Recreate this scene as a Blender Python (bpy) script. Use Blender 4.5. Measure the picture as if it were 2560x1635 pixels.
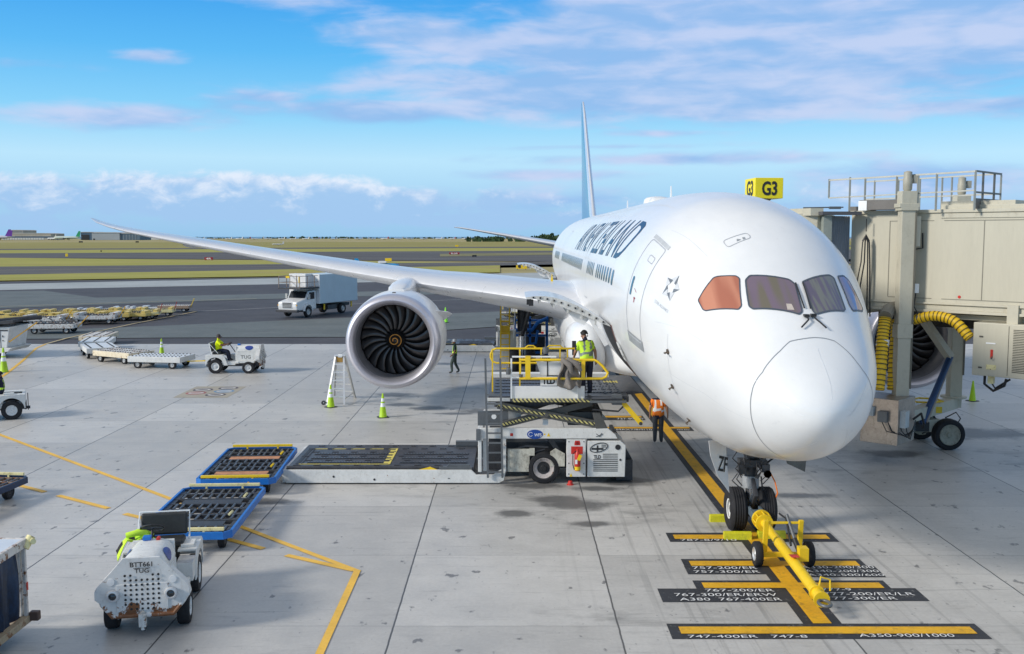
import bpy, bmesh, math, random
from mathutils import Vector, Matrix, Euler
R = math.radians
PI = math.pi
random.seed(7)
for o in list(bpy.data.objects): bpy.data.objects.remove(o)
S = bpy.context.scene
COL = S.collection

# ------------------------------------------------------------------ camera
CAMH = 6.8
cam = bpy.data.cameras.new('camera'); camo = bpy.data.objects.new('camera', cam); COL.objects.link(camo)
cam.sensor_width = 36; cam.lens = 36*2500/2560.0
cam.clip_end = 20000; cam.clip_start = .1
PITCH = math.atan(226.5/2500)
camo.location = (0, 0, CAMH); camo.rotation_euler = (PI/2-PITCH, 0, 0)
S.camera = camo

# ------------------------------------------------------------------ light
SUNV = Vector((1, .42, -.56)).normalized()
sun = bpy.data.lights.new('sun', 'SUN'); sun.energy = 2.3; sun.angle = R(10); sun.color = (1, .94, .84)
suno = bpy.data.objects.new('sun', sun); COL.objects.link(suno)
suno.rotation_euler = SUNV.to_track_quat('-Z', 'Y').to_euler()
S.view_settings.view_transform = 'Standard'; S.view_settings.look = 'None'
S.view_settings.exposure = 0.45; S.view_settings.gamma = 1

W = bpy.data.worlds.new("World"); S.world = W; W.use_nodes = True
nt = W.node_tree; nt.nodes.clear()
class NG:
    def __init__(s, nt): s.nt = nt; s.n = nt.nodes; s.l = nt.links
    def node(s, t, **k):
        n = s.n.new(t)
        for a, b in k.items(): setattr(n, a, b)
        return n
    def put(s, sock, v):
        if hasattr(v, 'links'): s.l.new(v, sock)
        elif v is not None: sock.default_value = tuple(v)+(1,) if (isinstance(v, tuple) and len(v) == 3 and sock.type == 'RGBA') else v
    def m(s, op, a, b=None, c=None, clamp=False):
        n = s.n.new('ShaderNodeMath'); n.operation = op; n.use_clamp = clamp
        s.put(n.inputs[0], a)
        if b is not None: s.put(n.inputs[1], b)
        if c is not None: s.put(n.inputs[2], c)
        return n.outputs[0]
    def mix(s, f, a, b, bt='MIX'):
        n = s.n.new('ShaderNodeMixRGB'); n.blend_type = bt
        s.put(n.inputs[0], f); s.put(n.inputs[1], a); s.put(n.inputs[2], b); return n.outputs[0]
    def ramp(s, f, stops, interp='LINEAR'):
        n = s.n.new('ShaderNodeValToRGB'); n.color_ramp.interpolation = interp
        e = n.color_ramp.elements
        while len(e) < len(stops): e.new(.5)
        for q, (p, c) in zip(e, stops):
            q.position = p; q.color = tuple(c)+(1,) if len(c) == 3 else c
        s.put(n.inputs[0], f); return n.outputs[0]
    def noise(s, vec, scale, detail=4, rough=.55, dist=0):
        n = s.n.new('ShaderNodeTexNoise'); n.inputs['Scale'].default_value = scale
        n.inputs['Detail'].default_value = detail; n.inputs['Roughness'].default_value = rough
        n.inputs['Distortion'].default_value = dist
        if vec is not None: s.l.new(vec, n.inputs['Vector'])
        return n.outputs['Fac']
    def mapv(s, vec, scale=(1, 1, 1), loc=(0, 0, 0), rot=(0, 0, 0)):
        n = s.n.new('ShaderNodeMapping'); n.inputs['Scale'].default_value = scale
        n.inputs['Location'].default_value = loc; n.inputs['Rotation'].default_value = rot
        s.l.new(vec, n.inputs['Vector']); return n.outputs[0]
    def rng(s, v, a, b, c=0., d=1.):
        n = s.n.new('ShaderNodeMapRange'); n.interpolation_type = 'SMOOTHSTEP'
        s.put(n.inputs[0], v)
        for i, q in enumerate((a, b, c, d)): n.inputs[i+1].default_value = q
        return n.outputs[0]
def lin(r, g, b):
    f = lambda c: ((c/255+.055)/1.055)**2.4 if c > 10 else c/255/12.92
    return (f(r), f(g), f(b))
g = NG(nt)
sky = g.node('ShaderNodeTexSky', sky_type='NISHITA', sun_disc=False)
az_sun = math.atan2(-SUNV.x, -SUNV.y)
sky.sun_elevation = math.asin(-SUNV.z); sky.sun_rotation = az_sun
sky.air_density = 1.0; sky.dust_density = .6; sky.ozone_density = 2.0
tc = g.node('ShaderNodeTexCoord').outputs['Generated']
sp = g.node('ShaderNodeSeparateXYZ'); g.l.new(tc, sp.inputs[0])
az = g.m('ARCTAN2', sp.outputs[0], sp.outputs[1])
el = g.m('ARCSINE', sp.outputs[2])
SB = 0.12                       # background strength
k = 1/SB/1.366
def cc(r, g_, b, f=1.0): return tuple(q*k*f for q in lin(r, g_, b))
grad = g.ramp(g.m('MULTIPLY', el, 1/1.2, clamp=True), [
    (0.0, cc(150, 200, 240)), (.026, cc(160, 208, 245)), (.062, cc(186, 230, 255)), (.10, cc(134, 210, 252)),
    (.145, cc(88, 186, 248)), (.20, cc(46, 158, 240)), (.34, cc(130, 160, 200)), (.6, cc(192, 196, 202)), (1.0, cc(190, 193, 198))])
skc = g.mix(.93, sky.outputs[0], grad)
cv = g.node('ShaderNodeCombineXYZ'); g.l.new(az, cv.inputs[0]); g.l.new(el, cv.inputs[1]); cv = cv.outputs[0]
nA = g.noise(g.mapv(cv, (6, 26, 1)), 1.0, 8, .58, .5)
nB = g.noise(g.mapv(cv, (18, 60, 1), (3, 1, 0)), 1.0, 6, .52, .4)
nC = g.noise(g.mapv(cv, (26, 46, 1), (7, 2, 0)), 1.0, 9, .62, .3)
def blobs(L):
    out = None
    for (x, y, rx, ry, s) in L:
        a = (x-1280)/2500; e = (591-y)/2500
        dx = g.m('MULTIPLY', g.m('SUBTRACT', az, a), 2500/rx); dy = g.m('MULTIPLY', g.m('SUBTRACT', el, e), 2500/ry)
        d = g.m('ADD', g.m('MULTIPLY', dx, dx), g.m('MULTIPLY', dy, dy))
        v = g.m('MULTIPLY', g.m('SUBTRACT', 1.0, g.m('SQRT', d)), s)
        out = v if out is None else g.m('MAXIMUM', out, v)
    return g.m('MAXIMUM', out, -1.2)
b1 = blobs([(2000, 110, 1050, 195, 1.9), (1750, 235, 1000, 95, 1.7), (1180, 120, 380, 85, 1.1), (1000, 285, 420, 34, 1.2), (330, 318, 290, 36, 1.2), (560, 22, 220, 30, .8), (150, 4, 130, 10, .5),
            (20, 42, 110, 22, .9), (430, 180, 85, 18, .8), (1640, 342, 170, 12, .8), (1700, 404, 480, 20, .9), (1420, 440, 260, 18, .9), (1480, 372, 260, 8, .5),
            (2350, 300, 420, 32, .9), (2250, 470, 420, 60, .8), (780, 36, 170, 22, .6), (20, 95, 50, 20, .6), (2560, 60, 420, 200, 1.6), (1350, 500, 330, 40, .6), (700, 262, 120, 18, .7), (200, 215, 120, 10, .3)])
nD = g.noise(g.mapv(cv, (5, 30, 1), (1, 5, 2)), 1.0, 5, .5, .3)
nAB = g.m('ADD', g.m('MULTIPLY', nA, 1.5), g.m('MULTIPLY', nB, .7))
d1 = g.rng(g.m('ADD', b1, g.m('MULTIPLY', g.m('SUBTRACT', nAB, 1.13), 1.3)), -.20, .70, 0, .90)
c1 = g.mix(g.rng(g.m('ADD', g.m('MULTIPLY', nD, .65), g.m('MULTIPLY', nB, .35)), .40, .62), cc(150, 190, 238), cc(200, 213, 244))
b2 = blobs([(40, 490, 140, 62, 1.2), (200, 500, 150, 58, 1.2), (380, 495, 180, 64, 1.2), (640, 500, 420, 70, 1.6), (900, 515, 360, 56, 1.4), (1240, 505, 75, 40, 1.1), (1200, 550, 700, 26, .9), (60, 560, 500, 40, .6), (2080, 530, 600, 50, .6), (1330, 505, 80, 30, .5)])
d2 = g.rng(g.m('ADD', b2, g.m('MULTIPLY', g.m('SUBTRACT', nC, .5), 1.5)), .0, .50, 0, .88)
lit = g.rng(g.m('ADD', nC, g.m('MULTIPLY', g.m('SUBTRACT', el, .046), 9.0)), .36, .70)
c2 = g.mix(lit, cc(163, 200, 240), cc(232, 240, 254))
skc = g.mix(d1, skc, c1); skc = g.mix(d2, skc, c2)
skc = g.mix(g.rng(sp.outputs[2], -.02, 0.0, 1, 0), skc, cc(120, 125, 130))
bg = g.node('ShaderNodeBackground'); g.l.new(skc, bg.inputs[0]); bg.inputs[1].default_value = SB
wo = g.node('ShaderNodeOutputWorld'); g.l.new(bg.outputs[0], wo.inputs[0])

# ------------------------------------------------------------------ materials
MATS = {}
def M(name, col, rough=.5, metal=0., var=.12, sc=2.5, dirt=0., dirtc=(.12, .10, .08), rust=0., low=None, coat=0., bump=0., spec=.5, stretch=(1, 1, 1), emit=0., soft=.22):
    if name in MATS: return MATS[name]
    m = bpy.data.materials.new(name); m.use_nodes = True; G = NG(m.node_tree)
    b = G.n['Principled BSDF']
    b.inputs['Roughness'].default_value = rough; b.inputs['Metallic'].default_value = metal
    b.inputs['Specular IOR Level'].default_value = spec
    b.inputs['Coat Weight'].default_value = coat
    v = G.node('ShaderNodeTexCoord').outputs['Object']
    v = G.mapv(v, stretch)
    n1 = G.noise(v, sc, 5, .6); n2 = G.noise(v, sc*9, 4, .6)
    f = G.m('ADD', G.m('MULTIPLY', n1, .65), G.m('MULTIPLY', n2, .35))
    c = G.mix(G.rng(f, .3, .7), tuple(q*(1-var) for q in col)+(1,), tuple(min(1, q*(1+var)) for q in col)+(1,))
    if dirt > 0:
        n3 = G.noise(G.mapv(v, (1, 1, .55)), sc*3.4, 10, .78, .1)
        c = G.mix(G.m('MULTIPLY', G.rng(n3, .60-dirt*.35, 0.60-dirt*.35+soft), .72), c, tuple(dirtc)+(1,))
    if rust > 0:
        n4 = G.noise(G.mapv(v, (1, 1, 1), (4.3, 1.7, 2.2)), sc*2.2, 10, .75, .2)
        t = .66-rust*.22
        if low:
            z3 = G.node('ShaderNodeSeparateXYZ'); G.l.new(G.node('ShaderNodeTexCoord').outputs['Object'], z3.inputs[0])
            n4 = G.m('ADD', n4, G.rng(z3.outputs[2], low[0], low[1], .12, -.05))
        rc = G.mix(n2, (.10, .035, .012, 1), (.32, .13, .05, 1))
        c = G.mix(G.rng(n4, t, t+.035), c, rc)
    G.l.new(c, b.inputs['Base Color'])
    r2 = G.m('ADD', rough-.08, G.m('MULTIPLY', n1, .16), clamp=True); G.l.new(r2, b.inputs['Roughness'])
    if bump:
        bn = G.node('ShaderNodeBump'); bn.inputs['Strength'].default_value = bump; bn.inputs['Distance'].default_value = .01
        G.l.new(n2, bn.inputs['Height']); G.l.new(bn.outputs[0], b.inputs['Normal'])
    if emit: b.inputs['Emission Strength'].default_value = emit
    MATS[name] = m; return m
WHITE = M('white_paint_dirty', (.70, .70, .68), .45, var=.10, dirt=.30, dirtc=(.26, .24, .20), rust=.10, soft=.34)
WHITER = M('white_paint_rusty', (.72, .71, .68), .5, var=.10, dirt=.35, dirtc=(.25, .2, .15), rust=.55)
WHITEC = M('white_paint_clean', (.78, .78, .78), .35, var=.05, dirt=.08, dirtc=(.35, .33, .3))
CREAMR = M('cream_paint_rusty', (.78, .68, .50), .5, var=.12, dirt=.3, dirtc=(.4, .3, .15), rust=.4)
YEL = M('yellow_paint', (.86, .58, .02), .4, var=.08, dirt=.12, dirtc=(.30, .2, .03))
YELR = M('yellow_paint_worn', (.74, .56, .17), .5, var=.14, dirt=.30, dirtc=(.4, .28, .06), rust=.22)
YELP = M('yellow_paint_pale', (.80, .72, .38), .5, var=.12, dirt=.3, dirtc=(.3, .25, .1), rust=.3)
ORG = M('orange_paint', (.80, .42, .03), .5, var=.12, rust=.2)
BLUE = M('blue_paint', (.012, .16, .55), .4, var=.12, dirt=.12, dirtc=(.02, .06, .15))
BLACK = M('black_rubber', (.022, .022, .025), .75, var=.25, bump=.3, spec=.3)
DARK = M('dark_steel', (.055, .057, .065), .5, metal=.3, var=.3, dirt=.3, dirtc=(.10, .09, .08))
DECK = M('deck_steel', (.075, .078, .092), .42, metal=.4, var=.25, sc=3, dirt=.35, dirtc=(.22, .19, .15))
ROLL = M('roller_steel', (.16, .17, .19), .4, metal=.7, var=.3, dirt=.25)
GREY = M('grey_steel', (.15, .16, .17), .45, metal=.4, var=.15, dirt=.2)
ALU = M('aluminium', (.66, .67, .69), .4, metal=.45, var=.08)
ALUD = M('aluminium_dull', (.48, .48, .47), .5, metal=.3, var=.1)
RIM = M('rim_grey', (.45, .46, .46), .5, metal=.3, var=.15, dirt=.3)
RUSTM = M('rusty_mesh', (.48, .23, .12), .8, var=.3, sc=6)
BLK = M('black_paint', (.02, .02, .022), .5, var=.1)
RED = M('red_paint', (.55, .03, .02), .4, var=.12)
TAN = M('bridge_paint', (.53, .50, .40), .5, var=.04, sc=.8, dirt=.28, dirtc=(.38, .35, .27), stretch=(2.2, 2.2, .35), soft=.4)
TAN2 = M('bridge_paint_trim', (.54, .51, .41), .5, var=.05, sc=1.2, dirt=.3, dirtc=(.32, .29, .22), soft=.3)
STAIN = M('stainless_weathered', (.42, .36, .31), .4, metal=.7, var=.2, dirt=.25)
LIME = M('lime_plastic', (.42, .66, .01), .5, var=.12, dirt=.12, dirtc=(.2, .28, .02))
LIMEB = M('bright_lime_plastic', (.35, .95, .06), .5, var=.05)
REFL = M('reflective_white', (.85, .86, .86), .35, var=.05)
VEST = M('hi_vis_yellow', (.62, .92, .06), .8, var=.10, sc=8)
SHIRTY = M('hi_vis_shirt', (.82, .98, .0), .85, var=.08, sc=6)
ORV = M('hi_vis_orange', (.95, .22, .02), .8, var=.10, sc=8)
NAVY = M('navy_cloth', (.018, .022, .045), .9, var=.3, sc=7)
GRN = M('dark_green_cloth', (.02, .055, .045), .9, var=.2, sc=7)
TEALC = M('grey_green_trousers', (.06, .085, .08), .9, var=.3, sc=7)
GREYC = M('grey_trousers', (.07, .072, .08), .9, var=.3, sc=7)
SKIN = M('skin', (.42, .22, .14), .6, var=.08, sc=6)
SKIND = M('skin_brown', (.20, .09, .05), .6, var=.08, sc=6)
HAIR = M('dark_hair', (.012, .01, .009), .7, var=.3, sc=20)
CANV = M('grey_canvas', (.20, .18, .165), .9, var=.2, sc=4, bump=.4)
DGLASS = M('dark_glass', (.02, .025, .03), .08, var=.1, spec=.8)
GROUNDWHITE = M('worn_white_marking', (.74, .74, .74), .7, var=.12, sc=4, dirt=.12, dirtc=(.2, .2, .2))
GROUNDYEL = M('worn_yellow_marking', (.76, .41, .012), .6, var=.14, sc=1.5, dirt=.28, dirtc=(.22, .12, .03))
GROUNDYEL2 = M('pale_yellow_marking', (.82, .49, .07), .6, var=.12, sc=1.5, dirt=.16, dirtc=(.45, .36, .2))
GROUNDBLK = M('black_marking', (.026, .028, .036), .6, var=.25, sc=1.5, dirt=.12, dirtc=(.22, .22, .21), soft=.10)

# ------------------------------------------------------------------ mesh builder
class MB:
    def __init__(s): s.v = []; s.f = []; s.m = []
    def add(s, vs, fs, mi=0):
        b = len(s.v); s.v += [tuple(v) for v in vs]; s.f += [tuple(b+i for i in f) for f in fs]; s.m += [mi]*len(fs)
    def box(s, c, d, mi=0, rz=0, ry=0, rx=0, top=None):
        hx, hy, hz = d[0]/2, d[1]/2, d[2]/2
        E = Euler((rx, ry, rz)).to_matrix(); c = Vector(c); vs = []
        for z in (-1, 1):
            t = 1 if (z < 0 or top is None) else top
            for x, y in ((-1, -1), (1, -1), (1, 1), (-1, 1)):
                vs.append(c+E@Vector((x*hx*t, y*hy*t, z*hz)))
        s.add(vs, [(3, 2, 1, 0), (4, 5, 6, 7), (0, 1, 5, 4), (1, 2, 6, 5), (2, 3, 7, 6), (3, 0, 4, 7)], mi)
    def bb(s, a, b, mi=0):
        s.box(((a[0]+b[0])/2, (a[1]+b[1])/2, (a[2]+b[2])/2), (abs(b[0]-a[0]), abs(b[1]-a[1]), abs(b[2]-a[2])), mi)
    def beam(s, p, q, w, h, mi=0, up=(0, 0, 1)):
        p = Vector(p); q = Vector(q); d = (q-p).normalized(); u = Vector(up)
        if abs(d.dot(u)) > .98: u = Vector((1, 0, 0))
        r = d.cross(u).normalized(); u = r.cross(d)
        vs = [e+r*x*w/2+u*y*h/2 for e in (p, q) for x, y in ((-1, -1), (1, -1), (1, 1), (-1, 1))]
        s.add(vs, [(0, 1, 2, 3), (7, 6, 5, 4), (0, 4, 5, 1), (1, 5, 6, 2), (2, 6, 7, 3), (3, 7, 4, 0)], mi)
    def cyl(s, p, q, r, r2=None, n=14, mi=0, caps=True, mc=None):
        s.tube([p, q], [r, r if r2 is None else r2], n, mi, caps, mc)
    def tube(s, pts, r, n=8, mi=0, caps=True, mc=None):
        pts = [Vector(p) for p in pts]; rs = r if isinstance(r, (list, tuple)) else [r]*len(pts)
        d0 = (pts[1]-pts[0]).normalized(); u = Vector((0, 0, 1)) if abs(d0.z) < .9 else Vector((1, 0, 0))
        u = (u-d0*u.dot(d0)).normalized(); vs = []
        for i, p in enumerate(pts):
            a = pts[max(i-1, 0)]; b = pts[min(i+1, len(pts)-1)]; d = (b-a).normalized()
            u = (u-d*u.dot(d)).normalized(); w = d.cross(u)
            for k_ in range(n):
                t = 2*PI*k_/n; vs.append(p+(u*math.cos(t)+w*math.sin(t))*rs[i])
        fs = []
        for i in range(len(pts)-1):
            for k_ in range(n):
                k2 = (k_+1) % n; fs.append((i*n+k_, i*n+k2, (i+1)*n+k2, (i+1)*n+k_))
        s.add(vs, fs, mi)
        if caps:
            b = len(s.v)-len(vs)
            s.f.append(tuple(b+i for i in range(n))[::-1]); s.f.append(tuple(b+(len(pts)-1)*n+i for i in range(n)))
            s.m += [mi if mc is None else mc]*2
    def lathe(s, prof, c=(0, 0, 0), axis='z', n=24, mi=0, mis=None):
        vs = []
        for (h, r) in prof:
            for k_ in range(n):
                t = 2*PI*k_/n; a, b = r*math.cos(t), r*math.sin(t)
                v = {'z': (a, b, h), 'y': (a, h, b), 'x': (h, a, b)}[axis]
                vs.append((c[0]+v[0], c[1]+v[1], c[2]+v[2]))
        for i in range(len(prof)-1):
            fs = [(i*n+k_, i*n+(k_+1) % n, (i+1)*n+(k_+1) % n, (i+1)*n+k_) for k_ in range(n)]
            b = len(s.v) if i == 0 else b0
            if i == 0: b0 = b; s.v += vs
            s.f += [tuple(b0+j for j in f) for f in fs]; s.m += [mi if mis is None else mis[i]]*n
    def prism(s, poly, plane, a, b, mi=0):
        # poly of 2d points; plane 'xz' -> extruded over y from a to b, 'xy' over z, 'yz' over x
        def P3(p, t): return {'xz': (p[0], t, p[1]), 'xy': (p[0], p[1], t), 'yz': (t, p[0], p[1])}[plane]
        n = len(poly); vs = [P3(p, a) for p in poly]+[P3(p, b) for p in poly]
        s.add(vs, [tuple(range(n))[::-1], tuple(range(n, 2*n))]+[(i, (i+1) % n, n+(i+1) % n, n+i) for i in range(n)], mi)
    def quad(s, pts, mi=0): s.add(pts, [tuple(range(len(pts)))], mi)
    def text(s, txt, o, xd, yd, w, h, mi=0, bold=.02):
        V, F = text_mesh(txt, bold); o = Vector(o); xd = Vector(xd); yd = Vector(yd)
        s.add([o+xd*(v[0]*w)+yd*(v[1]*h) for v in V], F, mi)
    def build(s, name, mats, parent=None, smooth=None, bevel=0, label=None, off=None, recalc=True):
        me = bpy.data.meshes.new(name)
        vs = s.v
        if off is not None: vs = [(v[0]-off[0], v[1]-off[1], v[2]-off[2]) for v in vs]
        me.from_pydata(vs, [], s.f)
        for m_ in (mats if isinstance(mats, (list, tuple)) else [mats]): me.materials.append(m_)
        me.polygons.foreach_set('material_index', s.m)
        if recalc:
            bm = bmesh.new(); bm.from_mesh(me); bmesh.ops.recalc_face_normals(bm, faces=bm.faces); bm.to_mesh(me); bm.free()
        if smooth is not None:
            me.polygons.foreach_set('use_smooth', [True]*len(me.polygons)); me.set_sharp_from_angle(angle=R(smooth))
        me.update()
        o = bpy.data.objects.new(name, me); COL.objects.link(o)
        if parent is not None: o.parent = parent
        if bevel:
            b = o.modifiers.new('bevel', 'BEVEL'); b.width = bevel; b.segments = 2; b.limit_method = 'ANGLE'; b.angle_limit = R(40)
        if label: o['label'] = label
        return o
TXT = {}
def text_mesh(txt, bold=.02):
    if (txt, bold) in TXT: return TXT[(txt, bold)]
    cu = bpy.data.curves.new('t', 'FONT'); cu.body = txt; cu.offset = bold; cu.resolution_u = 3
    o = bpy.data.objects.new('t', cu); COL.objects.link(o)
    dg = bpy.context.evaluated_depsgraph_get(); dg.update()
    me = bpy.data.meshes.new_from_object(o.evaluated_get(dg))
    V = [v.co.copy() for v in me.vertices]; F = [tuple(p.vertices) for p in me.polygons]
    bpy.data.objects.remove(o); bpy.data.meshes.remove(me)
    x0 = min(v.x for v in V); x1 = max(v.x for v in V); y0 = min(v.y for v in V); y1 = max(v.y for v in V)
    V = [((v.x-x0)/(x1-x0), (v.y-y0)/(y1-y0)) for v in V]
    TXT[(txt, bold)] = (V, F); return V, F
def thing(name, label, cat, loc=(0, 0, 0), rz=0, group=None):
    o = bpy.data.objects.new(name, None); COL.objects.link(o); o.location = loc; o.rotation_euler = (0, 0, rz)
    o.empty_display_size = .2
    o['label'] = label; o['category'] = cat
    if group: o['group'] = group
    return o
def tag(o, label, cat, group=None):
    o['label'] = label; o['category'] = cat
    if group: o['group'] = group
    return o
def struct(o): o['kind'] = 'structure'; return o
def stuff(o, label, cat): o['kind'] = 'stuff'; o['label'] = label; o['category'] = cat; return o
KIDS = {}
def dup(root, loc, rz=0, label=None, group=None, scale=None):
    kids = [o for o in bpy.data.objects if o.parent is root]
    r = root.copy(); COL.objects.link(r); r.location = loc; r.rotation_euler = (0, 0, rz)
    if label: r['label'] = label
    if group: r['group'] = group
    if scale: r.scale = (scale,)*3 if not isinstance(scale, tuple) else scale
    for ch in kids:
        c = ch.copy(); COL.objects.link(c); c.parent = r
        for q in [o for o in bpy.data.objects if o.parent is ch]:
            d = q.copy(); COL.objects.link(d); d.parent = c
    return r
def at(px, py, z=0.):
    """point of the real place at height z seen at photo pixel (2560x1635)"""
    c_, s_ = math.cos(PITCH), math.sin(PITCH)
    kk = (py-817.5)/2500; h = CAMH-z
    Y = h*(c_-kk*s_)/(kk*c_+s_); zc = Y*c_+h*s_
    return Vector(((px-1280)/2500*zc, Y, z))

# ------------------------------------------------------------------ ground
def concrete():
    m = bpy.data.materials.new('apron_concrete'); m.use_nodes = True; G = NG(m.node_tree); b = G.n['Principled BSDF']
    pos = G.node('ShaderNodeNewGeometry').outputs['Position']
    s3 = G.node('ShaderNodeSeparateXYZ'); G.l.new(pos, s3.inputs[0])
    u = G.m('DIVIDE', G.m('ADD', s3.outputs[0], 2.07), 3.93); v = G.m('DIVIDE', G.m('ADD', s3.outputs[1], 3.9*20-16.95), 3.9)
    wob = G.m('MULTIPLY', G.m('SUBTRACT', G.noise(G.mapv(pos, (.8, .8, .8)), 3, 3), .5), .007)
    def dist(q, w): return G.m('MULTIPLY', G.m('SUBTRACT', .5, G.m('ABSOLUTE', G.m('SUBTRACT', G.m('FRACT', G.m('ADD', q, wob)), .5))), w)
    lx = G.rng(dist(u, 3.93), .010, .022, .95, 0); ly = G.rng(dist(v, 3.9), .003, .012, .7, 0)
    cell = G.node('ShaderNodeCombineXYZ'); G.l.new(G.m('FLOOR', u), cell.inputs[0]); G.l.new(G.m('FLOOR', v), cell.inputs[1])
    wn = G.node('ShaderNodeTexWhiteNoise'); G.l.new(cell.outputs[0], wn.inputs['Vector'])
    n1 = G.noise(pos, .16, 5, .6); n2 = G.noise(pos, 1.1, 7, .65); n3 = G.noise(pos, 14, 4, .7); n4 = G.noise(G.mapv(pos, (.5, .9, 1), rot=(0, 0, R(20))), 1.3, 9, .62, .1)
    f = G.m('ADD', G.m('ADD', G.m('MULTIPLY', n1, .30), G.m('MULTIPLY', n2, .32)), G.m('ADD', G.m('MULTIPLY', n3, .22), G.m('MULTIPLY', wn.outputs['Value'], .16)))
    c = G.mix(G.rng(f, .30, .70), (.405, .393, .375, 1), (.60, .582, .555, 1))
    # brushed streaks and scuffs
    st = G.noise(G.mapv(pos, (.5, 3.0, 1), rot=(0, 0, R(12))), 1.6, 8, .7)
    c = G.mix(G.m('MULTIPLY', G.rng(st, .54, .70), .42), c, (.26, .255, .25, 1))
    # dark oil spots
    sp1 = G.noise(G.mapv(pos, (1.0, .6, 1), (11, 3, 0)), 2.6, 6, .55)
    c = G.mix(G.m('MULTIPLY', G.rng(sp1, .640, .69), .75), c, (.10, .10, .105, 1))
    sp2 = G.noise(G.mapv(pos, (1.6, 1.0, 1), (5, 9, 0)), 5.5, 3, .5)
    c = G.mix(G.m('MULTIPLY', G.m('MULTIPLY', G.rng(sp2, .675, .72), G.rng(n1, .42, .6)), .6), c, (.11, .11, .115, 1))
    # rubber marks along the stand line
    tm = G.noise(G.mapv(pos, (5.5, .10, 1), rot=(0, 0, R(2))), 1.0, 5, .6); ax_ = G.m('ABSOLUTE', G.m('SUBTRACT', s3.outputs[0], 5.4))
    c = G.mix(G.m('MULTIPLY', G.m('MULTIPLY', G.rng(tm, .52, .66), G.rng(ax_, 1.0, 5.5, 1, 0)), .45), c, (.15, .148, .145, 1))
    tm2 = G.noise(G.mapv(pos, (.35, 7, 1), rot=(0, 0, R(-24))), 1.0, 5, .6)
    c = G.mix(G.m('MULTIPLY', G.m('MULTIPLY', G.rng(tm2, .58, .68), G.rng(n1, .45, .6)), .4), c, (.19, .188, .185, 1))
    # darker mottled areas: work stands, engines, gear
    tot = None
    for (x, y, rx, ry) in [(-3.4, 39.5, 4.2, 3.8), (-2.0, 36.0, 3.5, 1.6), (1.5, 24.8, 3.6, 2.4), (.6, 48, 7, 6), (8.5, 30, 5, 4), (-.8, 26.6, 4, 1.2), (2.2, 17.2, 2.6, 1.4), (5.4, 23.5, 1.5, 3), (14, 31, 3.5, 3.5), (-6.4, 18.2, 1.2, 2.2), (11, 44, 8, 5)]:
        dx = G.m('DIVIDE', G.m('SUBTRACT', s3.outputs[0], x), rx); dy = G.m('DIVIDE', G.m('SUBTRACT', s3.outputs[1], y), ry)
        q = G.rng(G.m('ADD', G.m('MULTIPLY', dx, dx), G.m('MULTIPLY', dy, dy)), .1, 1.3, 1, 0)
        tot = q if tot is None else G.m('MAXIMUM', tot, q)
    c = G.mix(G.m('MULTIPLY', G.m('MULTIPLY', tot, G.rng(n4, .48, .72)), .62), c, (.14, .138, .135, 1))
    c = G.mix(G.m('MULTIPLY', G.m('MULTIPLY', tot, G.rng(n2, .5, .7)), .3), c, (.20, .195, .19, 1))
    dk = None  # dark ellipses at set spots, edges broken by noise
    for (px, py, rx, ry) in [(985, 986, 1.0, .55), (1000, 1013, .9, .4), (1072, 1021, .8, .4), (1235, 1030, 1.3, .6), (1140, 1035, .9, .3), (1120, 910, 1.0, .5), (1440, 1262, .9, .5), (1385, 1250, .7, .35), (1340, 1215, 1.0, .3), (1500, 1222, .8, .25), (1290, 1285, .5, .3), (1560, 1205, .8, .5), (660, 1255, .8, .35), (2230, 1135, 1.1, .5), (1480, 1310, .6, .25), (2460, 1085, 2.0, .9), (1990, 1240, .9, .3)]:
        p_ = at(px, py); dx = G.m('DIVIDE', G.m('SUBTRACT', s3.outputs[0], p_.x), rx*1.3); dy = G.m('DIVIDE', G.m('SUBTRACT', s3.outputs[1], p_.y), ry*1.4)
        q_ = G.m('SUBTRACT', 1.0, G.m('SQRT', G.m('ADD', G.m('MULTIPLY', dx, dx), G.m('MULTIPLY', dy, dy))))
        dk = q_ if dk is None else G.m('MAXIMUM', dk, q_)
    c = G.mix(G.m('MULTIPLY', G.rng(G.m('ADD', dk, G.m('MULTIPLY', G.m('SUBTRACT', n2, .5), 1.6)), .0, .6), .85), c, (.085, .085, .085, 1))
    c = G.mix(lx, c, (.07, .07, .072, 1)); c = G.mix(ly, c, (.15, .15, .155, 1))
    G.l.new(c, b.inputs['Base Color']); b.inputs['Specular IOR Level'].default_value = .6
    G.l.new(G.m('ADD', .36, G.m('MULTIPLY', n2, .2)), b.inputs['Roughness'])
    bn = G.node('ShaderNodeBump'); bn.inputs['Strength'].default_value = .25; bn.inputs['Distance'].default_value = .01
    G.l.new(G.m('ADD', n3, G.m('MULTIPLY', lx, -2.0)), bn.inputs['Height']); G.l.new(bn.outputs[0], b.inputs['Normal'])
    return m
def ground_mat(name, c1, c2, sc, c3=None, t3=.6, rough=.85, fine=12, streak=(1, 1, 1)):
    m = bpy.data.materials.new(name); m.use_nodes = True; G = NG(m.node_tree); b = G.n['Principled BSDF']
    pos = G.mapv(G.node('ShaderNodeNewGeometry').outputs['Position'], streak)
    n1 = G.noise(pos, sc, 7, .65); n2 = G.noise(pos, sc*fine, 4, .7)
    c = G.mix(G.rng(G.m('ADD', G.m('MULTIPLY', n1, .6), G.m('MULTIPLY', n2, .4)), .32, .68), tuple(c1)+(1,), tuple(c2)+(1,))
    if c3: c = G.mix(G.rng(G.noise(G.mapv(pos, (1, 1, 1), (9, 2, 0)), sc*.7, 6, .6), t3, t3+.12), c, tuple(c3)+(1,))
    G.l.new(c, b.inputs['Base Color']); b.inputs['Roughness'].default_value = rough; b.inputs['Specular IOR Level'].default_value = .25
    return m
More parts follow.
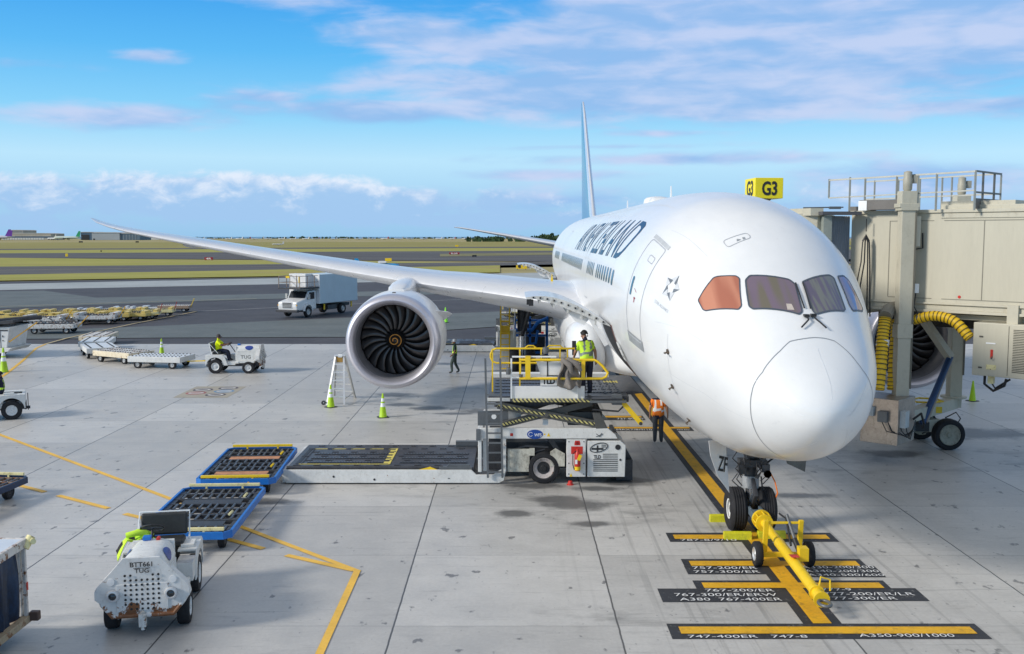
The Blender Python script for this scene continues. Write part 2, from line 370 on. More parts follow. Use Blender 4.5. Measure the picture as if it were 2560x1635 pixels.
def sheet(name, pts, z, mat):
    mb = MB(); mb.quad([(p[0], p[1], z) for p in pts]); o = mb.build(name, mat, recalc=False)
    if o.data.polygons[0].normal.z < 0: o.data.flip_normals()
    return struct(o)
FIELD = ground_mat('dry_field', (.30, .25, .10), (.42, .36, .17), .02, (.46, .40, .24), .55, streak=(.5, 1, 1))
GRASSM = ground_mat('mown_grass', (.30, .29, .055), (.39, .36, .09), .05, (.35, .28, .10), .56, streak=(.6, 1, 1))
ASPH = ground_mat('dark_asphalt', (.060, .060, .070), (.090, .090, .102), .25, (.12, .12, .13), .62, rough=.75)
ASPH2 = ground_mat('worn_asphalt', (.115, .135, .14), (.165, .185, .19), .3, (.10, .11, .12), .6, rough=.8)
RUNW = ground_mat('runway_asphalt', (.085, .082, .085), (.13, .125, .125), .05, (.17, .16, .14), .6, streak=(.3, 1, 1))
PALEC = ground_mat('pale_concrete', (.32, .35, .36), (.42, .45, .46), .12, (.26, .28, .29), .6)
SEAM = M('sea_water', (.01, .05, .12), .25, var=.1, sc=.01)
sheet('sea', [(-9000, 3200), (9000, 3200), (9000, 15000), (-9000, 15000)], .5, SEAM)
sheet('ground', [(-9000, -300), (9000, -300), (9000, 3400), (-9000, 3400)], -.22, FIELD)
def band(name, a, b, z, mat, x0=-500, x1=2900):
    """strip between two straight lines; a, b = (y at photo x 0, y at photo x 640)"""
    ya = lambda x, q: q[0]+(q[1]-q[0])*x/640.
    return sheet(name, [at(x0, ya(x0, a)), at(x1, ya(x1, a)), at(x1, ya(x1, b)), at(x0, ya(x0, b))], z, mat)
band('grass', (606, 605), (621.5, 619), -0.138, ground_mat('olive_grass', (.25, .22, .07), (.34, .30, .09), .02, streak=(.4, 1, 1)))
band('runway', (621.5, 619), (624.5, 622), -0.126, RUNW)
band('grass', (624.5, 622), (632.5, 629.5), -0.114, GRASSM)
band('runway', (632.5, 629.5), (643.5, 648), -0.102, RUNW)
band('grass', (643.5, 650), (665.5, 660), -0.090, GRASSM, x1=1500)
band('taxiway', (665.5, 660), (686, 674), -0.078, RUNW)
band('grass', (686, 674), (700.5, 690), -0.066, GRASSM, x1=1250)
band('grass', (648, 640), (658, 648), -0.054, ground_mat('thin_grass', (.17, .16, .07), (.25, .23, .12), .05), x0=1100)
sheet('asphalt', [at(-500, 712), at(2900, 655), (90, 60), (90, 40), (-90, 40), (-140, 70)], -0.042, ASPH)
band('pale_concrete_strip', (709.5, 696), (724.5, 711), -0.030, PALEC, x1=2300)
sheet('asphalt_patch', [at(-500, 737), at(110, 726), at(240, 743.5), at(640, 735), at(1400, 716), at(1400, 727), at(640, 748), at(0, 770), at(-500, 786)], -0.018, ASPH2)
sheet('asphalt_patch', [at(-400, 846), at(300, 818), at(380, 815), at(866, 794), at(1300, 776), at(1300, 812), at(866, 842), at(380, 844), at(-400, 852)], -0.006, ASPH2)
APRON_Y = at(0, 860.5).y
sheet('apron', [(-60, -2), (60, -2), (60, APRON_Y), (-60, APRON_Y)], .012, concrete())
# ---- painted lines
def line(pts, w, mat, z=.020, name='road_marking'):
    mb = MB(); P_ = [at(*p) for p in pts]
    for a, b in zip(P_, P_[1:]):
        d = (b-a).normalized(); n = Vector((-d.y, d.x, 0))*w/2; e = d*w*.3
        mb.quad([(q.x, q.y, z) for q in (a-n-e, b-n+e, b+n+e, a+n-e)])
        z += .0015
    o = mb.build(name, mat); return struct(o)
line([(-60, 1062), (0, 1088), (430, 1250), (600, 1318), (893, 1430), (800, 1635), (780, 1700)], .14, GROUNDYEL2)
for a, b in (((40, 1213), (110, 1231)), ((148, 1241), (268, 1272)), ((315, 1287), (420, 1312)), ((558, 1347), (655, 1373)), ((720, 1391), (880, 1427))): line([a, b], .16, GROUNDYEL2, .024)
line([(-60, 985), (16, 935), (55, 904), (91, 871), (113, 861.5)], .16, GROUNDYEL2)
line([(113, 861), (164, 847), (328, 811), (492, 779)], .16, M('faded_line', (.52, .42, .22), .7), .03)
line([(492, 779), (640, 772), (900, 760), (1250, 745)], .16, M('white_line', (.5, .5, .5), .7), .03)
line([(0, 767), (300, 757), (640, 747)], .2, MATS['faded_line'], .03)
line([(-100, 677), (640, 667), (1380, 656)], .5, MATS['faded_line'], .03)
def rectp(name, xl, yt, xr, yb, z, mat):
    a = at(xl, yt); b = at(xr, yt); y2 = at(xl, yb).y
    return sheet(name, [(a.x, y2), (b.x, y2), (b.x, a.y), (a.x, a.y)], z, mat)
q = lambda x, y: (1600+x/2.508, 1300+y/2.508)
def blackbox(x0, y0, x1, y1):
    a = q(x0, y0); b = q(x1, y1); return rectp('road_marking', a[0], a[1], q(x1, y0)[0], b[1], .016+random.random()*.001, GROUNDBLK)
for r_ in ((160, 84, 1190, 141), (255, 249, 1375, 292), (275, 292.5, 860, 345), (960, 292.5, 1467, 363), (328, 384, 1522, 434), (108, 434.5, 915, 520), (1010, 432, 1725, 513), (165, 655, 2095, 752)): blackbox(*r_)
def yellowbox(x0, y0, x1, y1):
    a = q(x0, y0); return rectp('road_marking', a[0], a[1], q(x1, y0)[0], q(x1, y1)[1], .0235+random.random()*.001, GROUNDYEL)
for r_ in ((205, 98, 1165, 124), (305, 263, 1350, 293), (385, 399, 1497, 433), (240, 676, 2065, 720)): yellowbox(*r_)
X_L = .800*CAMH/math.cos(PITCH)
yA = at(0, q(0, 655)[1]).y
sheet('lead_in_line_border', [(X_L-.34, yA), (X_L+.34, yA), (X_L+.34, 92), (X_L-.34, 92)], .015, GROUNDBLK)
sheet('lead_in_line', [(X_L-.165, yA), (X_L+.165, yA), (X_L+.165, 92), (X_L-.165, 92)], .022, GROUNDYEL)
def gtext(t, x0, y0, x1, y1, raw=False):
    if not raw: a = q(x0, y0); b = q(x1, y0); e = q(x0, y1)
    else: a = (x0, y0); b = (x1, y0); e = (x0, y1)
    A = at(*a); B = at(*b); Y2 = at(*e).y
    mb = MB(); mb.text(t, (A.x, Y2+(A.y-Y2)*.10, .028), (1, 0, 0), (0, 1, 0), B.x-A.x, (A.y-Y2)*.80, bold=.0)
    struct(mb.build('ground_lettering', GROUNDWHITE, recalc=False))
for t, *r_ in [("787-8/9/10", 250, 125, 600, 139), ("757-200/ER", 325, 297, 725, 317), ("757-300/ER", 333, 322, 745, 341), ("A330-200/300", 1000, 293, 1455, 313), ("A340-200/300", 1022, 318, 1485, 337), ("A340-500/600", 1040, 343, 1520, 361),
        ("767-200/ER", 405, 438, 832, 459), ("767-300/ER/ERW", 212, 465, 850, 488), ("A380  767-400ER", 243, 494, 880, 516), ("777-9", 1130, 434, 1315, 453), ("777-200/ER/LR", 1140, 460, 1705, 483), ("777-300/ER", 1150, 488, 1600, 510),
        ("747-400ER   747-8", 297, 728, 1040, 750), ("A350-900/1000", 1360, 720, 1955, 745)]: gtext(t, *r_)
for (x0, y0, x1, y1, yy) in ((1470, 1040, 1606, 1051.5, 1045), (1480, 1068, 1726, 1078.5, 1072.5)):
    rectp('road_marking', x0, y0, x1, y1, .0165, GROUNDBLK); rectp('road_marking', x0+4, y0+1, x1-4, yy, .023, GROUNDYEL)
gtext("737-800W", 1541, 1046, 1608, 1051, True); gtext("MAX7/8/9/10", 1540, 1073.5, 1628, 1078, True); gtext("A319 A321", 1690, 1074, 1722, 1078, True)
# painted notice square on the apron
pa = at(488, 967); pb = at(617, 967); pc = at(432, 995)
sheet('painted_square', [(pc.x, pc.y), (pb.x, pc.y), (pb.x, pb.y), (pc.x, pa.y)], .018, M('square_tan', (.38, .35, .29), .7, var=.1))
def disc(x, y, r, mat, z, name='painted_disc', r2=None):
    n = 28; mb = MB(); mb.quad([(x+r*math.cos(2*PI*i/n), y+(r2 or r)*math.sin(2*PI*i/n), z) for i in range(n)]); return struct(mb.build(name, mat, recalc=False))
DKD = M('disc_dark', (.10, .09, .11), .7); RDD = M('disc_red', (.35, .12, .12), .7); BLD = M('disc_blue', (.15, .28, .45), .7); LTD = M('disc_pale', (.55, .54, .52), .7)
for (px, py, m_) in ((380+590/4.63, 780+905/4.63, DKD), (380+885/4.63, 780+886/4.63, DKD), (380+510/4.63, 780+943/4.63, RDD), (380+735/4.63, 780+963/4.63, DKD), (380+835/4.63, 780+922/4.63, BLD)):
    p_ = at(px, py); disc(p_.x, p_.y, .44, m_, .0215)
    disc(p_.x, p_.y, .34, LTD, .0235, r2=.30); disc(p_.x, p_.y, .24, m_, .0255, r2=.12)

# ================================================================== AIRLINER
PX, PY = 5.4, 17.0
plane = thing('airliner', 'white wide-body jet lettered AIR NEW ZEALAND in dark blue, parked nose-on at the gate', 'airliner', (PX, PY, 0))
KS = [0, .25, .7, 1.5, 2.5, 4, 5.5, 7.5, 10, 13, 42, 46, 50, 54, 58, 61, 62.6]
ZT = [3.722, 4.245, 4.594, 5.202, 5.778, 6.63, 7.36, 7.80, 7.983, 8.043, 8.043, 8.03, 7.98, 7.86, 7.6, 7.3, 7.05]
ZB = [3.722, 3.4, 2.903, 2.591, 2.406, 2.128, 2.078, 2.077, 2.076, 2.076, 2.076, 2.45, 3.15, 3.95, 4.85, 5.6, 6.2]
WW = [0, .614, 1.023, 1.406, 1.722, 2.151, 2.512, 2.737, 2.844, 2.892, 2.892, 2.86, 2.6, 2.1, 1.35, .75, .35]
ZM = [3.722, 3.82, 3.968, 4.181, 4.41, 4.706, 4.952, 5.198, 5.362, 5.362, 5.362, 5.45, 5.65, 5.95, 6.25, 6.45, 6.62]
def pchip(k, v, s):
    n = len(k); h = [k[i+1]-k[i] for i in range(n-1)]; d = [(v[i+1]-v[i])/h[i] for i in range(n-1)]
    m = [0]*n; m[0] = d[0]; m[-1] = d[-1]
    for i in range(1, n-1):
        if d[i-1]*d[i] > 0:
            a = 2*h[i]+h[i-1]; b = h[i]+2*h[i-1]; m[i] = (a+b)/(a/d[i-1]+b/d[i])
    s = max(k[0], min(k[-1], s)); i = 0
    while i < n-2 and s > k[i+1]: i += 1
    t = (s-k[i])/h[i]
    return (2*t**3-3*t*t+1)*v[i]+(t**3-2*t*t+t)*h[i]*m[i]+(3*t*t-2*t**3)*v[i+1]+(t**3-t*t)*h[i]*m[i+1]
PC = {}
def sec(s):
    r_ = round(s, 4)
    if r_ not in PC: PC[r_] = (pchip(KS, ZT, s), pchip(KS, ZB, s), pchip(KS, WW, s), pchip(KS, ZM, s))
    return PC[r_]
def fus0(s, ph):
    t, b, w, m = sec(s)
    if s < .7:
        t, b, w, m = sec(.7); f = math.sqrt(max(s, 0)/.7)*(1-.10*(1-s/.7)) if s > 0 else 0; z0 = 3.722
        t = z0+(t-z0)*f; b = z0+(b-z0)*f; w *= f; m = z0+(m-z0)*f**1.5
    si = math.sin(ph)
    return Vector((w*math.cos(ph), s, m+((t-m) if si > 0 else (m-b))*si))
def fus(s, deg, off=0.):
    ph = R(deg); p = fus0(s, ph)
    if off:
        e = .02; a = fus0(s, ph+e)-fus0(s, ph-e); c = fus0(s+e, ph)-fus0(max(s-e, .001), ph)
        n = a.cross(c); n.normalize()
        out = Vector((math.cos(ph), 0, math.sin(ph)))
        if n.dot(out) < 0: n = -n
        p = p+n*off
    return p
def fuselage_mat():
    m = bpy.data.materials.new('fuselage_white'); m.use_nodes = True; G = NG(m.node_tree); b = G.n['Principled BSDF']
    v = G.node('ShaderNodeTexCoord').outputs['Object']; s3 = G.node('ShaderNodeSeparateXYZ'); G.l.new(v, s3.inputs[0])
    n = G.noise(G.mapv(v, (1, .35, 1)), 2.2, 8, .65); n2 = G.noise(v, .4, 3)
    c = G.mix(G.rng(G.m('ADD', G.m('MULTIPLY', n, .5), G.m('MULTIPLY', n2, .5)), .35, .65), (.78, .79, .80, 1), (.84, .845, .85, 1))
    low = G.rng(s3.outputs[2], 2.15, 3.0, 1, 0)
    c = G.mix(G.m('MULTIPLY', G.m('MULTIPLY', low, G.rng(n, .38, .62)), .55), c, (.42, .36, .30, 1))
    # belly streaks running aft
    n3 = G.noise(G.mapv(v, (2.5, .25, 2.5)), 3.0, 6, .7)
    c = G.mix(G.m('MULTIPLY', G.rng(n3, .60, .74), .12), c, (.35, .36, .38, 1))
    # blue-grey tail band
    tb = G.rng(G.m('SUBTRACT', s3.outputs[1], G.m('MULTIPLY', s3.outputs[2], -.6)), 52.5, 52.8, 0, 1)
    c = G.mix(tb, c, (.10, .28, .46, 1))
    G.l.new(c, b.inputs['Base Color']); b.inputs['Roughness'].default_value = .30; b.inputs['Coat Weight'].default_value = .35; b.inputs['Coat Roughness'].default_value = .12
    b.inputs['Specular IOR Level'].default_value = .4
    return m
FUSM = fuselage_mat(); PW = M('plane_white', (.80, .805, .81), .32, var=.03, coat=.3, dirt=.04, dirtc=(.5, .5, .5))
PWG = M('plane_wing_grey', (.60, .63, .67), .30, var=.05, sc=1, coat=.3, dirt=.08, dirtc=(.35, .36, .38)); PSIL = M('leading_edge_metal', (.84, .85, .88), .30, metal=.55, var=.03)
PINK = M('lip_metal', (.62, .61, .67), .42, metal=.75, var=.05, sc=1); SEAMM = M('panel_seam', (.13, .15, .18), .5); LET = M('dark_blue_lettering', (.012, .055, .13), .35)
PALESEAM = M('pale_panel_line', (.45, .47, .50), .5); GRYP = M('grey_patch', (.30, .32, .34), .5, var=.2)
mb = MB(); ss = [.0005, .003, .008, .02, .05, .09, .14, .2, .27, .35, .45, .58, .72, .88, 1.05, 1.25]+[1.5+.25*i for i in range(46)]+[13+1.0*i for i in range(1, 30)]+[42+.6*i for i in range(1, 35)]
NP = 96
vs = [fus(s, 360*i/NP) for s in ss for i in range(NP)]
fs = [(i*NP+j, i*NP+(j+1) % NP, (i+1)*NP+(j+1) % NP, (i+1)*NP+j) for i in range(len(ss)-1) for j in range(NP)]
mb.add(vs, fs)
mb.f.append(tuple(range(NP))); mb.m.append(0); mb.f.append(tuple((len(ss)-1)*NP+i for i in range(NP))); mb.m.append(0)
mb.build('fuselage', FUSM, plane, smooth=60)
def patch(name, polys, mat, off=.006, ds=.12, dp=3., tris=None, parent=None, label=None, build=True, mb=None):
    """flat shapes given in (station, degrees) wrapped onto the fuselage skin"""
    bm = bmesh.new()
    for poly in polys:
        vv = [bm.verts.new((p[0], p[1]/10., 0)) for p in poly]
        try: bm.faces.new(vv)
        except ValueError: pass
    if tris:
        V, F = tris; vv = [bm.verts.new((p[0], p[1]/10., 0)) for p in V]
        for f in F:
            try: bm.faces.new([vv[i] for i in f])
            except ValueError: pass
    x0 = min(v.co.x for v in bm.verts); x1 = max(v.co.x for v in bm.verts); y0 = min(v.co.y for v in bm.verts); y1 = max(v.co.y for v in bm.verts)
    x = math.ceil(x0/ds)*ds
    while x < x1:
        bmesh.ops.bisect_plane(bm, geom=bm.verts[:]+bm.edges[:]+bm.faces[:], plane_co=(x, 0, 0), plane_no=(1, 0, 0), dist=1e-5); x += ds
    y = math.ceil(y0/(dp/10))*(dp/10)
    while y < y1:
        bmesh.ops.bisect_plane(bm, geom=bm.verts[:]+bm.edges[:]+bm.faces[:], plane_co=(0, y, 0), plane_no=(0, 1, 0), dist=1e-5); y += dp/10
    bmesh.ops.triangulate(bm, faces=[f for f in bm.faces if len(f.verts) > 4])
    bm.verts.index_update(); m_ = mb or MB()
    m_.add([fus(v.co.x, v.co.y*10, off) for v in bm.verts], [tuple(v.index for v in f.verts) for f in bm.faces]); bm.free()
    if build: 
        o = m_.build(name, mat, parent or plane, smooth=60, label=label, recalc=False)
        return o
    return m_
def rnd(poly, r, n=4):
    out = []; N = len(poly)
    for i in range(N):
        p = Vector((poly[i][0], poly[i][1]/20.)); a = Vector((poly[i-1][0], poly[i-1][1]/20.)); b = Vector((poly[(i+1) % N][0], poly[(i+1) % N][1]/20.))
        da = min(r, (a-p).length*.45); db = min(r, (b-p).length*.45); A = p+(a-p).normalized()*da; B = p+(b-p).normalized()*db
        for k_ in range(n+1):
            t = k_/n; v = A*(1-t)**2+p*2*t*(1-t)+B*t*t; out.append((v.x, v.y*20))
    return out
def strip(pts, w, closed=False):
    """thin line of width w metres following (station, degrees) points"""
    N = len(pts); P2 = [Vector((p[0], R(p[1])*2.4)) for p in pts]; polys = []
    for i in range(N if closed else N-1):
        a = P2[i]; b = P2[(i+1) % N]; d = (b-a)
        if d.length < 1e-5: continue
        d.normalize(); n = Vector((-d.y, d.x))*w/2; e = d*w*.25
        polys.append([(v.x, math.degrees(v.y/2.4)) for v in (a-n-e, b-n+e, b+n+e, a+n-e)])
    return polys
# cockpit glazing
def glass_mat(name, ca, cb, sc):
    m = bpy.data.materials.new(name); m.use_nodes = True; G = NG(m.node_tree); b = G.n['Principled BSDF']
    v = G.node('ShaderNodeTexCoord').outputs['Object']
    n = G.noise(G.mapv(v, (sc, sc*.1, .02)), 1.6, 1, .3, .0); n2 = G.noise(G.mapv(v, (1, .2, 1)), .9, 1)
    c = G.mix(G.rng(n, .38, .62), ca+(1,), cb+(1,)); c = G.mix(G.rng(n2, .52, .8), c, (.10, .075, .13, 1)) if 'copper' not in name else c
    G.l.new(c, b.inputs['Base Color']); b.inputs['Roughness'].default_value = .05; b.inputs['Specular IOR Level'].default_value = .8
    return m
GL1 = glass_mat('coppery_blind_glass', (.40, .13, .075), (.56, .23, .14), 3)  # coppery reflection over the blind, put into the base colour
GL1['x'] = 1
GL2 = glass_mat('olive_violet_glass', (.14, .12, .085), (.16, .115, .16), 3.)
GL3 = glass_mat('violet_grey_glass', (.085, .07, .13), (.14, .15, .14), 9.)
GL4 = glass_mat('pink_tan_glass', (.30, .20, .30), (.46, .32, .20), 3.)
FRM = M('window_seal', (.06, .08, .11), .4)
w1 = [(3.28, 145.8), (3.48, 129.3), (3.45, 127.1), (3.19, 117.0), (3.08, 116.0), (2.34, 124.5), (2.29, 127.8), (2.88, 146.6), (2.97, 147.6)]
w2 = [(2.97, 113.2), (3.06, 109.6), (2.79, 87.3), (2.65, 84.6), (1.80, 87.3), (1.72, 90.4), (2.12, 119.2), (2.23, 120.3)]
w3 = [(2.75, 79.3), (3.36, 57.4), (3.35, 54.6), (2.34, 50.8), (2.22, 53.0), (1.76, 77.4), (1.82, 79.4)]
w4 = [(3.53, 50.7), (3.82, 44.5), (3.85, 40.4), (3.22, 28.4), (3.02, 30.0), (2.52, 42.6), (2.63, 45.4)]
for w_, gm, lb in ((w1, GL1, 'coppery side cockpit window'), (w2, GL2, 'front cockpit window with a paper in its corner'), (w3, GL3, 'striped violet front cockpit window'), (w4, GL4, 'pale pink side cockpit window')):
    r_ = rnd(w_, .05)
    cx = sum(p[0] for p in r_)/len(r_); cy = sum(p[1] for p in r_)/len(r_)
    gl = patch('cockpit_window', [r_], gm, .008, .1, 2.5, label=lb)
    big = strip(r_, .042 if gm is not GL1 else .030, True)
    patch('window_frame', big, FRM, .012, .2, 5, parent=gl, label=None)
patch('paper_sheet', [[(2.02, 92.6), (1.84, 92.5), (1.86, 97.2), (2.04, 96.2)]], M('paper', (.55, .48, .42), .8), .010, .1, 2)
# radome seam, lightning strips
seam = [(1.17, 84.6), (1.14, 95), (1.12, 105.7), (.99, 117.3), (.89, 131), (.80, 146.6), (.79, 162), (.8, 178.7), (.87, 195.1), (.95, 208.5), (1.08, 227.5), (1.17, 240.5), (1.3, 258), (1.3, 270), (1.3, 282), (1.17, 299.5), (1.08, 312.5), (.95, 331.5), (.87, 345), (.77, 360), (.76, 373), (.83, 394.9), (.90, 404), (1.03, 414.6), (1.17, 427.5), (1.18, 436), (1.17, 444.6)]
# swap the unseen lower run into one continuous ring
patch('radome_seam', strip(seam, .015), M('seam_grey', (.27, .29, .32), .5), .005, .5, 3)
rd = MB()
for a, b in (((.95, 84.4), (.09, 70)), ((.83, 160), (.10, 192)), ((.76, 21.4), (.16, -16)), ((1.12, 239.5), (.31, 266)), ((1.0, 300), (.3, 320))):
    n_ = 10; patch('x', strip([(a[0]+(b[0]-a[0])*i/n_, a[1]+(b[1]-a[1])*(i/n_)**2) for i in range(n_+1)], .020), None, .006, .5, 5, build=False, mb=rd)
rd.build('lightning_strip', M('strip_white', (.86, .87, .88), .4), plane, smooth=60, recalc=False)
# doors on both sides
def door(s0, s1, z0, z1, side=1, name='passenger_door', lw=.030):
    # z in degrees measured on the starboard (photo left) side
    f = (lambda p: (p[0], p[1])) if side == 1 else (lambda p: (p[0], 180-p[1]))
    poly = rnd([f(p) for p in ((s1, z1), (s0, z1), (s0, z0), (s1, z0))], .12)
    o = patch(name, strip(poly, lw, True), PALESEAM, .006, .3, 3)
    return o, f
for side in (1, -1):
    d_, f = door(5.50, 6.72, 191.5, 140.5, side)
    patch('scuff_plate', [[f(p) for p in ((5.42, 190.2), (6.8, 190.2), (6.8, 195.2), (5.42, 195.2))]], GRYP, .006, .3, 2.5, parent=d_)
    patch('header_plate', [[f(p) for p in ((5.44, 137.6), (6.78, 137.6), (6.78, 139.8), (5.44, 139.8))]], M('grey_patch_pale', (.48, .50, .52), .5), .006, .3, 2.5, parent=d_)
    patch('handle_recess', strip(rnd([f(p) for p in ((5.72, 147.5), (6.12, 147.5), (6.12, 151), (5.72, 151))], .06), .02, True), PALESEAM, .008, .3, 3, parent=d_)
    patch('door_window', [rnd([f(p) for p in ((6.42, 162), (6.56, 162), (6.56, 172), (6.42, 172))], .07)], M('cabin_glass', (.03, .13, .22), .15), .009, .3, 2.5, parent=d_)
    patch('warning_mark', [[f(p) for p in ((6.02, 171.5), (6.14, 171.5), (6.14, 172.4), (6.02, 172.4))], [f(p) for p in ((6.06, 172.4), (6.11, 172.4), (6.11, 174.3), (6.06, 174.3))], [f(p) for p in ((6.0, 168.4), (6.22, 167.2), (6.22, 167.5), (6.0, 168.8))]], M('mark_red', (.35, .06, .08), .5), .009, .3, 2.5, parent=d_)
    door(17.2, 18.35, 191.5, 140.5, side, lw=.03)
    door(34.5, 35.6, 191.5, 140.5, side, lw=.03); door(48.5, 49.6, 189, 143, side, lw=.03)
# cabin windows: every one a part
WINM = MATS['cabin_glass']
def cwin(s): 
    for side in (1, -1):
        f = (lambda p: p) if side == 1 else (lambda p: (p[0], 180-p[1]))
        patch('cabin_window', [rnd([f(p) for p in ((s-.14, 166.6), (s+.14, 166.6), (s+.14, 175.6), (s-.14, 175.6))], .12, 3)], WINM, .007, .4, 3)
wl = [9.1+.57*i for i in range(8)]+[14.4+.57*i for i in range(5)]+[19.6+.57*i for i in range(26)]+[37+.6*i for i in range(9)]
for s in wl[:48]: cwin(s)
# airline name, both sides
V, F = text_mesh("AIR NEW ZEALAND", .0)
def letter(side):
    # 7.9 = stretched length 20 m
    if side == 1: T = [(25.2-v[0]*16.9+(1-v[1])*.8-.3, 160.8-v[1]*26.4) for v in V]
    else: T = [(8.3+v[0]*16.9+(1-v[1])*-.8+.6, 180-(160.8-v[1]*26.4)) for v in V]
    return patch('airline_name', [], LET, .007, .8, 2.6, tris=(T, F))
letter(1); letter(-1)
# star emblem of five triangles with shaded halves
em = MB(); em2 = MB(); cs, cp = 4.36, 152.6
for i in range(5):
    a = R(90+72*i); u = Vector((math.cos(a), math.sin(a))); vv = Vector((-u.y, u.x)); tipv = u*.34; base = u*.12
    P2 = [tipv, base+vv*.15+u*.04, base-vv*.02, base-vv*.13+u*.0]
    tr = lambda p: (cs-p.x, cp-math.degrees(p.y/2.35))
    patch('e', [[tr(P2[0]), tr(P2[1]), tr(P2[2])]], None, .008, .3, 3, build=False, mb=em)
    patch('e', [[tr(P2[0]), tr(P2[2]), tr(P2[3])]], None, .008, .3, 3, build=False, mb=em2)
em.build('star_emblem', M('emblem_pale', (.62, .64, .67), .5), plane, recalc=False); em2.build('star_emblem', M('emblem_dark', (.16, .18, .21), .5), plane, recalc=False)
V_, F_ = text_mesh('STAR ALLIANCE', .0); patch('alliance_name', [], M('faint_grey_text', (.50, .52, .55), .5), .007, .5, 3, tris=([(4.78-v[0]*.72, 166.2-v[1]*1.8) for v in V_], F_))
patch('escape_hatch', strip(rnd([(4.44, 113.4), (4.5, 99.2), (4.3, 98.3), (4.16, 112.7)], .1), .02, True), PALESEAM, .006, .3, 3)
patch('hatch_marking', [[(4.36, 106), (4.3, 104), (4.27, 106.6)], [(4.36, 103), (4.36, 101.6), (4.29, 101.6), (4.29, 103)]], GRYP, .008, .3, 3)
patch('panel_line', strip([(4.2, 125), (5.2, 128), (6.2, 131)], .010)+strip([(9.3, 95), (9.3, 130), (9.3, 160), (9.3, 195)], .010)+strip([(7.9, 120), (12, 120), (20, 120), (30, 120)], .010)+strip([(3.9, 178), (4.0, 200), (4.1, 225), (4.2, 250)], .010)+strip([(1.0, 206), (2.5, 200), (4.0, 198)], .008)+strip([(18.9, 95), (18.9, 130), (18.9, 165)], .012)+strip([(2.4, 165), (3.2, 168), (4.6, 176)], .008), M('faint_line', (.62, .64, .67), .5), .005, .3, 3)
# wipers
wp = MB()
for k_, (a, b, c, d, e) in enumerate([((1.66, 85.9), (1.52, 85.9), (1.35, 93.0), (1.88, 85.3), (2.68, 84.2)), ((1.69, 80.6), (1.55, 80.0), (1.38, 73.5), (1.88, 80.9), (2.72, 79.2))]):
    m_ = MB(); F_ = lambda q_, o_: fus(q_[0], q_[1], o_)
    m_.tube([F_(a, .03), F_(((a[0]+b[0])/2, a[1]), .05), F_(b, .06), F_(((b[0]*.5+c[0]*.5), b[1]*.55+c[1]*.45), .06), F_(c, .05)], .016, 6)
    m_.tube([F_(d, .03), F_(((d[0]+e[0])/2, (d[1]+e[1])/2), .035), F_(e, .02)], .014, 6)
    m_.box(F_(a, .03), (.09, .12, .05)); m_.build('wiper', BLK, plane, smooth=50)
# probes and small fittings
pr = MB()
for s, d in ((3.87, 186.9), (4.07, 205.2), (4.36, 226.3)):
    p = fus(s, d, .0); p2 = fus(s, d, .11); pr.tube([p, p2, p2+Vector((0, -.14, 0))], [.018, .018, .012], 8)
    p3 = fus(s+.05, d, .012); pr.cyl(p3, fus(s+.05, d, .02), .06, n=16)
pr.build('probe', M('probe_metal', (.16, .12, .09), .4, metal=.6), plane, smooth=50)
an = MB(); p = fus(20.5, 90); an.lathe([(-.1, .45), (.02, .5), (.12, .48), (.19, .40), (.23, .22), (.24, .01)], (p.x, p.y, p.z), n=24)
an.box((0, 20.5, p.z+.0), (.9, 2.6, .34), top=.75); an.build('satellite_dome', PW, plane, smooth=50, bevel=.12)
an = MB(); p = fus(17.2, 90)
an.prism([(-.18, -.05), (.22, -.05), (.13, .46), (.0, .46)], 'xz', -.012, .012); an.v = [(y_, p.y+x_, p.z+z_) for x_, y_, z_ in an.v]; an.build('blade_antenna', PW, plane)
an = MB(); p = fus(30, 90)
an.prism([(-.2, -.05), (.3, -.05), (.18, .42), (.0, .42)], 'xz', -.015, .015); an.v = [(y_, p.y+x_, p.z+z_) for x_, y_, z_ in an.v]; an.build('blade_antenna', PW, plane)
# ---------------- belly fairing
mb = MB(); st = [16.6, 17.2, 18.2, 19.6, 21.5, 24, 28, 32, 35, 37.5, 39.5, 41]
wd = [.4, 1.5, 2.3, 2.85, 3.2, 3.35, 3.4, 3.4, 3.3, 3.0, 2.3, .8]; zb_ = [2.08, 1.95, 1.82, 1.72, 1.62, 1.56, 1.55, 1.55, 1.6, 1.7, 1.85, 2.05]; ht = [.3, 1.0, 1.5, 2.0, 2.3, 2.45, 2.5, 2.5, 2.4, 2.0, 1.3, .4]
n_ = 32; vs = []
for s, w_, z_, h_ in zip(st, wd, zb_, ht):
    for i in range(n_):
        t = 2*PI*i/n_; c_, s_ = math.cos(t), math.sin(t); e = .72
        vs.append((w_*math.copysign(abs(c_)**e, c_), s, z_+h_/2*1.15+h_/2*1.15*math.copysign(abs(s_)**e, s_)))
mb.add(vs, [(i*n_+j, i*n_+(j+1) % n_, (i+1)*n_+(j+1) % n_, (i+1)*n_+j) for i in range(len(st)-1) for j in range(n_)])
mb.f.append(tuple(range(n_))); mb.m.append(0); mb.f.append(tuple((len(st)-1)*n_+i for i in range(n_))); mb.m.append(0)
mb.build('belly_fairing', PW, plane, smooth=60)
fb = MB(); fb.lathe([(-.55, .05), (-.5, .35), (-.25, .58), (.2, .72), (1.0, .8), (2.4, .7), (3.2, .3)], (-3.05, 17.9, 2.9), 'y', 28); fb.v = [(-2.70+(x_+3.05)*.86-(y_-17.9)*.05-(z_-2.9)*.22, y_, 2.75+(z_-2.9)*1.25) for x_, y_, z_ in fb.v]
fb.box((-3.25, 17.42, 2.95), (.14, .05, .5), 1, rx=-.15)
fb.build('air_intake_fairing', [PW, BLK], plane, smooth=60)
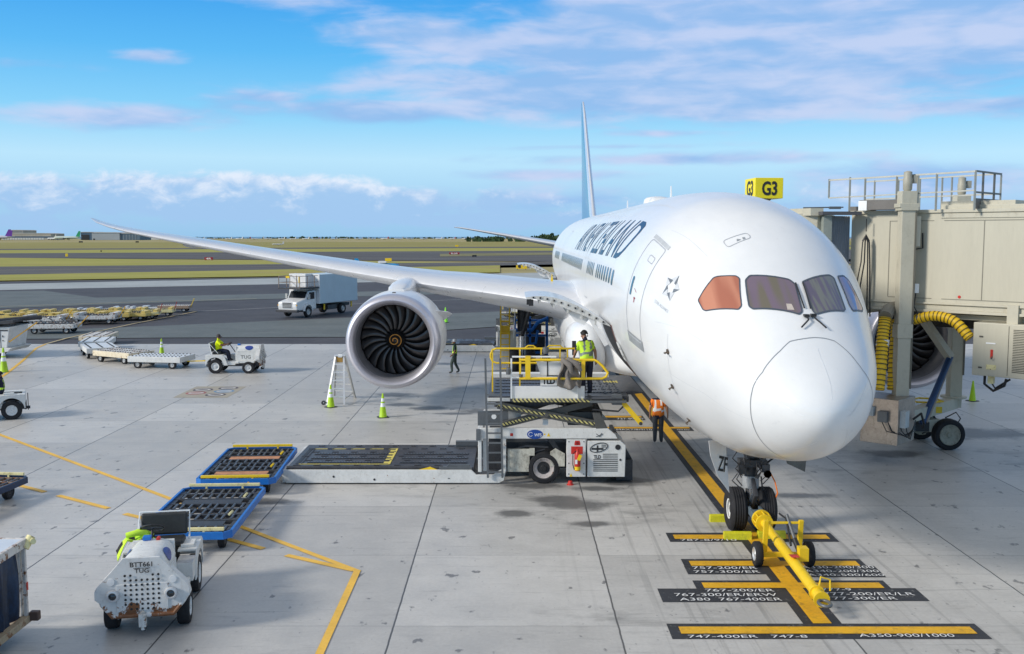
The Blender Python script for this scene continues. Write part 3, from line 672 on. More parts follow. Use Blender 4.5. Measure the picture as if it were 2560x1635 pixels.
# ---------------- wings
LA = [0, 2.2, 3.4, 4.85, 7, 8.5, 10, 13, 16, 19, 22, 24.5, 26.5, 28, 29.2, 30.06]
LE = [20.6, 21.7, 22.6, 23.6, 24.95, 25.9, 26.9, 28.9, 30.85, 32.85, 34.85, 36.5, 37.9, 39.2, 40.5, 41.8]
TE = [35.4, 35.4, 35.4, 35.4, 35.35, 35.3, 35.35, 36.3, 37.2, 38.2, 39.15, 39.95, 40.6, 41.15, 41.75, 42.25]
WZ = [3.75, 3.95, 4.1, 4.28, 4.52, 4.65, 4.82, 5.2, 5.6, 6.02, 6.43, 6.78, 7.07, 7.34, 7.6, 7.86]
TC = [.13, .13, .125, .12, .115, .11, .108, .10, .10, .095, .095, .09, .09, .085, .08, .06]
TW = [2.5, 2.4, 2.2, 1.9, 1.4, 1.1, .8, .3, -.1, -.5, -1, -1.3, -1.5, -1.8, -2, -2]
def airfoil(tc):
    xs = [1, .8, .6, .42, .28, .17, .09, .04, .012, 0]
    yt = lambda x: 5*tc*(.2969*math.sqrt(x)-.126*x-.3516*x*x+.2843*x**3-.1036*x**4)
    up = [(x, yt(x)+.25*tc*math.sin(PI*x)**1.0*.5) for x in xs]; lo = [(x, -yt(x)*.95+.25*tc*math.sin(PI*x)*.2) for x in xs[::-1][1:]]
    return up+lo
def wing(side):
    mb = MB(); n = None; vs = []
    for la, le, te, wz, tc_, tw in zip(LA, LE, TE, WZ, TC, TW):
        A = airfoil(tc_); n = len(A); c_ = te-le; t = R(tw)
        for x, y in A:
            X, Y = x*c_, y*c_
            vs.append((side*la, le+X*math.cos(t)+Y*math.sin(t), wz+Y*math.cos(t)-X*math.sin(t)))
    for i in range(len(LA)-1):
        for j in range(n-1):
            mi = 1 if 6 <= j <= 12 and i >= 1 else 0
            mb.add([], [], 0); mb.f.append((i*n+j, i*n+j+1, (i+1)*n+j+1, (i+1)*n+j)); mb.m.append(mi)
        mb.f.append((i*n+n-1, i*n, (i+1)*n, (i+1)*n+n-1)); mb.m.append(0)
    mb.v = vs; mb.f.append(tuple((len(LA)-1)*n+j for j in range(n))); mb.m.append(0)
    mb.build('wing', [PWG, PSIL], plane, smooth=50)
    for la in (6.2, 13.5, 18.5, 23):   # flap track fairings
        i = max(k_ for k_ in range(len(LA)) if LA[k_] <= la); f_ = (la-LA[i])/(LA[i+1]-LA[i]); te = TE[i]+f_*(TE[i+1]-TE[i]); z = WZ[i]+f_*(WZ[i+1]-WZ[i])
        m2 = MB(); m2.lathe([(-2.6, .02), (-2.0, .12), (-1.0, .19), (0, .18), (.9, .12), (1.5, .02)], (side*la, te-.2, z-.22), 'y', 14); m2.build('flap_fairing', PWG, plane, smooth=60)
wing(-1); wing(1)
# ---------------- tail
def tailsurf(name, secs, mats, vertical=False, side=1, mask=None):
    mb = MB(); vs = []
    for (la, le, te, z, tc_) in secs:
        A = airfoil(tc_); n = len(A); c_ = te-le
        for x, y in A:
            vs.append((side*la, le+x*c_, z+y*c_) if not vertical else (y*c_, le+x*c_, z))
    for i in range(len(secs)-1):
        for j in range(n):
            j2 = (j+1) % n; mb.f.append((i*n+j, i*n+j2, (i+1)*n+j2, (i+1)*n+j)); mb.m.append(1 if 6 <= j <= 11 else 0)
    mb.v = vs; mb.f.append(tuple((len(secs)-1)*n+j for j in range(n))); mb.m.append(0)
    return mb.build(name, mats, plane, smooth=50)
FINB = M('fin_blue', (.03, .22, .42), .3, var=.1, coat=.3)
tailsurf('tail_fin', [(0, 47.0, 60.5, 7.6, .05), (0, 49.3, 60.6, 8.2, .055), (0, 54.0, 61.2, 12.0, .065), (0, 58.4, 62.0, 15.8, .085), (0, 60.2, 62.3, 17.0, .085)], [FINB, PSIL], True)
for sd in (-1, 1): tailsurf('horizontal_stabiliser', [(.0, 54.2, 60.5, 5.9, .09), (1.6, 55.3, 60.6, 6.1, .09), (6, 58.4, 61.5, 6.9, .085), (9.3, 60.6, 62.2, 7.45, .08), (9.9, 61.3, 62.4, 7.52, .06)], [PWG, PSIL], side=sd)
# ---------------- engines
FANM = M('fan_blade_grey', (.10, .092, .09), .34, metal=.75, var=.2, sc=2, stretch=(1, 1, 1)); DINT = M('inlet_liner', (.25, .25, .27), .4, metal=.3, var=.1)
def engine(lat):
    cx, cz, y0 = lat, 2.75, 21.0
    mb = MB()
    mb.lathe([(1.42, 1.40), (1.0, 1.425), (.6, 1.42), (.35, 1.44), (.18, 1.49), (.07, 1.55), (.0, 1.625), (.02, 1.70), (.10, 1.76), (.25, 1.80), (.6, 1.84), (1.2, 1.885), (2.2, 1.92), (3.2, 1.90), (4.2, 1.80), (5.0, 1.64), (5.6, 1.46), (5.62, 1.40), (4.8, 1.42), (3, 1.40)], (cx, y0, cz), 'y', 64,
             mis=[1, 1, 1, 2, 2, 2, 2, 2, 2, 2, 0, 0, 0, 0, 0, 0, 0, 1, 1])
    en = mb.build('engine_nacelle', [PW, DINT, PINK], plane, smooth=45)
    b = MB(); prof = [(1.72, .02), (1.70, 1.405)]; b.lathe(prof, (cx, y0, cz), 'y', 48); b.build('stator_disc', M('stator_dark', (.02, .02, .022), .5), en)
    st = MB()
    for i in range(36):   # pale stators glimpsed between the blades
        a = 2*PI*i/36; u = Vector((math.cos(a), 0, math.sin(a))); st.beam(Vector((cx, y0+1.69, cz))+u*.95, Vector((cx, y0+1.66, cz))+u*1.38, .035, .03)
    st.build('stator_vane', M('stator_pale', (.35, .36, .38), .4), en)
    s_ = MB(); s_.lathe([(.80, .005), (.84, .06), (.95, .17), (1.12, .29), (1.30, .385), (1.42, .42), (1.75, .43)], (cx, y0, cz), 'y', 32); s_.build('spinner', M('spinner_black', (.015, .014, .014), .35, coat=.3), en, smooth=60)
    sp_ = MB(); pts = []
    for i in range(60):
        t = i/59; a = 2*PI*1.75*t-.4; r = .04+.23*t**.9; h = .80+(.04 if r < .06 else (r-.06)*1.22+.04)
        # cone profile height
        h = .84+(r-.06)/(.17-.06)*.11 if r < .17 else .95+(r-.17)/(.12)*.17
        pts.append((cx-math.cos(a)*r, y0+h-.016, cz+math.sin(a)*r))
    sp_.tube(pts, .019, 6); sp_.build('spiral_mark', M('spiral_orange', (.75, .33, .05), .5), en, smooth=60)
    # one fan blade, wide chord, swept
    bl = MB(); nr, nc = 12, 5; vs = []
    for i in range(nr):
        t = i/(nr-1); r = .36+t*1.035; tw = R(22+44*t); sweep = .05*math.sin(t*PI)*1.0-.16*t**3; ch = .30+.22*math.sin(t*2.3)
        for j in range(nc):
            u_ = (j/(nc-1)-.5)*ch; cam_ = .05*(1-(2*j/(nc-1)-1)**2)
            tang = u_*math.sin(tw)+sweep*1.6+cam_*math.cos(tw); axl = u_*math.cos(tw)-cam_*math.sin(tw)
            a = tang/r; vs.append((r*math.sin(a), 1.42+axl*.75, r*math.cos(a)))
    bl.add(vs, [(i*nc+j, i*nc+j+1, (i+1)*nc+j+1, (i+1)*nc+j) for i in range(nr-1) for j in range(nc-1)])
    B0 = bl.build('fan_blade', FANM, en, smooth=60); sol = B0.modifiers.new('t', 'SOLIDIFY'); sol.thickness = .012
    B0.location = (cx, y0, cz)
    for i in range(1, 20):
        c_ = B0.copy(); COL.objects.link(c_); c_.parent = en; c_.rotation_euler = (0, 2*PI*i/20, 0)
    # core nozzle and plug
    m2 = MB(); m2.lathe([(4.6, 1.15), (5.6, 1.0), (6.6, .72), (6.62, .66)], (cx, y0, cz), 'y', 32); m2.lathe([(6.3, .5), (7.0, .3), (7.5, .03)], (cx, y0, cz), 'y', 24); m2.build('exhaust_nozzle', DARK, en, smooth=50)
    # chine
    sd = 1 if lat < 0 else -1
    m3 = MB(); m3.prism([(1.6, 0), (3.0, 0), (2.9, .42), (2.5, .36)], 'xz', -.015, .015)
    a = R(32); m3.v = [(cx+sd*(math.cos(a)*(1.87+z_)-y_*math.sin(a)), y0+x_, cz+math.sin(a)*(1.87+z_)+y_*math.cos(a)) for x_, y_, z_ in [(p[0], p[1]-(p[0]-2.0)*.42, p[2]) for p in m3.v]]; m3.build('chine', PW, en)
    # pylon
    m4 = MB(); st4 = [(22.9, .30, 4.58, 4.72), (23.5, .42, 4.4, 4.86), (24.4, .46, 4.2, 4.96), (25.5, .46, 4.0, 5.0), (27.2, .42, 3.9, 5.02), (29.5, .34, 3.9, 4.85), (31, .2, 4.1, 4.7)]; n4 = 16; vs = []
    for (s, w_, za, zb2) in st4:
        for i in range(n4):
            t = 2*PI*i/n4; c_, s_ = math.cos(t), math.sin(t); vs.append((cx+w_*math.copysign(abs(c_)**.7, c_), s, (za+zb2)/2+(zb2-za)/2*math.copysign(abs(s_)**.7, s_)))
    m4.add(vs, [(i*n4+j, i*n4+(j+1) % n4, (i+1)*n4+(j+1) % n4, (i+1)*n4+j) for i in range(len(st4)-1) for j in range(n4)]); m4.f.append(tuple(range(n4))); m4.m.append(0)
    m4.build('pylon', PW, plane, smooth=60)
    m5 = MB(); m5.box((cx, y0+.95, cz+1.875), (.13, .10, .03)); m5.build('nacelle_vent', BLK, en)
engine(-10.0); engine(10.0)
# ---------------- main gear
for sd in (-1, 1):
    m = MB(); x, y = sd*4.9, 31.7
    m.cyl((x, y, 4.2), (x, y, 2.2), .24, n=16); m.cyl((x, y, 2.3), (x, y, .7), .17, n=16, mi=1); m.beam((x, y-.75, .66), (x, y+.75, .66), .2, .2)
    m.tube([(x, y, 3.0), (x-sd*1.8, y+.4, 4.0)], .1, 10); m.tube([(x, y-.1, 2.0), (x-sd*.5, y-1.6, 3.9)], .09, 10); m.tube([(x+.2, y-.2, 3.8), (x+.24, y-.25, 1.0)], .03, 6)
    for dy in (-.73, .73): m.cyl((x-.5, y+dy, .635), (x+.5, y+dy, .635), .07)
    m.beam((x+sd*.32, y, 3.9), (x+sd*.42, y, 1.9), .9, .04, 2, up=(1, 0, 0))
    o = m.build('main_landing_gear', [DARK, M('gear_chrome', (.6, .6, .62), .25, metal=.9), PW], plane, smooth=40)
    for dx in (-.4, .4):
        for dy in (-.73, .73):
            t = MB(); t.lathe([(-.2, .34), (-.235, .45), (-.235, .55), (-.17, .62), (-.05, .635), (.05, .635), (.17, .62), (.235, .55), (.235, .45), (.2, .34)], (x+dx, y+dy, .635), 'x', 32)
            t.lathe([(-.16, .02), (-.16, .34), (.16, .34), (.16, .02)], (x+dx, y+dy, .635), 'x', 24, mi=1); t.build('wheel', [BLACK, RIM], o, smooth=45)
# ---------------- nose gear
NY = 5.75
m = MB()
for dx in (-.10, .10): m.tube([(dx*1.3, NY-.2, 2.35), (dx, NY-.05, 1.75)], .085, 12)
m.cyl((0, NY, 2.3), (0, NY, 1.28), .15, n=20); m.cyl((0, NY, 1.30), (0, NY, 1.02), .19, n=20, mi=2); m.cyl((0, NY, 1.05), (0, NY, .52), .115, n=20, mi=1); m.cyl((0, NY, .62), (0, NY, .36), .15, n=18)
m.cyl((-.42, NY, .5), (.42, NY, .5), .07, n=12)
m.box((0, NY-.1, 1.62), (.62, .32, .16)); m.box((-.26, NY-.2, 1.5), (.16, .2, .22)); m.box((.27, NY-.2, 1.52), (.18, .22, .18)); m.box((0, NY-.22, 1.9), (.34, .2, .24))
m.tube([(.0, NY-.22, 1.25), (.0, NY-.52, .95), (0, NY-.2, .6)], [.05, .06, .05], 8); m.tube([(-.1, NY-.2, 1.7), (-.3, NY+1.2, 2.3)], .05, 8); m.tube([(.1, NY-.2, 1.7), (.3, NY+1.2, 2.3)], .05, 8)
for i in range(16):
    a = random.uniform(-.42, .42); b = random.uniform(1.35, 2.0)
    m.tube([(a, NY-.24, b), (a*1.25+random.uniform(-.08, .08), NY-.34, b-.14), (a*.85, NY-.24, b-.32)], .014, 5, mi=0)
for sx in (1, 1):
    m.tube([(sx*.30, NY-.2, 2.1), (sx*.44, NY-.28, 1.95), (sx*.46, NY-.28, 1.78), (sx*.33, NY-.2, 1.64)], .022, 6); m.tube([(sx*.2, NY-.15, 1.3), (sx*.24, NY-.2, .9), (sx*.16, NY-.1, .6)], .018, 5)
    m.cyl((sx*.30, NY-.36, 1.40), (sx*.30, NY-.30, 1.40), .085, n=16, mi=3)
m.tube([(.36, NY-.1, 1.5), (.5, NY-.24, 1.2), (.55, NY-.3, .95), (.47, NY-.28, .7)], .016, 5, mi=4)
m.v = [(v_[0]+.13, v_[1], v_[2]) for v_ in m.v]
ng = m.build('nose_landing_gear', [DARK, MATS['gear_chrome'], M('gear_pale', (.42, .43, .44), .4, metal=.3), DGLASS, ORV], plane, smooth=40)
for dx in (-.205, .465):
    t = MB(); prof = [(-.15, .23), (-.19, .30), (-.20, .40), (-.165, .475)]
    for yy in (-.11, -.055, 0, .055, .11): prof += [(yy-.018, .498), (yy-.008, .508), (yy+.008, .508), (yy+.018, .498)] if yy not in () else []
    prof += [(.165, .475), (.20, .40), (.19, .30), (.15, .23)]
    t.lathe(prof, (dx, NY, .508), 'x', 40); tw_ = t.build('tyre', BLACK, ng, smooth=40)
    t = MB(); t.lathe([(-.155, .20), (-.165, .235), (-.12, .22), (-.09, .13), (-.10, .10), (-.13, .09), (-.14, .02)], (dx, NY, .508), 'x', 30, mis=[0, 0, 0, 0, 1, 1]); t.lathe([(.14, .02), (.13, .09), (.09, .13), (.12, .22), (.165, .235)], (dx, NY, .508), 'x', 30, mi=0); t.build('rim', [M('rim_white', (.75, .75, .73), .4, var=.08), DARK], ng, smooth=40)
# forward doors facing the camera slightly
fd = MB(); fd.prism([(0, .02), (.52, -.02), (.56, -.5), (.66, -1.25), (.28, -.8), (.06, -.32)], 'xz', -.018, .018); fd.v = [(-1.02+x_*.85, NY-.78+y_+x_*.5, 2.24+z_) for x_, y_, z_ in fd.v]
o = fd.build('gear_door', PW, plane, bevel=.006)
t_ = MB(); t_.text("ZF", (-1.02+.24, NY-.78+.30*.5-.032, 1.56), (.90, .45, -.28), (.08, .04, .95), .26, .36, bold=.02); t_.build('door_lettering', BLK, o, recalc=False)
fd = MB(); fd.prism([(0, 0), (-.58, .02), (-.50, -.38), (-.06, -.60)], 'xz', -.03, .03); fd.v = [(1.28+x_, NY-.5+y_+x_*.3, 2.10+z_) for x_, y_, z_ in fd.v]
fd.build('gear_door', [M('door_inner_grey', (.12, .12, .11), .6, var=.3, dirt=.3)], plane, bevel=.006)
# ---------------- cargo doors (open) and their openings
def cargo(s0, s1, hp, low, name):
    # opening on the starboard side (photo left)
    o = patch('cargo_opening', [[(s0, hp), (s1, hp), (s1, low), (s0, low)]], BLK, .004, .3, 3)
    patch('door_seal', strip([(s0, hp), (s0, (hp+low)/2), (s0, low)], .07), M('seal_red', (.45, .04, .03), .5), .010, .5, 3, parent=o)
    patch('door_frame', strip([(s0-.10, hp), (s0-.10, (hp+low)/2), (s0-.10, low)], .09), M('frame_greenish', (.24, .25, .22), .5, var=.2), .008, .5, 3, parent=o)
    H_ = fus(s0, hp); m = MB(); N = 12; prof = []
    # door: arc of the fuselage skin swung up about its hinge
    for i in range(N+1):
        t = i/N; prof.append((H_.x-.05-2.3*(t*.985), H_.z+.02+.78*math.sin(t*PI*.60)*1.0-.0*t))
    th = [.05+.17*math.sin(PI*min(1, (i/N)*1.05)) for i in range(N+1)]
    up = [p for p in prof]; lo = [(p[0]+.03, p[1]-th[i]) for i, p in enumerate(prof)]
    poly = up+lo[::-1]
    n = len(poly); vs = [(p[0], s0, p[1]) for p in poly]+[(p[0], s1, p[1]) for p in poly]
    m.add(vs, [(i, i+1, n+i+1, n+i) for i in range(N)], 0); m.add([], []); b = 0
    m.f += [(N+1+i, N+2+i, n+N+2+i, n+N+1+i) for i in range(N)]; m.m += [1]*N
    m.f += [(N, N+1, n+N+1, n+N), (n-1, 0, n, 2*n-1)]; m.m += [0, 1]
    for side_ in (0, n):
        for i in range(N): m.f.append((side_+i, side_+i+1, side_+n-2-i, side_+n-1-i)); m.m.append(1)
    d_ = m.build('cargo_door', [PWG, M('door_edge', (.62, .62, .60), .5, var=.12, dirt=.35, dirtc=(.2, .19, .16))], plane, smooth=30)
    e = MB()
    for i in range(1, N):   # frames, latches and dark sockets along the door edge
        p = prof[i]; e.box((p[0]+.02, s0-.012, p[1]-th[i]*.45), (.045, .02, .045), 0)
        if i % 2 == 0: e.bb((p[0]-.02, s0+.02, p[1]-th[i]-.10), (p[0]+.03, s1-.02, p[1]-th[i]+.02), 1)
    e.bb((prof[-1][0]+.03, s0+.05, prof[-1][1]-.20), (prof[-1][0]+.16, s0+.3, prof[-1][1]-.06), 0); e.bb((prof[-2][0]-.1, s0+.02, prof[-2][1]-.26), (prof[-2][0]+.02, s0+.3, prof[-2][1]-.1), 0)
    e.build('latch', [BLK, M('door_inner_pale', (.5, .5, .48), .5, var=.15)], d_)
    a = MB(); A_ = Vector((H_.x-.62, s0+.08, H_.z+.30)); B_ = Vector((H_.x-.12, s0+.12, H_.z-.55)); a.beam(A_, B_, .12, .05, 0, up=(0, 1, 0)); a.cyl(A_+Vector((0, -.06, 0)), A_+Vector((0, .04, 0)), .09, n=16, mi=1)
    a.cyl(A_+Vector((0, -.075, 0)), A_+Vector((0, -.06, 0)), .055, n=14, mi=2); a.prism([(A_.x-.75, A_.z+.30), (A_.x+.1, A_.z-.05), (A_.x-.1, A_.z-.30), (A_.x-.35, A_.z-.2)], 'xz', s0+.16, s0+.2, 0); a.build('door_arm', [PW, ALU, BLK], d_)
    return d_
cargo(9.9, 12.6, 197.0, 232, 'fwd'); 
cargo(42.2, 45.0, 197.0, 232, 'aft')
# cargo control panel door
patch('panel_door', [rnd([(8.95, 203.5), (9.45, 203.5), (9.45, 213), (8.95, 213)], .08)], M('panel_white', (.80, .80, .79), .5), .05, .3, 3)
patch('panel_socket', [[(9.05, 206), (9.15, 206), (9.15, 207), (9.05, 207)], [(9.05, 210), (9.2, 210), (9.2, 211), (9.05, 211)]], BLK, .055, .3, 3)
# small yellow flag on the wing top
f_ = MB(); f_.prism([(-.08, 0), (.08, 0), (0, .5)], 'xz', -.02, .02); f_.v = [(-3.7+x_, 25.6+y_, 4.75+z_) for x_, y_, z_ in f_.v]; f_.build('wing_fence_flag', YEL, plane)

# ================================================================== GROUND EQUIPMENT
def wheel(par, c, r, w, axis='y', rim=RIM, hub=.55, tyre=BLACK, darkhub=False):
    t = MB(); t.lathe([(-w*.42, r*hub), (-w*.5, r*.72), (-w*.46, r*.93), (-w*.3, r), (w*.3, r), (w*.46, r*.93), (w*.5, r*.72), (w*.42, r*hub)], c, axis, 28)
    o = t.build('wheel', tyre, par, smooth=40)
    t = MB(); t.lathe([(-w*.43, .01), (-w*.43, r*.16), (-w*.30, r*.20), (-w*.28, r*.40), (-w*.46, r*hub*.96), (-w*.40, r*hub*1.02), (w*.40, r*hub*1.02), (w*.46, r*hub*.96), (w*.28, r*.40), (w*.30, r*.20), (w*.43, r*.16), (w*.43, .01)], c, axis, 24, mis=[1, 1, 1, 0, 0, 0, 0, 0, 1, 1, 1] if darkhub else None)
    t.build('rim', [rim, BLK] if darkhub else rim, o, smooth=40); return o
# ---------------------------------------------------------------- main deck loader
def loader(label, Yoff):
    L = thing('cargo_loader', label, 'cargo loader', (0, 27.0+Yoff, 0), 0, 'scissor lift cargo loaders under the jet')
    # local frame: x world, y away from the camera, near face y = 0
    m = MB()   # low side panel with the cut-out by the ladder
    pol = [(-6.28, .05), (-.35, .05), (-.22, .12), (-.17, .40), (-.30, .42), (-.42, .36), (-.50, .28), (-.98, .28), (-1.12, .42), (-6.28, .42)]
    m.prism([(-6.27+.0, .12), (-6.2, .05)]+pol[1:9]+[(-6.30, .42)], 'xz', -.02, .05)
    m.bb((-6.32, 0, .06), (-6.24, 3.1, .42)); m.bb((-6.3, 3.1, .06), (-.2, 3.16, .42))
    sp_ = m.build('side_panel', WHITE, L, bevel=.012)
    m = MB()
    for x, z in ((-4.9, .23), (-3.78, .15)): m.cyl((x, -.03, z), (x, -.015, z), .03, n=12)
    for x in (-1.75, -1.72): m.cyl((x, -.03, .18), (x, -.015, .18), .012, n=8)
    m.build('bolt_hole', BLK, sp_)
    m = MB(); m.bb((-6.2, .06, .2), (-1.05, 3.06, .47)); m.cyl((-6.2, .05, .47), (-1.9, .05, .47), .045, n=12, mi=1)
    dk = m.build('main_platform', [DECK, DARK], L, bevel=.01)
    m = MB()
    for y in (.62, 1.17, 1.72): 
        for (a, b) in ((-5.75, -3.62), (-3.15, -1.25)):
            m.bb((a, y-.09, .471), (b, y+.09, .478), 0)
            for i in range(int((b-a)/.085)): m.bb((a+.02+i*.085, y-.05, .478), (a+.07+i*.085, y+.05, .500), 1)
    m.build('drive_chain', [BLK, ROLL], dk)
    m = MB()
    for i in range(9):
        for j, y in enumerate((.30, .90, 1.45, 2.0, 2.45, 2.85)):
            x = -6.0+i*.56+(j % 2)*.22
            if x < -1.3: m.bb((x-.07, y-.035, .471), (x+.07, y+.035, .482), 0); m.box((x+.10, y, .485), (.05, .04, .03), 1)
    m.bb((-6.05, .45, .472), (-5.95, 2.4, .479), 0); m.bb((-5.9, .45, .472), (-5.86, 2.4, .479), 0)
    m.build('roller_pocket', [BLK, ROLL], dk)
    m = MB(); m.bb((-5.95, .42, .472), (-3.42, .47, .4775)); m.bb((-5.9, 2.42, .472), (-3.42, 2.47, .4775)); m.bb((-3.46, .42, .4785), (-3.40, 2.47, .484))
    for i in range(5): m.bb((-3.60, .55+i*.38, .472), (-3.46, .75+i*.38, .4765))
    m.build('guide_line', M('deck_yellow', (.75, .62, .12), .5, var=.1, dirt=.3), dk)
    m = MB(); m.bb((-2.0, -.01, .44), (-1.1, .10, .50)); m.bb((-1.75, .02, .49), (-1.15, .05, .56)); m.beam((-1.85, .03, .42), (-1.7, .03, .58), .03, .03); m.bb((-1.7, 2.8, .5), (-.9, 3.0, .62)); m.build('side_guide', GREY, dk)
    m = MB(); m.prism([(-2.55, .42), (-2.05, .42), (-2.25, .50)], 'xz', .0, .04); m.build('guide_flag', YEL, dk)
    # chassis
    m = MB(); m.prism([(-.95, 1.28), (2.55, 1.28), (2.9, 1.28), (2.83, 1.40), (2.62, 1.57), (-.85, 1.57), (-.95, 1.50)], 'xz', 0, .14); m.prism([(-.95, 1.28), (2.9, 1.28), (2.62, 1.57), (-.85, 1.57)], 'xz', 2.9, 3.04)
    m.bb((-.95, .14, 1.3), (-.8, 2.9, 1.5)); m.bb((2.5, .14, 1.3), (2.64, 2.9, 1.55))
    m.bb((-.93, .0, .35), (-.83, .10, 1.28)); m.bb((-.28, .0, .35), (-.16, .10, 1.28)); m.bb((-.80, .12, .35), (-.68, .24, 1.28)); m.bb((-.93, 2.94, .35), (-.83, 3.04, 1.28))
    fr = m.build('chassis_frame', WHITE, L, bevel=.015)
    m = MB(); m.bb((-.66, .7, .25), (-.25, 2.3, 1.2)); m.bb((-.2, .5, .35), (3.1, 2.5, .55)); m.bb((-.2, .9, .5), (1.6, 2.3, 1.0)); m.beam((1.0, .25, 1.28), (1.5, .35, .55), .16, .12); m.tube([(-.1, .2, .9), (.4, .15, 1.05), (1.0, .2, 1.0)], .03, 6); m.tube([(-.3, .25, .8), (.2, .25, .7), (.9, .2, .95)], .022, 6)
    m.bb((2.9, .3, .05), (3.35, 2.7, .62)); m.prism([(2.9, .62), (3.35, .35), (3.35, .62), (3.0, 1.2), (2.9, 1.2)], 'xz', .5, 2.5)
    m.build('undercarriage', DARK, fr)
    m = MB(); m.bb((-.12, .05, .35), (.48, .12, .98)); m.bb((.48, .05, .8), (.62, .12, 1.0)); m.prism([(1.05, .5), (1.45, .5), (1.45, .85), (1.2, 1.0), (1.05, .9)], 'xz', .05, .1); m.build('wheel_arch_plate', M('arch_plate', (.55, .53, .45), .5, var=.15, dirt=.5, dirtc=(.2, .18, .14)), fr)
    w_ = wheel(L, (.87, .20, .445), .445, .34, rim=M('rim_rusty', (.45, .40, .38), .6, var=.15, dirt=.4, rust=.3), hub=.66, darkhub=True); wheel(L, (.87, 2.8, .445), .445, .34)
    # emblem on the beam
    m = MB(); n = 30; cx, cz = .63, 1.405
    m.quad([(cx+.22*math.cos(2*PI*i/n), -.004, cz+.13*math.sin(2*PI*i/n)) for i in range(n)], 0)
    m.text('WFS', (cx-.02, -.008, cz-.06), (1, 0, 0), (0, 0, 1), .20, .085, 1, .01)
    pts = [(cx-.12+.055*math.cos(R(a)), -.009, cz+.0+.055*math.sin(R(a))) for a in range(30, 340, 20)]; m.tube(pts, .006, 5, mi=1)
    m.quad([(cx+.24, -.004, cz-.02), (cx+.28, -.004, cz-.02), (cx+.28, -.004, cz+.02), (cx+.24, -.004, cz+.02)], 2); m.quad([(cx+.32, -.004, cz-.06), (cx+.42, -.004, cz-.06), (cx+.37, -.004, cz+.04)], 2)
    m.quad([(cx-.68, -.004, cz-.05), (cx-.60, -.004, cz-.05), (cx-.60, -.004, cz+.03), (cx-.68, -.004, cz+.03)], 3)
    m.build('company_emblem', [M('emblem_blue', (.01, .06, .30), .4), REFL, YEL, RED], fr, recalc=False)
    m = MB(); m.beam((2.30, -.006, 1.42), (2.42, -.006, 1.34), .01, .03, up=(0, 1, 0)); m.beam((2.46, -.006, 1.44), (2.38, -.006, 1.34), .01, .03, up=(0, 1, 0)); m.beam((2.30, -.007, 1.34), (2.48, -.007, 1.40), .01, .012, up=(0, 1, 0)); m.build('hand_hold', BLK, fr)
    # control panel with extinguisher
    m = MB(); m.bb((1.50, -.01, .22), (2.02, .3, 1.26)); cp = m.build('control_panel', WHITE, L, bevel=.01)
    m = MB()
    for x in (1.56, 1.97):
        for z in (.30, .60, 1.2): m.cyl((x, -.016, z), (x, -.008, z), .017, n=10)
    m.bb((1.62, -.014, .86), (1.94, -.011, 1.07), 1); m.prism([(1.71, 1.10), (1.87, 1.10), (1.87, 1.16), (1.85, 1.23), (1.73, 1.23), (1.71, 1.16)], 'xz', -.013, -.010, 1)
    m.prism([(1.58, .23), (1.66, .23), (1.62, .33)], 'xz', -.014, -.011, 2); m.cyl((1.79, -.02, 1.16), (1.79, -.013, 1.16), .04, n=14, mi=3)
    m.build('panel_sign', [BLK, RED, YEL, M('dark_red', (.25, .01, .01), .4)], cp)
    ex = MB(); ex.lathe([(.42, .0), (.42, .075), (.45, .085), (.86, .085), (.93, .05), (.96, .035), (1.02, .03), (1.03, .001)], (1.79, -.11, 0), 'z', 18); ex.bb((1.72, -.20, .62), (1.78, -.19, .74), 2)
    ex.lathe([(.44, .088), (.54, .088)], (1.79, -.11, 0), 'z', 18, 1); ex.box((1.84, -.20, .80), (.09, .02, .16), 1, ry=.4); ex.tube([(1.75, -.12, .97), (1.66, -.16, .9), (1.66, -.16, .6), (1.7, -.14, .45)], .014, 6, 3)
    ex.build('fire_extinguisher', [RED, YEL, REFL, BLK], cp, smooth=40)
    m = MB(); m.lathe([(.0, .10), (.02, .10), (.03, .075), (.12, .055), (.13, .04)], (1.60, -.05, 0), 'z', 14); m.build('beacon', [RED], cp, smooth=40, label='small red cone shaped lamp below the panel')
    # engine cover
    m = MB(); m.prism([(2.07, .22), (3.10, .22), (3.12, 1.10), (2.98, 1.22), (2.07, 1.22)], 'xz', -.02, 1.2); ec = m.build('engine_cover', WHITE, L, bevel=.015)
    m = MB()
    for i in range(7): m.bb((2.23, -.028, .38+i*.052), (2.90, -.021, .400+i*.052))
    for i in range(3): m.bb((2.49, -.028, .745+i*.052), (2.90, -.021, .762+i*.052))
    m.cyl((2.90, -.032, 1.05), (2.90, -.022, 1.05), .075, n=20); m.cyl((2.97, -.032, .70), (2.97, -.022, .70), .03, n=12); m.build('vent_grille', BLK, ec)
    m = MB(); m.text('TLD', (2.24, -.026, .73), (1, 0, 0), (0, 0, 1), .20, .10, bold=.04); pts = [(2.33+.24*math.cos(R(a))+.05, -.026, 1.04+.12*math.sin(R(a))+.05*math.cos(R(a))) for a in range(0, 361, 20)]; m.tube(pts, .012, 5, caps=False)
    m.bb((2.18, -.03, .98), (2.50, -.022, 1.03)); m.bb((2.32, -.03, .93), (2.36, -.022, 1.10)); m.bb((2.45, -.03, 1.05), (2.58, -.022, 1.07)); m.bb((2.45, -.03, 1.10), (2.58, -.022, 1.12)); m.build('maker_lettering', BLK, ec, recalc=False)
    # ladder
    m = MB()
    for x in (-.66, -.26): m.beam((x, -.10, .22), (x-.06, -.17, 3.52), .045, .055, up=(1, 0, 0))
    for z in [.38+.27*i for i in range(8)]+[2.52]: m.beam((-.66-(z-.22)*.018, -.10-(z-.22)*.02, z), (-.26-(z-.22)*.018, -.10-(z-.22)*.02, z), .05, .04)
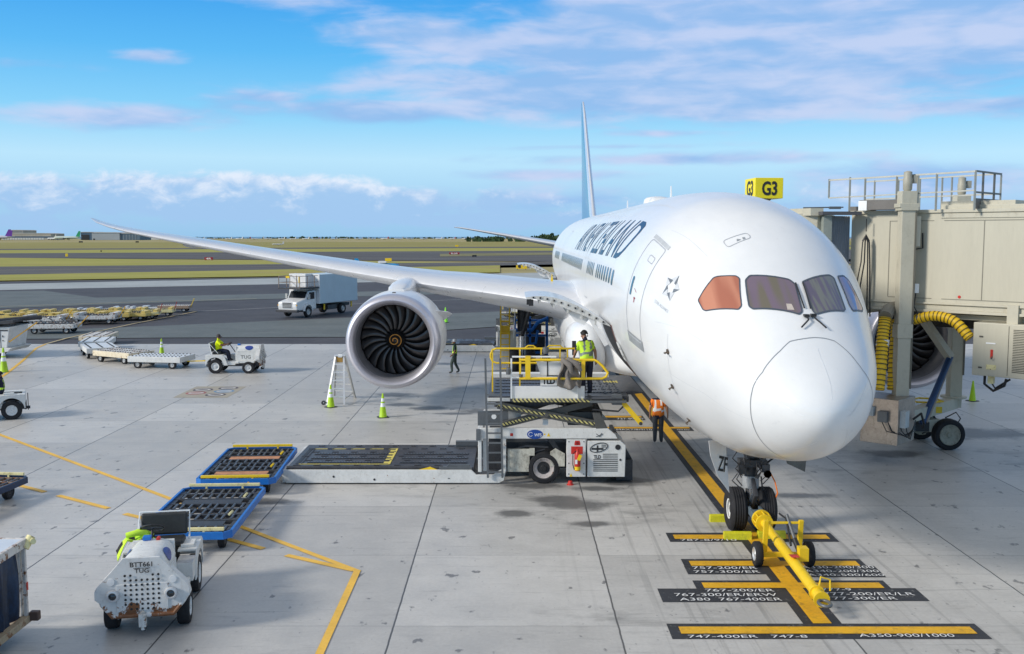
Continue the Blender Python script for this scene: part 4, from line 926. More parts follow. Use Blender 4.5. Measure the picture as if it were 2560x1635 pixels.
    m.bb((-.98, -.06, 1.55), (-.86, .02, 1.25)); m.build('access_ladder', GREY, L)
    # scissor legs
    haz = hazard()
    m = MB()
    for y in (.10, 2.8):
        m.beam((-.40, y, 2.20), (2.45, y, 1.64), .10, .20, 1); m.beam((-.40, y-.055, 2.20), (2.40, y-.055, 1.65), .02, .08, 0); m.beam((-.30, y+.12, 1.62), (2.2, y+.12, 2.25), .10, .18, 1); m.beam((-.30, y+.06, 1.63), (1.0, y+.06, 1.95), .02, .08, 0)
        m.cyl((.95, y-.09, 1.93), (.95, y+.2, 1.93), .06, n=14, mi=1)
    m.beam((-.35, .1, 2.22), (-.35, 2.9, 2.22), .1, .1, 1); m.beam((2.4, .1, 1.66), (2.4, 2.9, 1.66), .1, .1, 1); m.beam((-.2, 1.5, 1.66), (1.6, 1.5, 2.3), .26, .24, 1); m.bb((1.55, .4, 1.58), (2.5, 2.6, 1.95), 1); m.prism([(2.3, 1.55), (2.62, 1.57), (2.4, 2.0), (2.2, 2.0)], 'xz', .0, .08, 1)
    sc = m.build('scissor_legs', [haz, M('scissor_grey', (.10, .10, .095), .5, metal=.2, var=.2, dirt=.3)], L, bevel=.01)
    m = MB(); m.bb((-.95, .35, 1.58), (-.1, .45, 1.98), 0); m.bb((-.1, .34, 1.72), (.25, .44, 2.05), 1); m.cyl((-.5, .34, 1.83), (-.5, .35, 1.83), .07, n=14, mi=2); m.bb((.85, .3, 1.60), (1.0, .34, 1.76), 2); m.build('electrical_cabinet', [GREY, M('slatted_plate', (.40, .40, .39), .5, metal=.3, var=.2), REFL], fr)
    # upper platform
    m = MB(); m.bb((-.65, .1, 2.28), (3.2, 4.2, 2.44), 0); m.bb((-.7, .08, 2.30), (-.05, .1, 2.40), 1); m.prism([(2.4, 2.28), (3.7, 2.42), (3.7, 2.45), (2.4, 2.45)], 'xz', .8, 4.2, 0)
    m.prism([(-.05, 2.05), (2.1, 2.28), (1.6, 2.28), (-.3, 2.28), (-.5, 2.12)], 'xz', .3, .8, 2)
    up = m.build('upper_platform', [DECK, WHITE, DARK], L, bevel=.01)
    m = MB()
    for y in (.75, 1.3, 1.9, 2.5, 3.1):
        m.bb((-.5, y-.07, 2.441), (3.1, y+.07, 2.448), 0)
        for i in range(40): m.bb((-.45+i*.088, y-.04, 2.448), (-.40+i*.088, y+.04, 2.468), 1)
    for i in range(6):
        for j in range(4): m.box((2.6+(i % 3)*.2, .6+j*.3+(i//3)*1.6, 2.46), (.06, .06, .03), 1)
    m.bb((-.62, 3.75, 2.44), (3.0, 4.15, 2.56), 2); m.build('platform_rollers', [BLK, ROLL, WHITE], up)
    m = MB(); 
    for i in range(5): m.bb((2.75+i*.09, 2.55, 2.451), (2.80+i*.09, 2.95, 2.457))
    m.bb((2.75, 2.7, 2.458), (3.15, 2.75, 2.463)); m.build('deck_marking', MATS['deck_yellow'], up)
    m = MB(); m.bb((.02, -.22, 2.33), (2.2, -.02, 2.40), 0); edge = m.build('hazard_edge', haz, up)
    m = MB(); m.bb((.0, -.04, 2.40), (1.98, .0, 2.74), 0); m.bb((2.1, -.25, 2.31), (3.1, -.05, 2.38), 1); m.bb((1.98, -.25, 2.40), (3.0, .3, 2.43), 2); m.build('walkway_panel', [WHITEC, GREY, DARK], up, bevel=.006)
    m = MB(); m.bb((.77, -.06, 2.76), (1.22, -.045, 3.0), 0); tb = m.build('name_board', WHITEC, up); m = MB(); m.text('TLD', (.82, -.064, 2.80), (1, 0, 0), (0, 0, 1), .35, .16, bold=.05); m.build('maker_lettering', BLK, tb, recalc=False)
    m = MB(); m.prism([(.78, 3.04), (1.40, 3.04), (1.40, 3.38), (.68, 3.44), (.68, 3.34)], 'xz', -.02, .28, 0); m.bb((.95, .04, 2.44), (1.35, .24, 3.02), 1); m.bb((.95, -.035, 3.0), (.98, -.022, 3.45), 2); m.bb((.85, -.04, 3.42), (1.05, -.02, 3.5), 2); m.build('control_console', [WHITEC, WHITE, BLK], up, bevel=.01)
    m = MB(); m.beam((2.95, -.1, 2.38), (3.52, -.1, 1.72), .10, .13); m.cyl((3.5, -.17, 1.73), (3.5, -.03, 1.73), .05, n=12, mi=1); m.bb((2.72, -.2, 2.25), (2.98, .05, 2.52), 2); m.tube([(2.2, -.05, 2.1), (2.9, -.05, 2.05), (3.1, -.05, 2.25)], .025, 6, 1); m.build('prop_strut', [YEL, DARK, GREY], up)
    # yellow rails : near rail with rounded end, far rail
    m = MB(); y = -.12; r_ = .045
    def loop(x0, x1, z0, z1, y, rr, mi=0, right=True, left=True, tp=0):
        c = .16; pts = []
        if right: pts = [(x0 if not left else x0+c, y, z1), (x1-c, y, z1), (x1-c*.45, y, z1-c*.25), (x1+tp*.3, y, z1-c)] + [(x1+tp, y, z0+c), (x1+tp-c*.3, y, z0+c*.3), (x1+tp-c, y, z0), (x0 if not left else x0+c, y, z0)]
        if left: pts += [(x0+c*.3, y, z0+c*.3), (x0, y, z0+c), (x0, y, z1-c), (x0+c*.3, y, z1-c*.3), (x0+c, y, z1)]
        m.tube(pts, rr, 8, mi)
    loop(.2, 2.38, 2.96, 3.47, y, .036, left=False, tp=.22)
    m.bb((.36, -.16, 2.96), (.50, -.07, 3.58)); m.bb((1.88, -.15, 2.96), (1.98, -.07, 3.47)); m.beam((.22, -.12, 3.47), (.22, -.12, 3.10), .05, .05)
    m.build('near_guard_rail', YEL, up, smooth=40)
    m = MB(); y = 1.0
    y = .95; loop(-.6, 2.0, 3.25, 3.66, y, .028); m.beam((-.55, y, 3.66), (-.55, y, 2.44), .04, .04)
    for x in (.22, .82, 1.35, 1.56): m.beam((x, y, 3.66), (x, y, 2.6 if x < .3 else 3.25), .05, .04)
    m.tube([(.35, y, 3.66), (.45, y, 3.74), (.60, y, 3.74), (.70, y, 3.66)], .02, 6); m.tube([(.95, y, 3.66), (1.05, y, 3.74), (1.35, y, 3.74), (1.45, y, 3.66)], .02, 6)
    m.beam((-.02, -.05, 3.5), (-.02, -.05, 2.4), .045, .045, 1); m.beam((.0, -.05, 3.55), (1.2, -.05, 3.55), .04, .04, 1); m.beam((1.78, -.06, 2.96), (1.78, -.06, 2.4), .03, .03, 1); m.beam((-.02, -.05, 2.98), (.8, -.05, 2.98), .04, .04, 1)
    m.build('far_guard_rail', [YEL, REFL], up, smooth=40)
    m = MB(); m.lathe([(-.08, .0), (-.06, .07), (0, .09), (.10, .085), (.13, .02)], (.92, .1, 3.68), 'z', 14); m.tube([(.92, .1, 3.62), (.75, .05, 3.56), (.62, .0, 3.55)], .015, 6); m.lathe([(-.05, .0), (-.05, .06), (.09, .07), (.14, .03)], (-.10, -.1, 3.12), 'z', 12); m.lathe([(-.04, .01), (-.02, .05), (.05, .06)], (.24, -.1, 3.02), 'z', 12)
    m.build('work_lamp', GREY, up, smooth=40)
    return L
def hazard():
    if 'haz' in MATS: return MATS['haz']
    m = bpy.data.materials.new('hazard_stripes'); m.use_nodes = True; G = NG(m.node_tree); b = G.n['Principled BSDF']
    v = G.node('ShaderNodeTexCoord').outputs['Object']; s3 = G.node('ShaderNodeSeparateXYZ'); G.l.new(v, s3.inputs[0])
    f = G.m('FRACT', G.m('MULTIPLY', G.m('ADD', G.m('ADD', s3.outputs[0], G.m('MULTIPLY', s3.outputs[1], .0)), s3.outputs[2]), 9.0))
    c = G.mix(G.m('GREATER_THAN', f, .5), (.02, .02, .02, 1), (.62, .55, .20, 1)); n = G.noise(v, 6, 6, .7)
    c = G.mix(G.m('MULTIPLY', G.rng(n, .45, .65), .6), c, (.12, .12, .11, 1)); G.l.new(c, b.inputs['Base Color']); MATS['haz'] = m; return m
ld1 = loader('large white scissor loader in front, a man standing on its raised platform', 0)
# canvas draped over the near rail
def tarp(par):
    m = MB(); nu, nv = 22, 22; vs = []
    for i in range(nu):
        for j in range(nv):
            u = i/(nu-1); v = j/(nv-1)
            x = 1.27+u*.56+.06*math.sin(v*6+u*3); z = 3.52-v*.72-.12*abs(math.sin(u*PI*1.3))*v-.10*max(0, .25-u)*3*v
            y = -.18-.10*math.sin(u*9+v*4)*v-.07*math.sin(v*11-u*5)*(.3+v)-.05*math.sin(u*17)
            if v < .12: y = -.14+(.12-v)*1.2
            vs.append((x, y, z))
    m.add(vs, [(i*nv+j, (i+1)*nv+j, (i+1)*nv+j+1, i*nv+j+1) for i in range(nu-1) for j in range(nv-1)])
    for p_, q_ in (((1.5, -.2, 3.5), (1.85, -.28, 3.2)), ((1.35, -.2, 3.5), (1.6, -.3, 3.15))): m.tube([p_, ((p_[0]+q_[0])/2+.07, -.36, (p_[2]+q_[2])/2+.04), q_], [.06, .09, .05], 8)
    o = m.build('canvas_cover', CANV, None, smooth=70, off=(1.5, -.1, 3.0)); s_ = o.modifiers.new('s', 'SOLIDIFY'); s_.thickness = .015; o.location = (1.5, 26.9, 3.0)
    return tag(o, 'crumpled grey canvas cover hanging over the yellow rail beside the man', 'canvas cover')
tarp(None)
dup(ld1, (0, 58.5, 0), 0, 'second white cargo loader, farther away, seen under the wing')
# ---------------------------------------------------------------- tug
def tug(label):
    T = thing('baggage_tug', label, 'baggage tractor', (0, 0, 0), 0, 'white baggage tractors')
    m = MB(); m.bb((-.45, -.36, .34), (2.05, .36, .56), 1); m.bb((.30, -.58, .42), (.98, .58, .60)); m.bb((-.48, -.62, .62), (-.36, .62, .92)); m.bb((-.5, -.2, .3), (-.42, .2, .62), 1)
    m.bb((.98, -.62, .50), (1.15, .62, .62)); m.prism([(.98, .52), (1.9, .52), (1.9, .62), (1.2, .66), (1.0, .62)], 'xz', -.60, .60, 0)
    ch = m.build('chassis', [WHITE, DARK], T, bevel=.02)
    # bonnet: rounded top
    m = MB(); n = 14; secs = []
    for (x, w_, z0, z1) in ((.98, .36, .60, 1.36), (1.3, .37, .60, 1.38), (1.85, .38, .60, 1.40), (2.12, .37, .60, 1.39)):
        ring = [(x, -w_, z0), (x, -w_, z0+(z1-z0)*.55)]
        for i in range(n+1):
            t = PI-PI*i/n; ring.append((x, w_*math.copysign(abs(math.cos(t))**.6, math.cos(t)), z0+(z1-z0)*.55+(z1-z0)*.45*math.sin(t)**.7 if 0 < i < n else z0+(z1-z0)*.56))
        ring += [(x, w_, z0+(z1-z0)*.55), (x, w_, z0)]; secs.append(ring)
    K = len(secs[0]); vs = [p for r_ in secs for p in r_]
    m.add(vs, [(i*K+j, i*K+(j+1) % K, (i+1)*K+(j+1) % K, (i+1)*K+j) for i in range(3) for j in range(K)]); m.f.append(tuple(range(K))); m.m.append(0)
    m.f.append(tuple(3*K+i for i in range(K))); m.m.append(0)
    m.bb((1.0, -.385, .66), (1.82, .385, 1.0)); m.cyl((1.05, -.33, 1.09), (2.1, -.33, 1.09), .055, n=10); m.cyl((1.05, .33, 1.09), (2.1, .33, 1.09), .055, n=10)
    bo = m.build('bonnet', WHITE, T, smooth=35)
    for sd in (-1, 1):
        e = MB(); nr_ = 5; n = 24; vs = []
        for r_ in range(1, nr_+1):
            for i in range(n):
                a = 2*PI*i/n; x = 1.62+.20*math.cos(a)*r_/nr_; tt = R(34+24*math.sin(a)*r_/nr_)
                vs.append((x, sd*(.383*math.cos(tt)**.6+.006), .60+.79*.55+.79*.45*math.sin(tt)**.7+.010))
        e.add(vs, [(r_*n+i, r_*n+(i+1) % n, (r_+1)*n+(i+1) % n, (r_+1)*n+i) for r_ in range(nr_-1) for i in range(n)]+[tuple(range(n))]); e.build('oval_emblem', M('oval_blue', (.03, .06, .28), .35, var=.2), bo, recalc=False)
        t = MB(); 
        if sd < 0: t.text('TUG', (1.20, -.389, .72), (1, 0, 0), (0, 0, 1), .50, .17, bold=.01)
        else: t.text('TUG', (1.70, .389, .72), (-1, 0, 0), (0, 0, 1), .50, .17, bold=.01)
        t.build('bonnet_lettering', M('faded_black', (.10, .10, .10), .6), bo, recalc=False)
    # rusty front plate with round holes
    m = MB(); P2 = [(-.30, 1.40), (.30, 1.40), (.50, 1.17), (.73, .92), (.77, .84), (.77, .70), (.62, .58), (.52, .38), (-.52, .38), (-.62, .58), (-.77, .70), (-.77, .84), (-.73, .92), (-.50, 1.17)]
    m.prism(P2, 'yz', 2.16, 2.20); m.prism([(-.42, .95), (.42, .95), (.42, .48), (-.42, .48)], 'yz', 2.2, 2.215)
    for sd in (-1, 1): m.prism([(sd*.46, 1.20), (sd*.74, .90), (sd*.78, .72), (sd*.5, .72)], 'yz', 2.0, 2.16)
    m.tube([(2.0, -.74, .72), (2.16, -.66, .60), (2.2, -.50, .40), (2.2, .50, .40), (2.16, .66, .60), (2.0, .74, .72)], .04, 8)
    gp = m.build('front_plate', M('front_plate_rusty', (.66, .66, .65), .5, var=.08, sc=2, dirt=.25, dirtc=(.3, .28, .25), rust=.40, low=(.38, .86)), T, bevel=.008)
    m = MB()
    for r_ in range(8):
        for c_ in range(7):
            if r_ == 0 and 1 < c_ < 5: continue
            if r_ == 7 and c_ in (0, 6): continue
            y = -.27+c_*.09; z = 1.10-r_*.083; m.cyl((2.214, y, z), (2.219, y, z), .021, n=12)
    m.build('vent_hole', BLK, gp)
    m = MB(); m.text('BTT661', (2.224, -.18, 1.245), (0, 1, 0), (0, 0, 1), .36, .085, bold=.02); m.text('TUG', (2.224, -.11, 1.14), (0, 1, 0), (0, 0, 1), .23, .075, bold=.01); m.bb((2.221, -.13, 1.218), (2.224, .14, 1.226)); m.build('plate_lettering', BLK, gp, recalc=False)
    for sd in (-1, 1):
        m = MB(); m.lathe([(0, .10), (.03, .11), (.07, .095), (.075, .07), (.06, .06)], (2.21, sd*.47, .77), 'x', 22); m.lathe([(.055, .065), (.075, .04), (.08, .001)], (2.21, sd*.47, .77), 'x', 18, 1); m.build('headlight', [ALU, DGLASS], T, smooth=50)
        m = MB(); m.lathe([(0, .062), (.012, .062), (.014, .0)], (2.20, sd*.50, 1.00), 'x', 22); m.build('blank_lamp_cover', WHITEC, gp, smooth=40)
    m = MB(); m.bb((2.18, -.06, .22), (2.30, .06, .44)); m.cyl((2.25, 0, .16), (2.25, 0, .48), .035, n=12); m.bb((2.1, -.04, .14), (2.26, .04, .26), 1); m.build('tow_hook', [WHITER, DARK], T, bevel=.008)
    # rear fenders
    for sd in (-1, 1):
        m = MB(); arc = [(.43*math.cos(R(a)), .40+.43*math.sin(R(a))) for a in range(-8, 181, 14)]
        outer = [(.60, .42), (.42, .86), (.30, .93), (-.30, .93), (-.47, .86), (-.47, .42)]
        arcp = [(.44*math.cos(R(a)), .38+.44*math.sin(R(a))) for a in range(5, 176, 10)]
        poly = [(.62, .42), (.50, .80), (.36, .93), (-.36, .95), (-.47, .90), (-.47, .42)]+arcp[::-1]
        m.prism(poly, 'xz', sd*.66-.015, sd*.66+.015); m.bb((-.47, sd*.32, .90), (.38, sd*.66, .94)); m.bb((-.1, sd*.36, .94), (.25, sd*.6, 1.0)) if sd > 0 else None
        m.build('rear_fender', WHITE, T, bevel=.008)
        wheel(T, (0, sd*.56, .36), .36, .22, rim=M('rim_pale', (.62, .63, .63), .5, var=.1, dirt=.2)); wheel(T, (1.62, sd*.60, .30), .30, .22, rim=MATS['rim_pale'])
    m = MB(); m.bb((.50, .37, .52), (.95, .66, .86)); m.box((.72, .515, .862), (.44, .29, .012), 1); m.build('tool_box', [WHITE, M('checker_plate', (.45, .45, .45), .45, metal=.4, var=.25, sc=12)], T, bevel=.01)
    m = MB(); m.bb((-.20, -.40, .95), (.22, .40, 1.08)); m.box((-.26, 0, 1.28), (.10, .86, .42), ry=-.15); m.bb((-.1, -.3, .6), (.15, .3, .95)); se = m.build('seat', M('seat_vinyl', (.025, .027, .028), .55, var=.3), T, bevel=.04)
    m = MB(); m.tube([(-.2, -.46, .95), (-.33, -.46, 1.50), (-.33, .46, 1.50), (-.2, .46, .95)], .018, 8); m.beam((-.33, -.46, 1.5), (.1, -.46, 1.0), .02, .02); m.build('seat_frame', REFL, se, smooth=40)
    m = MB(); m.tube([(.60+.21*math.cos(a)*math.cos(R(65))+0, .21*math.sin(a)-.08, 1.44+.21*math.cos(a)*math.sin(R(25))) for a in [2*PI*i/24 for i in range(25)]], .016, 6, caps=False)
    m.beam((.60-.1, -.08, 1.42), (.60+.1, -.08, 1.46), .02, .02); m.beam((.6, -.28, 1.44), (.6, .12, 1.44), .02, .02); m.cyl((.60, -.08, 1.43), (.95, -.08, .9), .022, n=8); m.build('steering_wheel', BLK, T, smooth=50)
    m = MB(); m.bb((.93, -.36, .60), (.99, .36, 1.33)); m.cyl((1.0, .10, 1.38), (1.12, .10, 1.38), .035, n=10, mi=1); m.bb((1.0, -.16, 1.37), (1.14, -.02, 1.44), 2); m.build('dashboard', [WHITE, RED, BLUE], T, bevel=.01)
    m = MB(); m.cyl((-.55, 0, .25), (-.55, 0, .9), .015, n=8); m.bb((-.62, -.06, .30), (-.46, .06, .40)); m.build('tow_pin', DARK, T)
    return T
tug0 = tug('white rusty tractor marked BTT661, parked empty in the foreground')
tug0.location = (-6.66, 18.63, 0); tug0.rotation_euler.z = math.atan2(-.98, .18)
tug2 = dup(tug0, (-14.75, 49.9, 0), R(2), 'white tractor driven by a man in yellow shirt, pulling flat white dollies')
tug3 = dup(tug0, (-18.86, 37.3, 0), R(205), 'white tractor cut off by the left edge, only its rear fender and wheel showing')
for ch in [o for o in bpy.data.objects if o.parent is tug3 and o.name.startswith('seat')]:
    for g_ in [o for o in bpy.data.objects if o.parent is ch]: bpy.data.objects.remove(g_)
    bpy.data.objects.remove(ch)
for t_ in (tug2, tug3):     # those two show no rust-eaten front number
    for ch in [o for o in bpy.data.objects if o.parent is t_ and o.name.startswith('front_plate')]:
        for g_ in [o for o in bpy.data.objects if o.parent is ch and o.name.startswith('plate_lettering')]: bpy.data.objects.remove(g_)
# hi vis jacket on the parked tug
def jacket(loc, rz):
    m = MB(); nu, nv = 20, 14; vs = []
    rr = random.Random(3)
    for i in range(nu):
        for j in range(nv):
            u = i/(nu-1); v = j/(nv-1); x = (u-.5)*.80; y = (v-.5)*.42
            z = .14*math.exp(-(x*x)*6-(y*y)*9)+.05*math.sin(x*13+y*8)+.035*math.sin(y*21-x*6)-max(0, -x-.18)*1.1
            vs.append((x, y, z))
    m.add(vs, [(i*nv+j, (i+1)*nv+j, (i+1)*nv+j+1, i*nv+j+1) for i in range(nu-1) for j in range(nv-1)])
    for k_, f in enumerate(m.f):
        i = f[0]//nv; j = f[0] % nv
        m.m[k_] = 1 if (math.sin(i*.9+j*.35) > .15 or i < 3) and j > 2 else 0
    m.tube([(-.2, -.1, .16), (.0, -.16, .20), (.2, -.12, .17), (.34, .0, .10)], [.05, .06, .055, .035], 8, mi=0)
    o = m.build('safety_jacket', [VEST, M('jacket_black', (.02, .02, .022), .85, var=.3)], None, smooth=80); s_ = o.modifiers.new('s', 'SOLIDIFY'); s_.thickness = .018
    o.location = loc; o.scale = (.85, .9, 1); o.rotation_euler = (0, 0, rz); return tag(o, 'crumpled lime and black safety jacket thrown over the seat of the parked tractor', 'jacket')
jacket((-6.93, 18.0, 1.20), R(25))
# ---------------------------------------------------------------- dollies
def pallet_dolly(label, mesh_mat, stop_mat):
    D = thing('pallet_dolly', label, 'cargo dolly', (0, 0, 0), 0, 'blue roller dollies behind the foreground tractor')
    W_, L_ = 2.0, 3.95; hx, hy = W_/2, L_/2
    m = MB(); c = .14; z0, z1 = .34, .50
    pts = [(-hx+c, -hy), (hx-c, -hy), (hx, -hy+c), (hx, hy-c), (hx-c, hy), (-hx+c, hy), (-hx, hy-c), (-hx, -hy+c)]
    for a, b in zip(pts, pts[1:]+pts[:1]):
        d = (Vector(b)-Vector(a)).normalized()*.02; m.beam((a[0]-d.x, a[1]-d.y, (z0+z1)/2), (b[0]+d.x, b[1]+d.y, (z0+z1)/2), .06, z1-z0)
    m.cyl((hx*.35, -hy-.035, .39), (hx*.35, -hy-.025, .39), .035, n=12, mi=1); m.build('frame', [BLUE, ORG], D, bevel=.01)
    m = MB(); ny = 8
    ys = [-hy+.12+i*(L_-.24)/ny for i in range(ny+1)]
    for y in ys: m.bb((-hx+.04, y-.03, .38), (hx-.04, y+.03, .47), 0)
    m.bb((-hx+.04, -hy+.3, .36), (-hx+.14, hy-.3, .46)); m.bb((hx-.14, -hy+.3, .36), (hx-.04, hy-.3, .46))
    m.beam((0, -hy+.1, .34), (0, hy-.1, .34), .16, .1)
    dk = m.build('deck_frame', DARK, D)
    m = MB(); rr = random.Random(5)
    for i in range(ny):
        y0, y1 = ys[i]+.03, ys[i+1]-.03
        if i in (1, 5): continue
        for j in range(9):
            x = -hx+.22+j*(W_-.44)/8+rr.uniform(-.03, .03); m.cyl((x, y0, .455), (x, y1, .455), .030, n=10)
    m.build('roller', ROLL, dk, smooth=40)
    m = MB()
    for i in (1, 5): m.bb((-hx+.3, ys[i]+.06, .44), (hx-.3, ys[i+1]-.06, .465))
    m.build('mesh_tray', mesh_mat, dk)
    m = MB()
    for i in (3, 4): m.bb((-hx+.3, ys[i]+.05, .38), (-hx+.7, ys[i+1]-.05, .40)); 
    m.bb((.2, ys[2]+.05, .38), (.7, ys[3]-.05, .40)); m.build('mesh_floor', GREY, dk)
    for y in (-hy+.03, hy-.05):
        m = MB(); m.beam((-hx+.12, y, .56), (hx-.12, y, .56), .06, .07); m.beam((-.45, y, .44), (-.45, y, .56), .05, .05); m.beam((.45, y, .44), (.45, y, .56), .05, .05); m.build('end_stop', stop_mat, D, bevel=.008)
    for y in (-hy*.35, hy*.45):
        m = MB(); m.beam((hx-.30, y, .52), (hx-.22, y, .60), .12, .05); m.build('side_stop', stop_mat, D, bevel=.006)
    for sx in (-.72, .72):
        for sy in (-1.45, 1.45): wheel(D, (sx, sy, .20), .20, .14, 'x', rim=DARK)
    m = MB(); m.beam((0, -hy+.1, .32), (0, -hy-.75, .30), .08, .06); m.lathe([(-.02, .05), (.02, .05)], (0, -hy-.8, .30), 'z', 12); m.bb((-.6, -1.3, .16), (.6, -1.2, .22)); m.bb((-.6, 1.3, .16), (.6, 1.4, .22)); m.build('tow_bar', DARK, D)
    return D
d1 = pallet_dolly('blue dolly with bare grey rollers and pale yellow bars, behind the parked tractor', DARK, YELP)
d1.location = (-7.15, 22.85, 0); d1.rotation_euler.z = R(3)
d2 = pallet_dolly('blue dolly with orange mesh trays and bright yellow bars, beside the loader platform', RUSTM, YEL)
d2.location = (-7.35, 27.6, 0); d2.rotation_euler.z = R(3.5)
d3 = dup(d1, (-13.95, 24.1, 0), R(-6), 'rusty dolly with a dark blue frame, cut off by the left edge of the picture')
d3['group'] = 'dollies at the left'
for ch in [o for o in bpy.data.objects if o.parent is d3 and o.name[:5] in ('frame', 'deck_')]:
    ch.material_slots[0].link = 'OBJECT'; ch.material_slots[0].material = M('navy_frame', (.012, .035, .09), .5, var=.2, rust=.15) if ch.name.startswith('frame') else M('rusty_deck', (.30, .20, .13), .7, var=.25, dirt=.3, rust=.6)
def uld_dolly(label, fm, dm, kind=0, bar=None, L_=2.9, W_=1.7, barm=None, group='flat container dollies'):
    """container dolly; +x is the towing end"""
    D = thing('container_dolly', label, 'cargo dolly', (0, 0, 0), 0, group); hx, hy = L_/2, W_/2
    m = MB(); m.bb((-hx, -hy, .34), (hx, -hy+.09, .62)); m.bb((-hx, hy-.09, .34), (hx, hy, .62)); m.bb((-hx, -hy+.09, .34), (-hx+.1, hy-.09, .60)); m.bb((hx-.1, -hy+.09, .34), (hx, hy-.09, .60)); m.bb((-hx*.6, -.1, .2), (hx*.6, .1, .34))
    m.build('frame', fm, D, bevel=.012)
    m = MB(); n = 7
    for i in range(n):
        x = -hx+.2+i*(L_-.4)/(n-1); 
        if kind == 0: m.bb((x-.197, -hy+.09, .50), (x+.197, hy-.09, .625), 0)
        else: m.bb((x-.05, -hy+.09, .46), (x+.05, hy-.09, .60), 1)
    for i in range(n*2):
        x = -hx+.15+i*(L_-.3)/(2*n-1)
        for y in (-hy+.25, 0, hy-.25): m.box((x, y, .64), (.05, .07, .035), 1)
    if kind == 3:
        for x in (-hx+.2, hx-.2): m.bb((x-.2, -hy-.02, .40), (x+.2, hy+.02, .80), 0)
        m.prism([(-hx-.05, .62), (-hx+.3, .86), (-hx+.45, .62)], 'xz', -hy, -hy+.12, 0); m.prism([(hx+.05, .62), (hx-.3, .86), (hx-.45, .62)], 'xz', -hy, -hy+.12, 0)
    if kind == 2:
        for x in (-hx+.25, hx-.25): m.bb((x-.17, -hy+.1, .52), (x+.17, hy-.1, .80), 0)
    m.bb((-hx+.1, -hy+.09, .36), (hx-.1, hy-.09, .48), 1)
    m.build('deck', [dm, DARK], D)
    for sx in (-hx*.66, hx*.66):
        for sy in (-hy+.14, hy-.14): wheel(D, (sx, sy, .21), .21, .15, rim=RIM)
    m = MB()
    a = R(bar if bar is not None else 4)
    tip = (hx+.95*math.cos(a), 0, .34+.95*math.sin(a)); m.beam((hx-.05, 0, .33), tip, .09, .05); m.lathe([(-.02, .06), (.02, .06)], (tip[0], 0, tip[2]), 'z', 10)
    m.build('tow_bar', barm or ORG, D)
    if kind == 1:
        m = MB()
        for i in range(4): m.beam((-hx+.5+i*.7, hy-.1, .66), (-hx+.30+i*.7, hy-.5, .95), .12, .06)
        m.build('side_stop', fm, D)
    return D
TRL = 'white dollies towed in a train'
tr = [uld_dolly('white flat dolly with grey deck gaps right behind the moving tractor', WHITE, WHITEC, 0, 2, barm=YEL, group=TRL)]
tr[0].location = (-18.3, 51.9, 0); tr[0].rotation_euler.z = R(-9)
t_ = uld_dolly('cream and rust dolly in the train, second behind the moving tractor', CREAMR, WHITER, 0, 0, barm=DARK, group=TRL); t_.location = (-21.15, 54.1, 0); t_.rotation_euler.z = R(-30)
for (x, y, a, lb) in ((-23.5, 56.6, -60, 'white dolly with rows of dark slots, third behind the moving tractor'), (-25.0, 60.0, -76, 'white dolly at the bend of the train, fourth behind the moving tractor'), (-26.3, 63.4, -82, 'rust-streaked white dolly at the very end of the train')):
    dup(t_ if a == -82 else tr[0], (x, y, 0), R(a), lb, TRL)
# parked cluster: prototypes
GP = 'dollies parked close together at the left'
pW = uld_dolly('x', WHITER, WHITER, 3, 60, barm=ORG, group=GP); pY = uld_dolly('x', YELR, YELR, 2, 8, barm=YELR, group=GP); pW1 = uld_dolly('x', WHITER, WHITE, 1, 48, barm=ORG, group=GP); pG = uld_dolly('x', YELP, YELR, 2, 75, barm=M('red_bar', (.45, .06, .05), .5), group=GP)
pC = uld_dolly('x', WHITEC, WHITEC, 2, 10, barm=GREY, group=GP)
used = set()
ORD = ['first', 'second', 'third', 'fourth', 'fifth', 'sixth', 'seventh', 'eighth', 'ninth', 'tenth', 'eleventh', 'twelfth', 'thirteenth', 'fourteenth', 'fifteenth', 'sixteenth', 'seventeenth', 'eighteenth', 'nineteenth', 'twentieth', 'twenty-first', 'twenty-second', 'twenty-third']
def park(P0, px, py, rz, lb, sc=.92):
    p = at(px, py)
    if P0.name not in used: used.add(P0.name); o = P0; o.location = p; o.rotation_euler.z = R(rz); o.scale = (sc,)*3; o['label'] = lb
    else: o = dup(P0, p, R(rz), lb, GP, sc)
    return o
park(pW1, 136, 832, 6, 'white rusty dolly with raised side arms, nearest of the parked dollies', 1.12)
park(pW, 246, 808, 5, 'white dolly with rusty side and raised orange bar, before the yellow dollies', 1.08)
park(pW, 118, 812, 4, 'low white dolly with slotted deck, directly behind the one with raised side arms', 1.0)
row1 = [(20, 806), (62, 808), (112, 806), (170, 806), (225, 803), (285, 803), (330, 801)]
for i, (x, y) in enumerate(row1): park(pY, x, y-2, 4+3*(i % 3), ORD[i]+' worn yellow dolly from the left in the nearer yellow row')
row2 = [(48, 800), (96, 797), (148, 797), (205, 795), (262, 793), (315, 792)]
for i, (x, y) in enumerate(row2): park(pY, x, y-2, 2+4*(i % 3), ORD[i]+' worn yellow dolly from the left in the farther yellow row')
for i, (x, y) in enumerate([(358, 795), (396, 789)]): park(pG, x, y, 8, ['pale yellow dolly with one upright red bar, left of its twin', 'pale yellow dolly with one upright red bar, right of its twin'][i])
park(uld_dolly('x', M('brown_frame', (.35, .25, .18), .6, rust=.4), WHITER, 0, 68, barm=YEL, group=GP), 438, 779, 5, 'rusty brown dolly with a raised yellow bar, farthest right of the parked dollies', .95)
for i, (x, y) in enumerate([(34, 791), (84, 789), (150, 787), (192, 785), (222, 783), (272, 781), (312, 779), (340, 778), (390, 777)]): park(pC, x, y, 3+5*(i % 2), ORD[i]+' small white dolly from the left, in the rearmost row', .62)
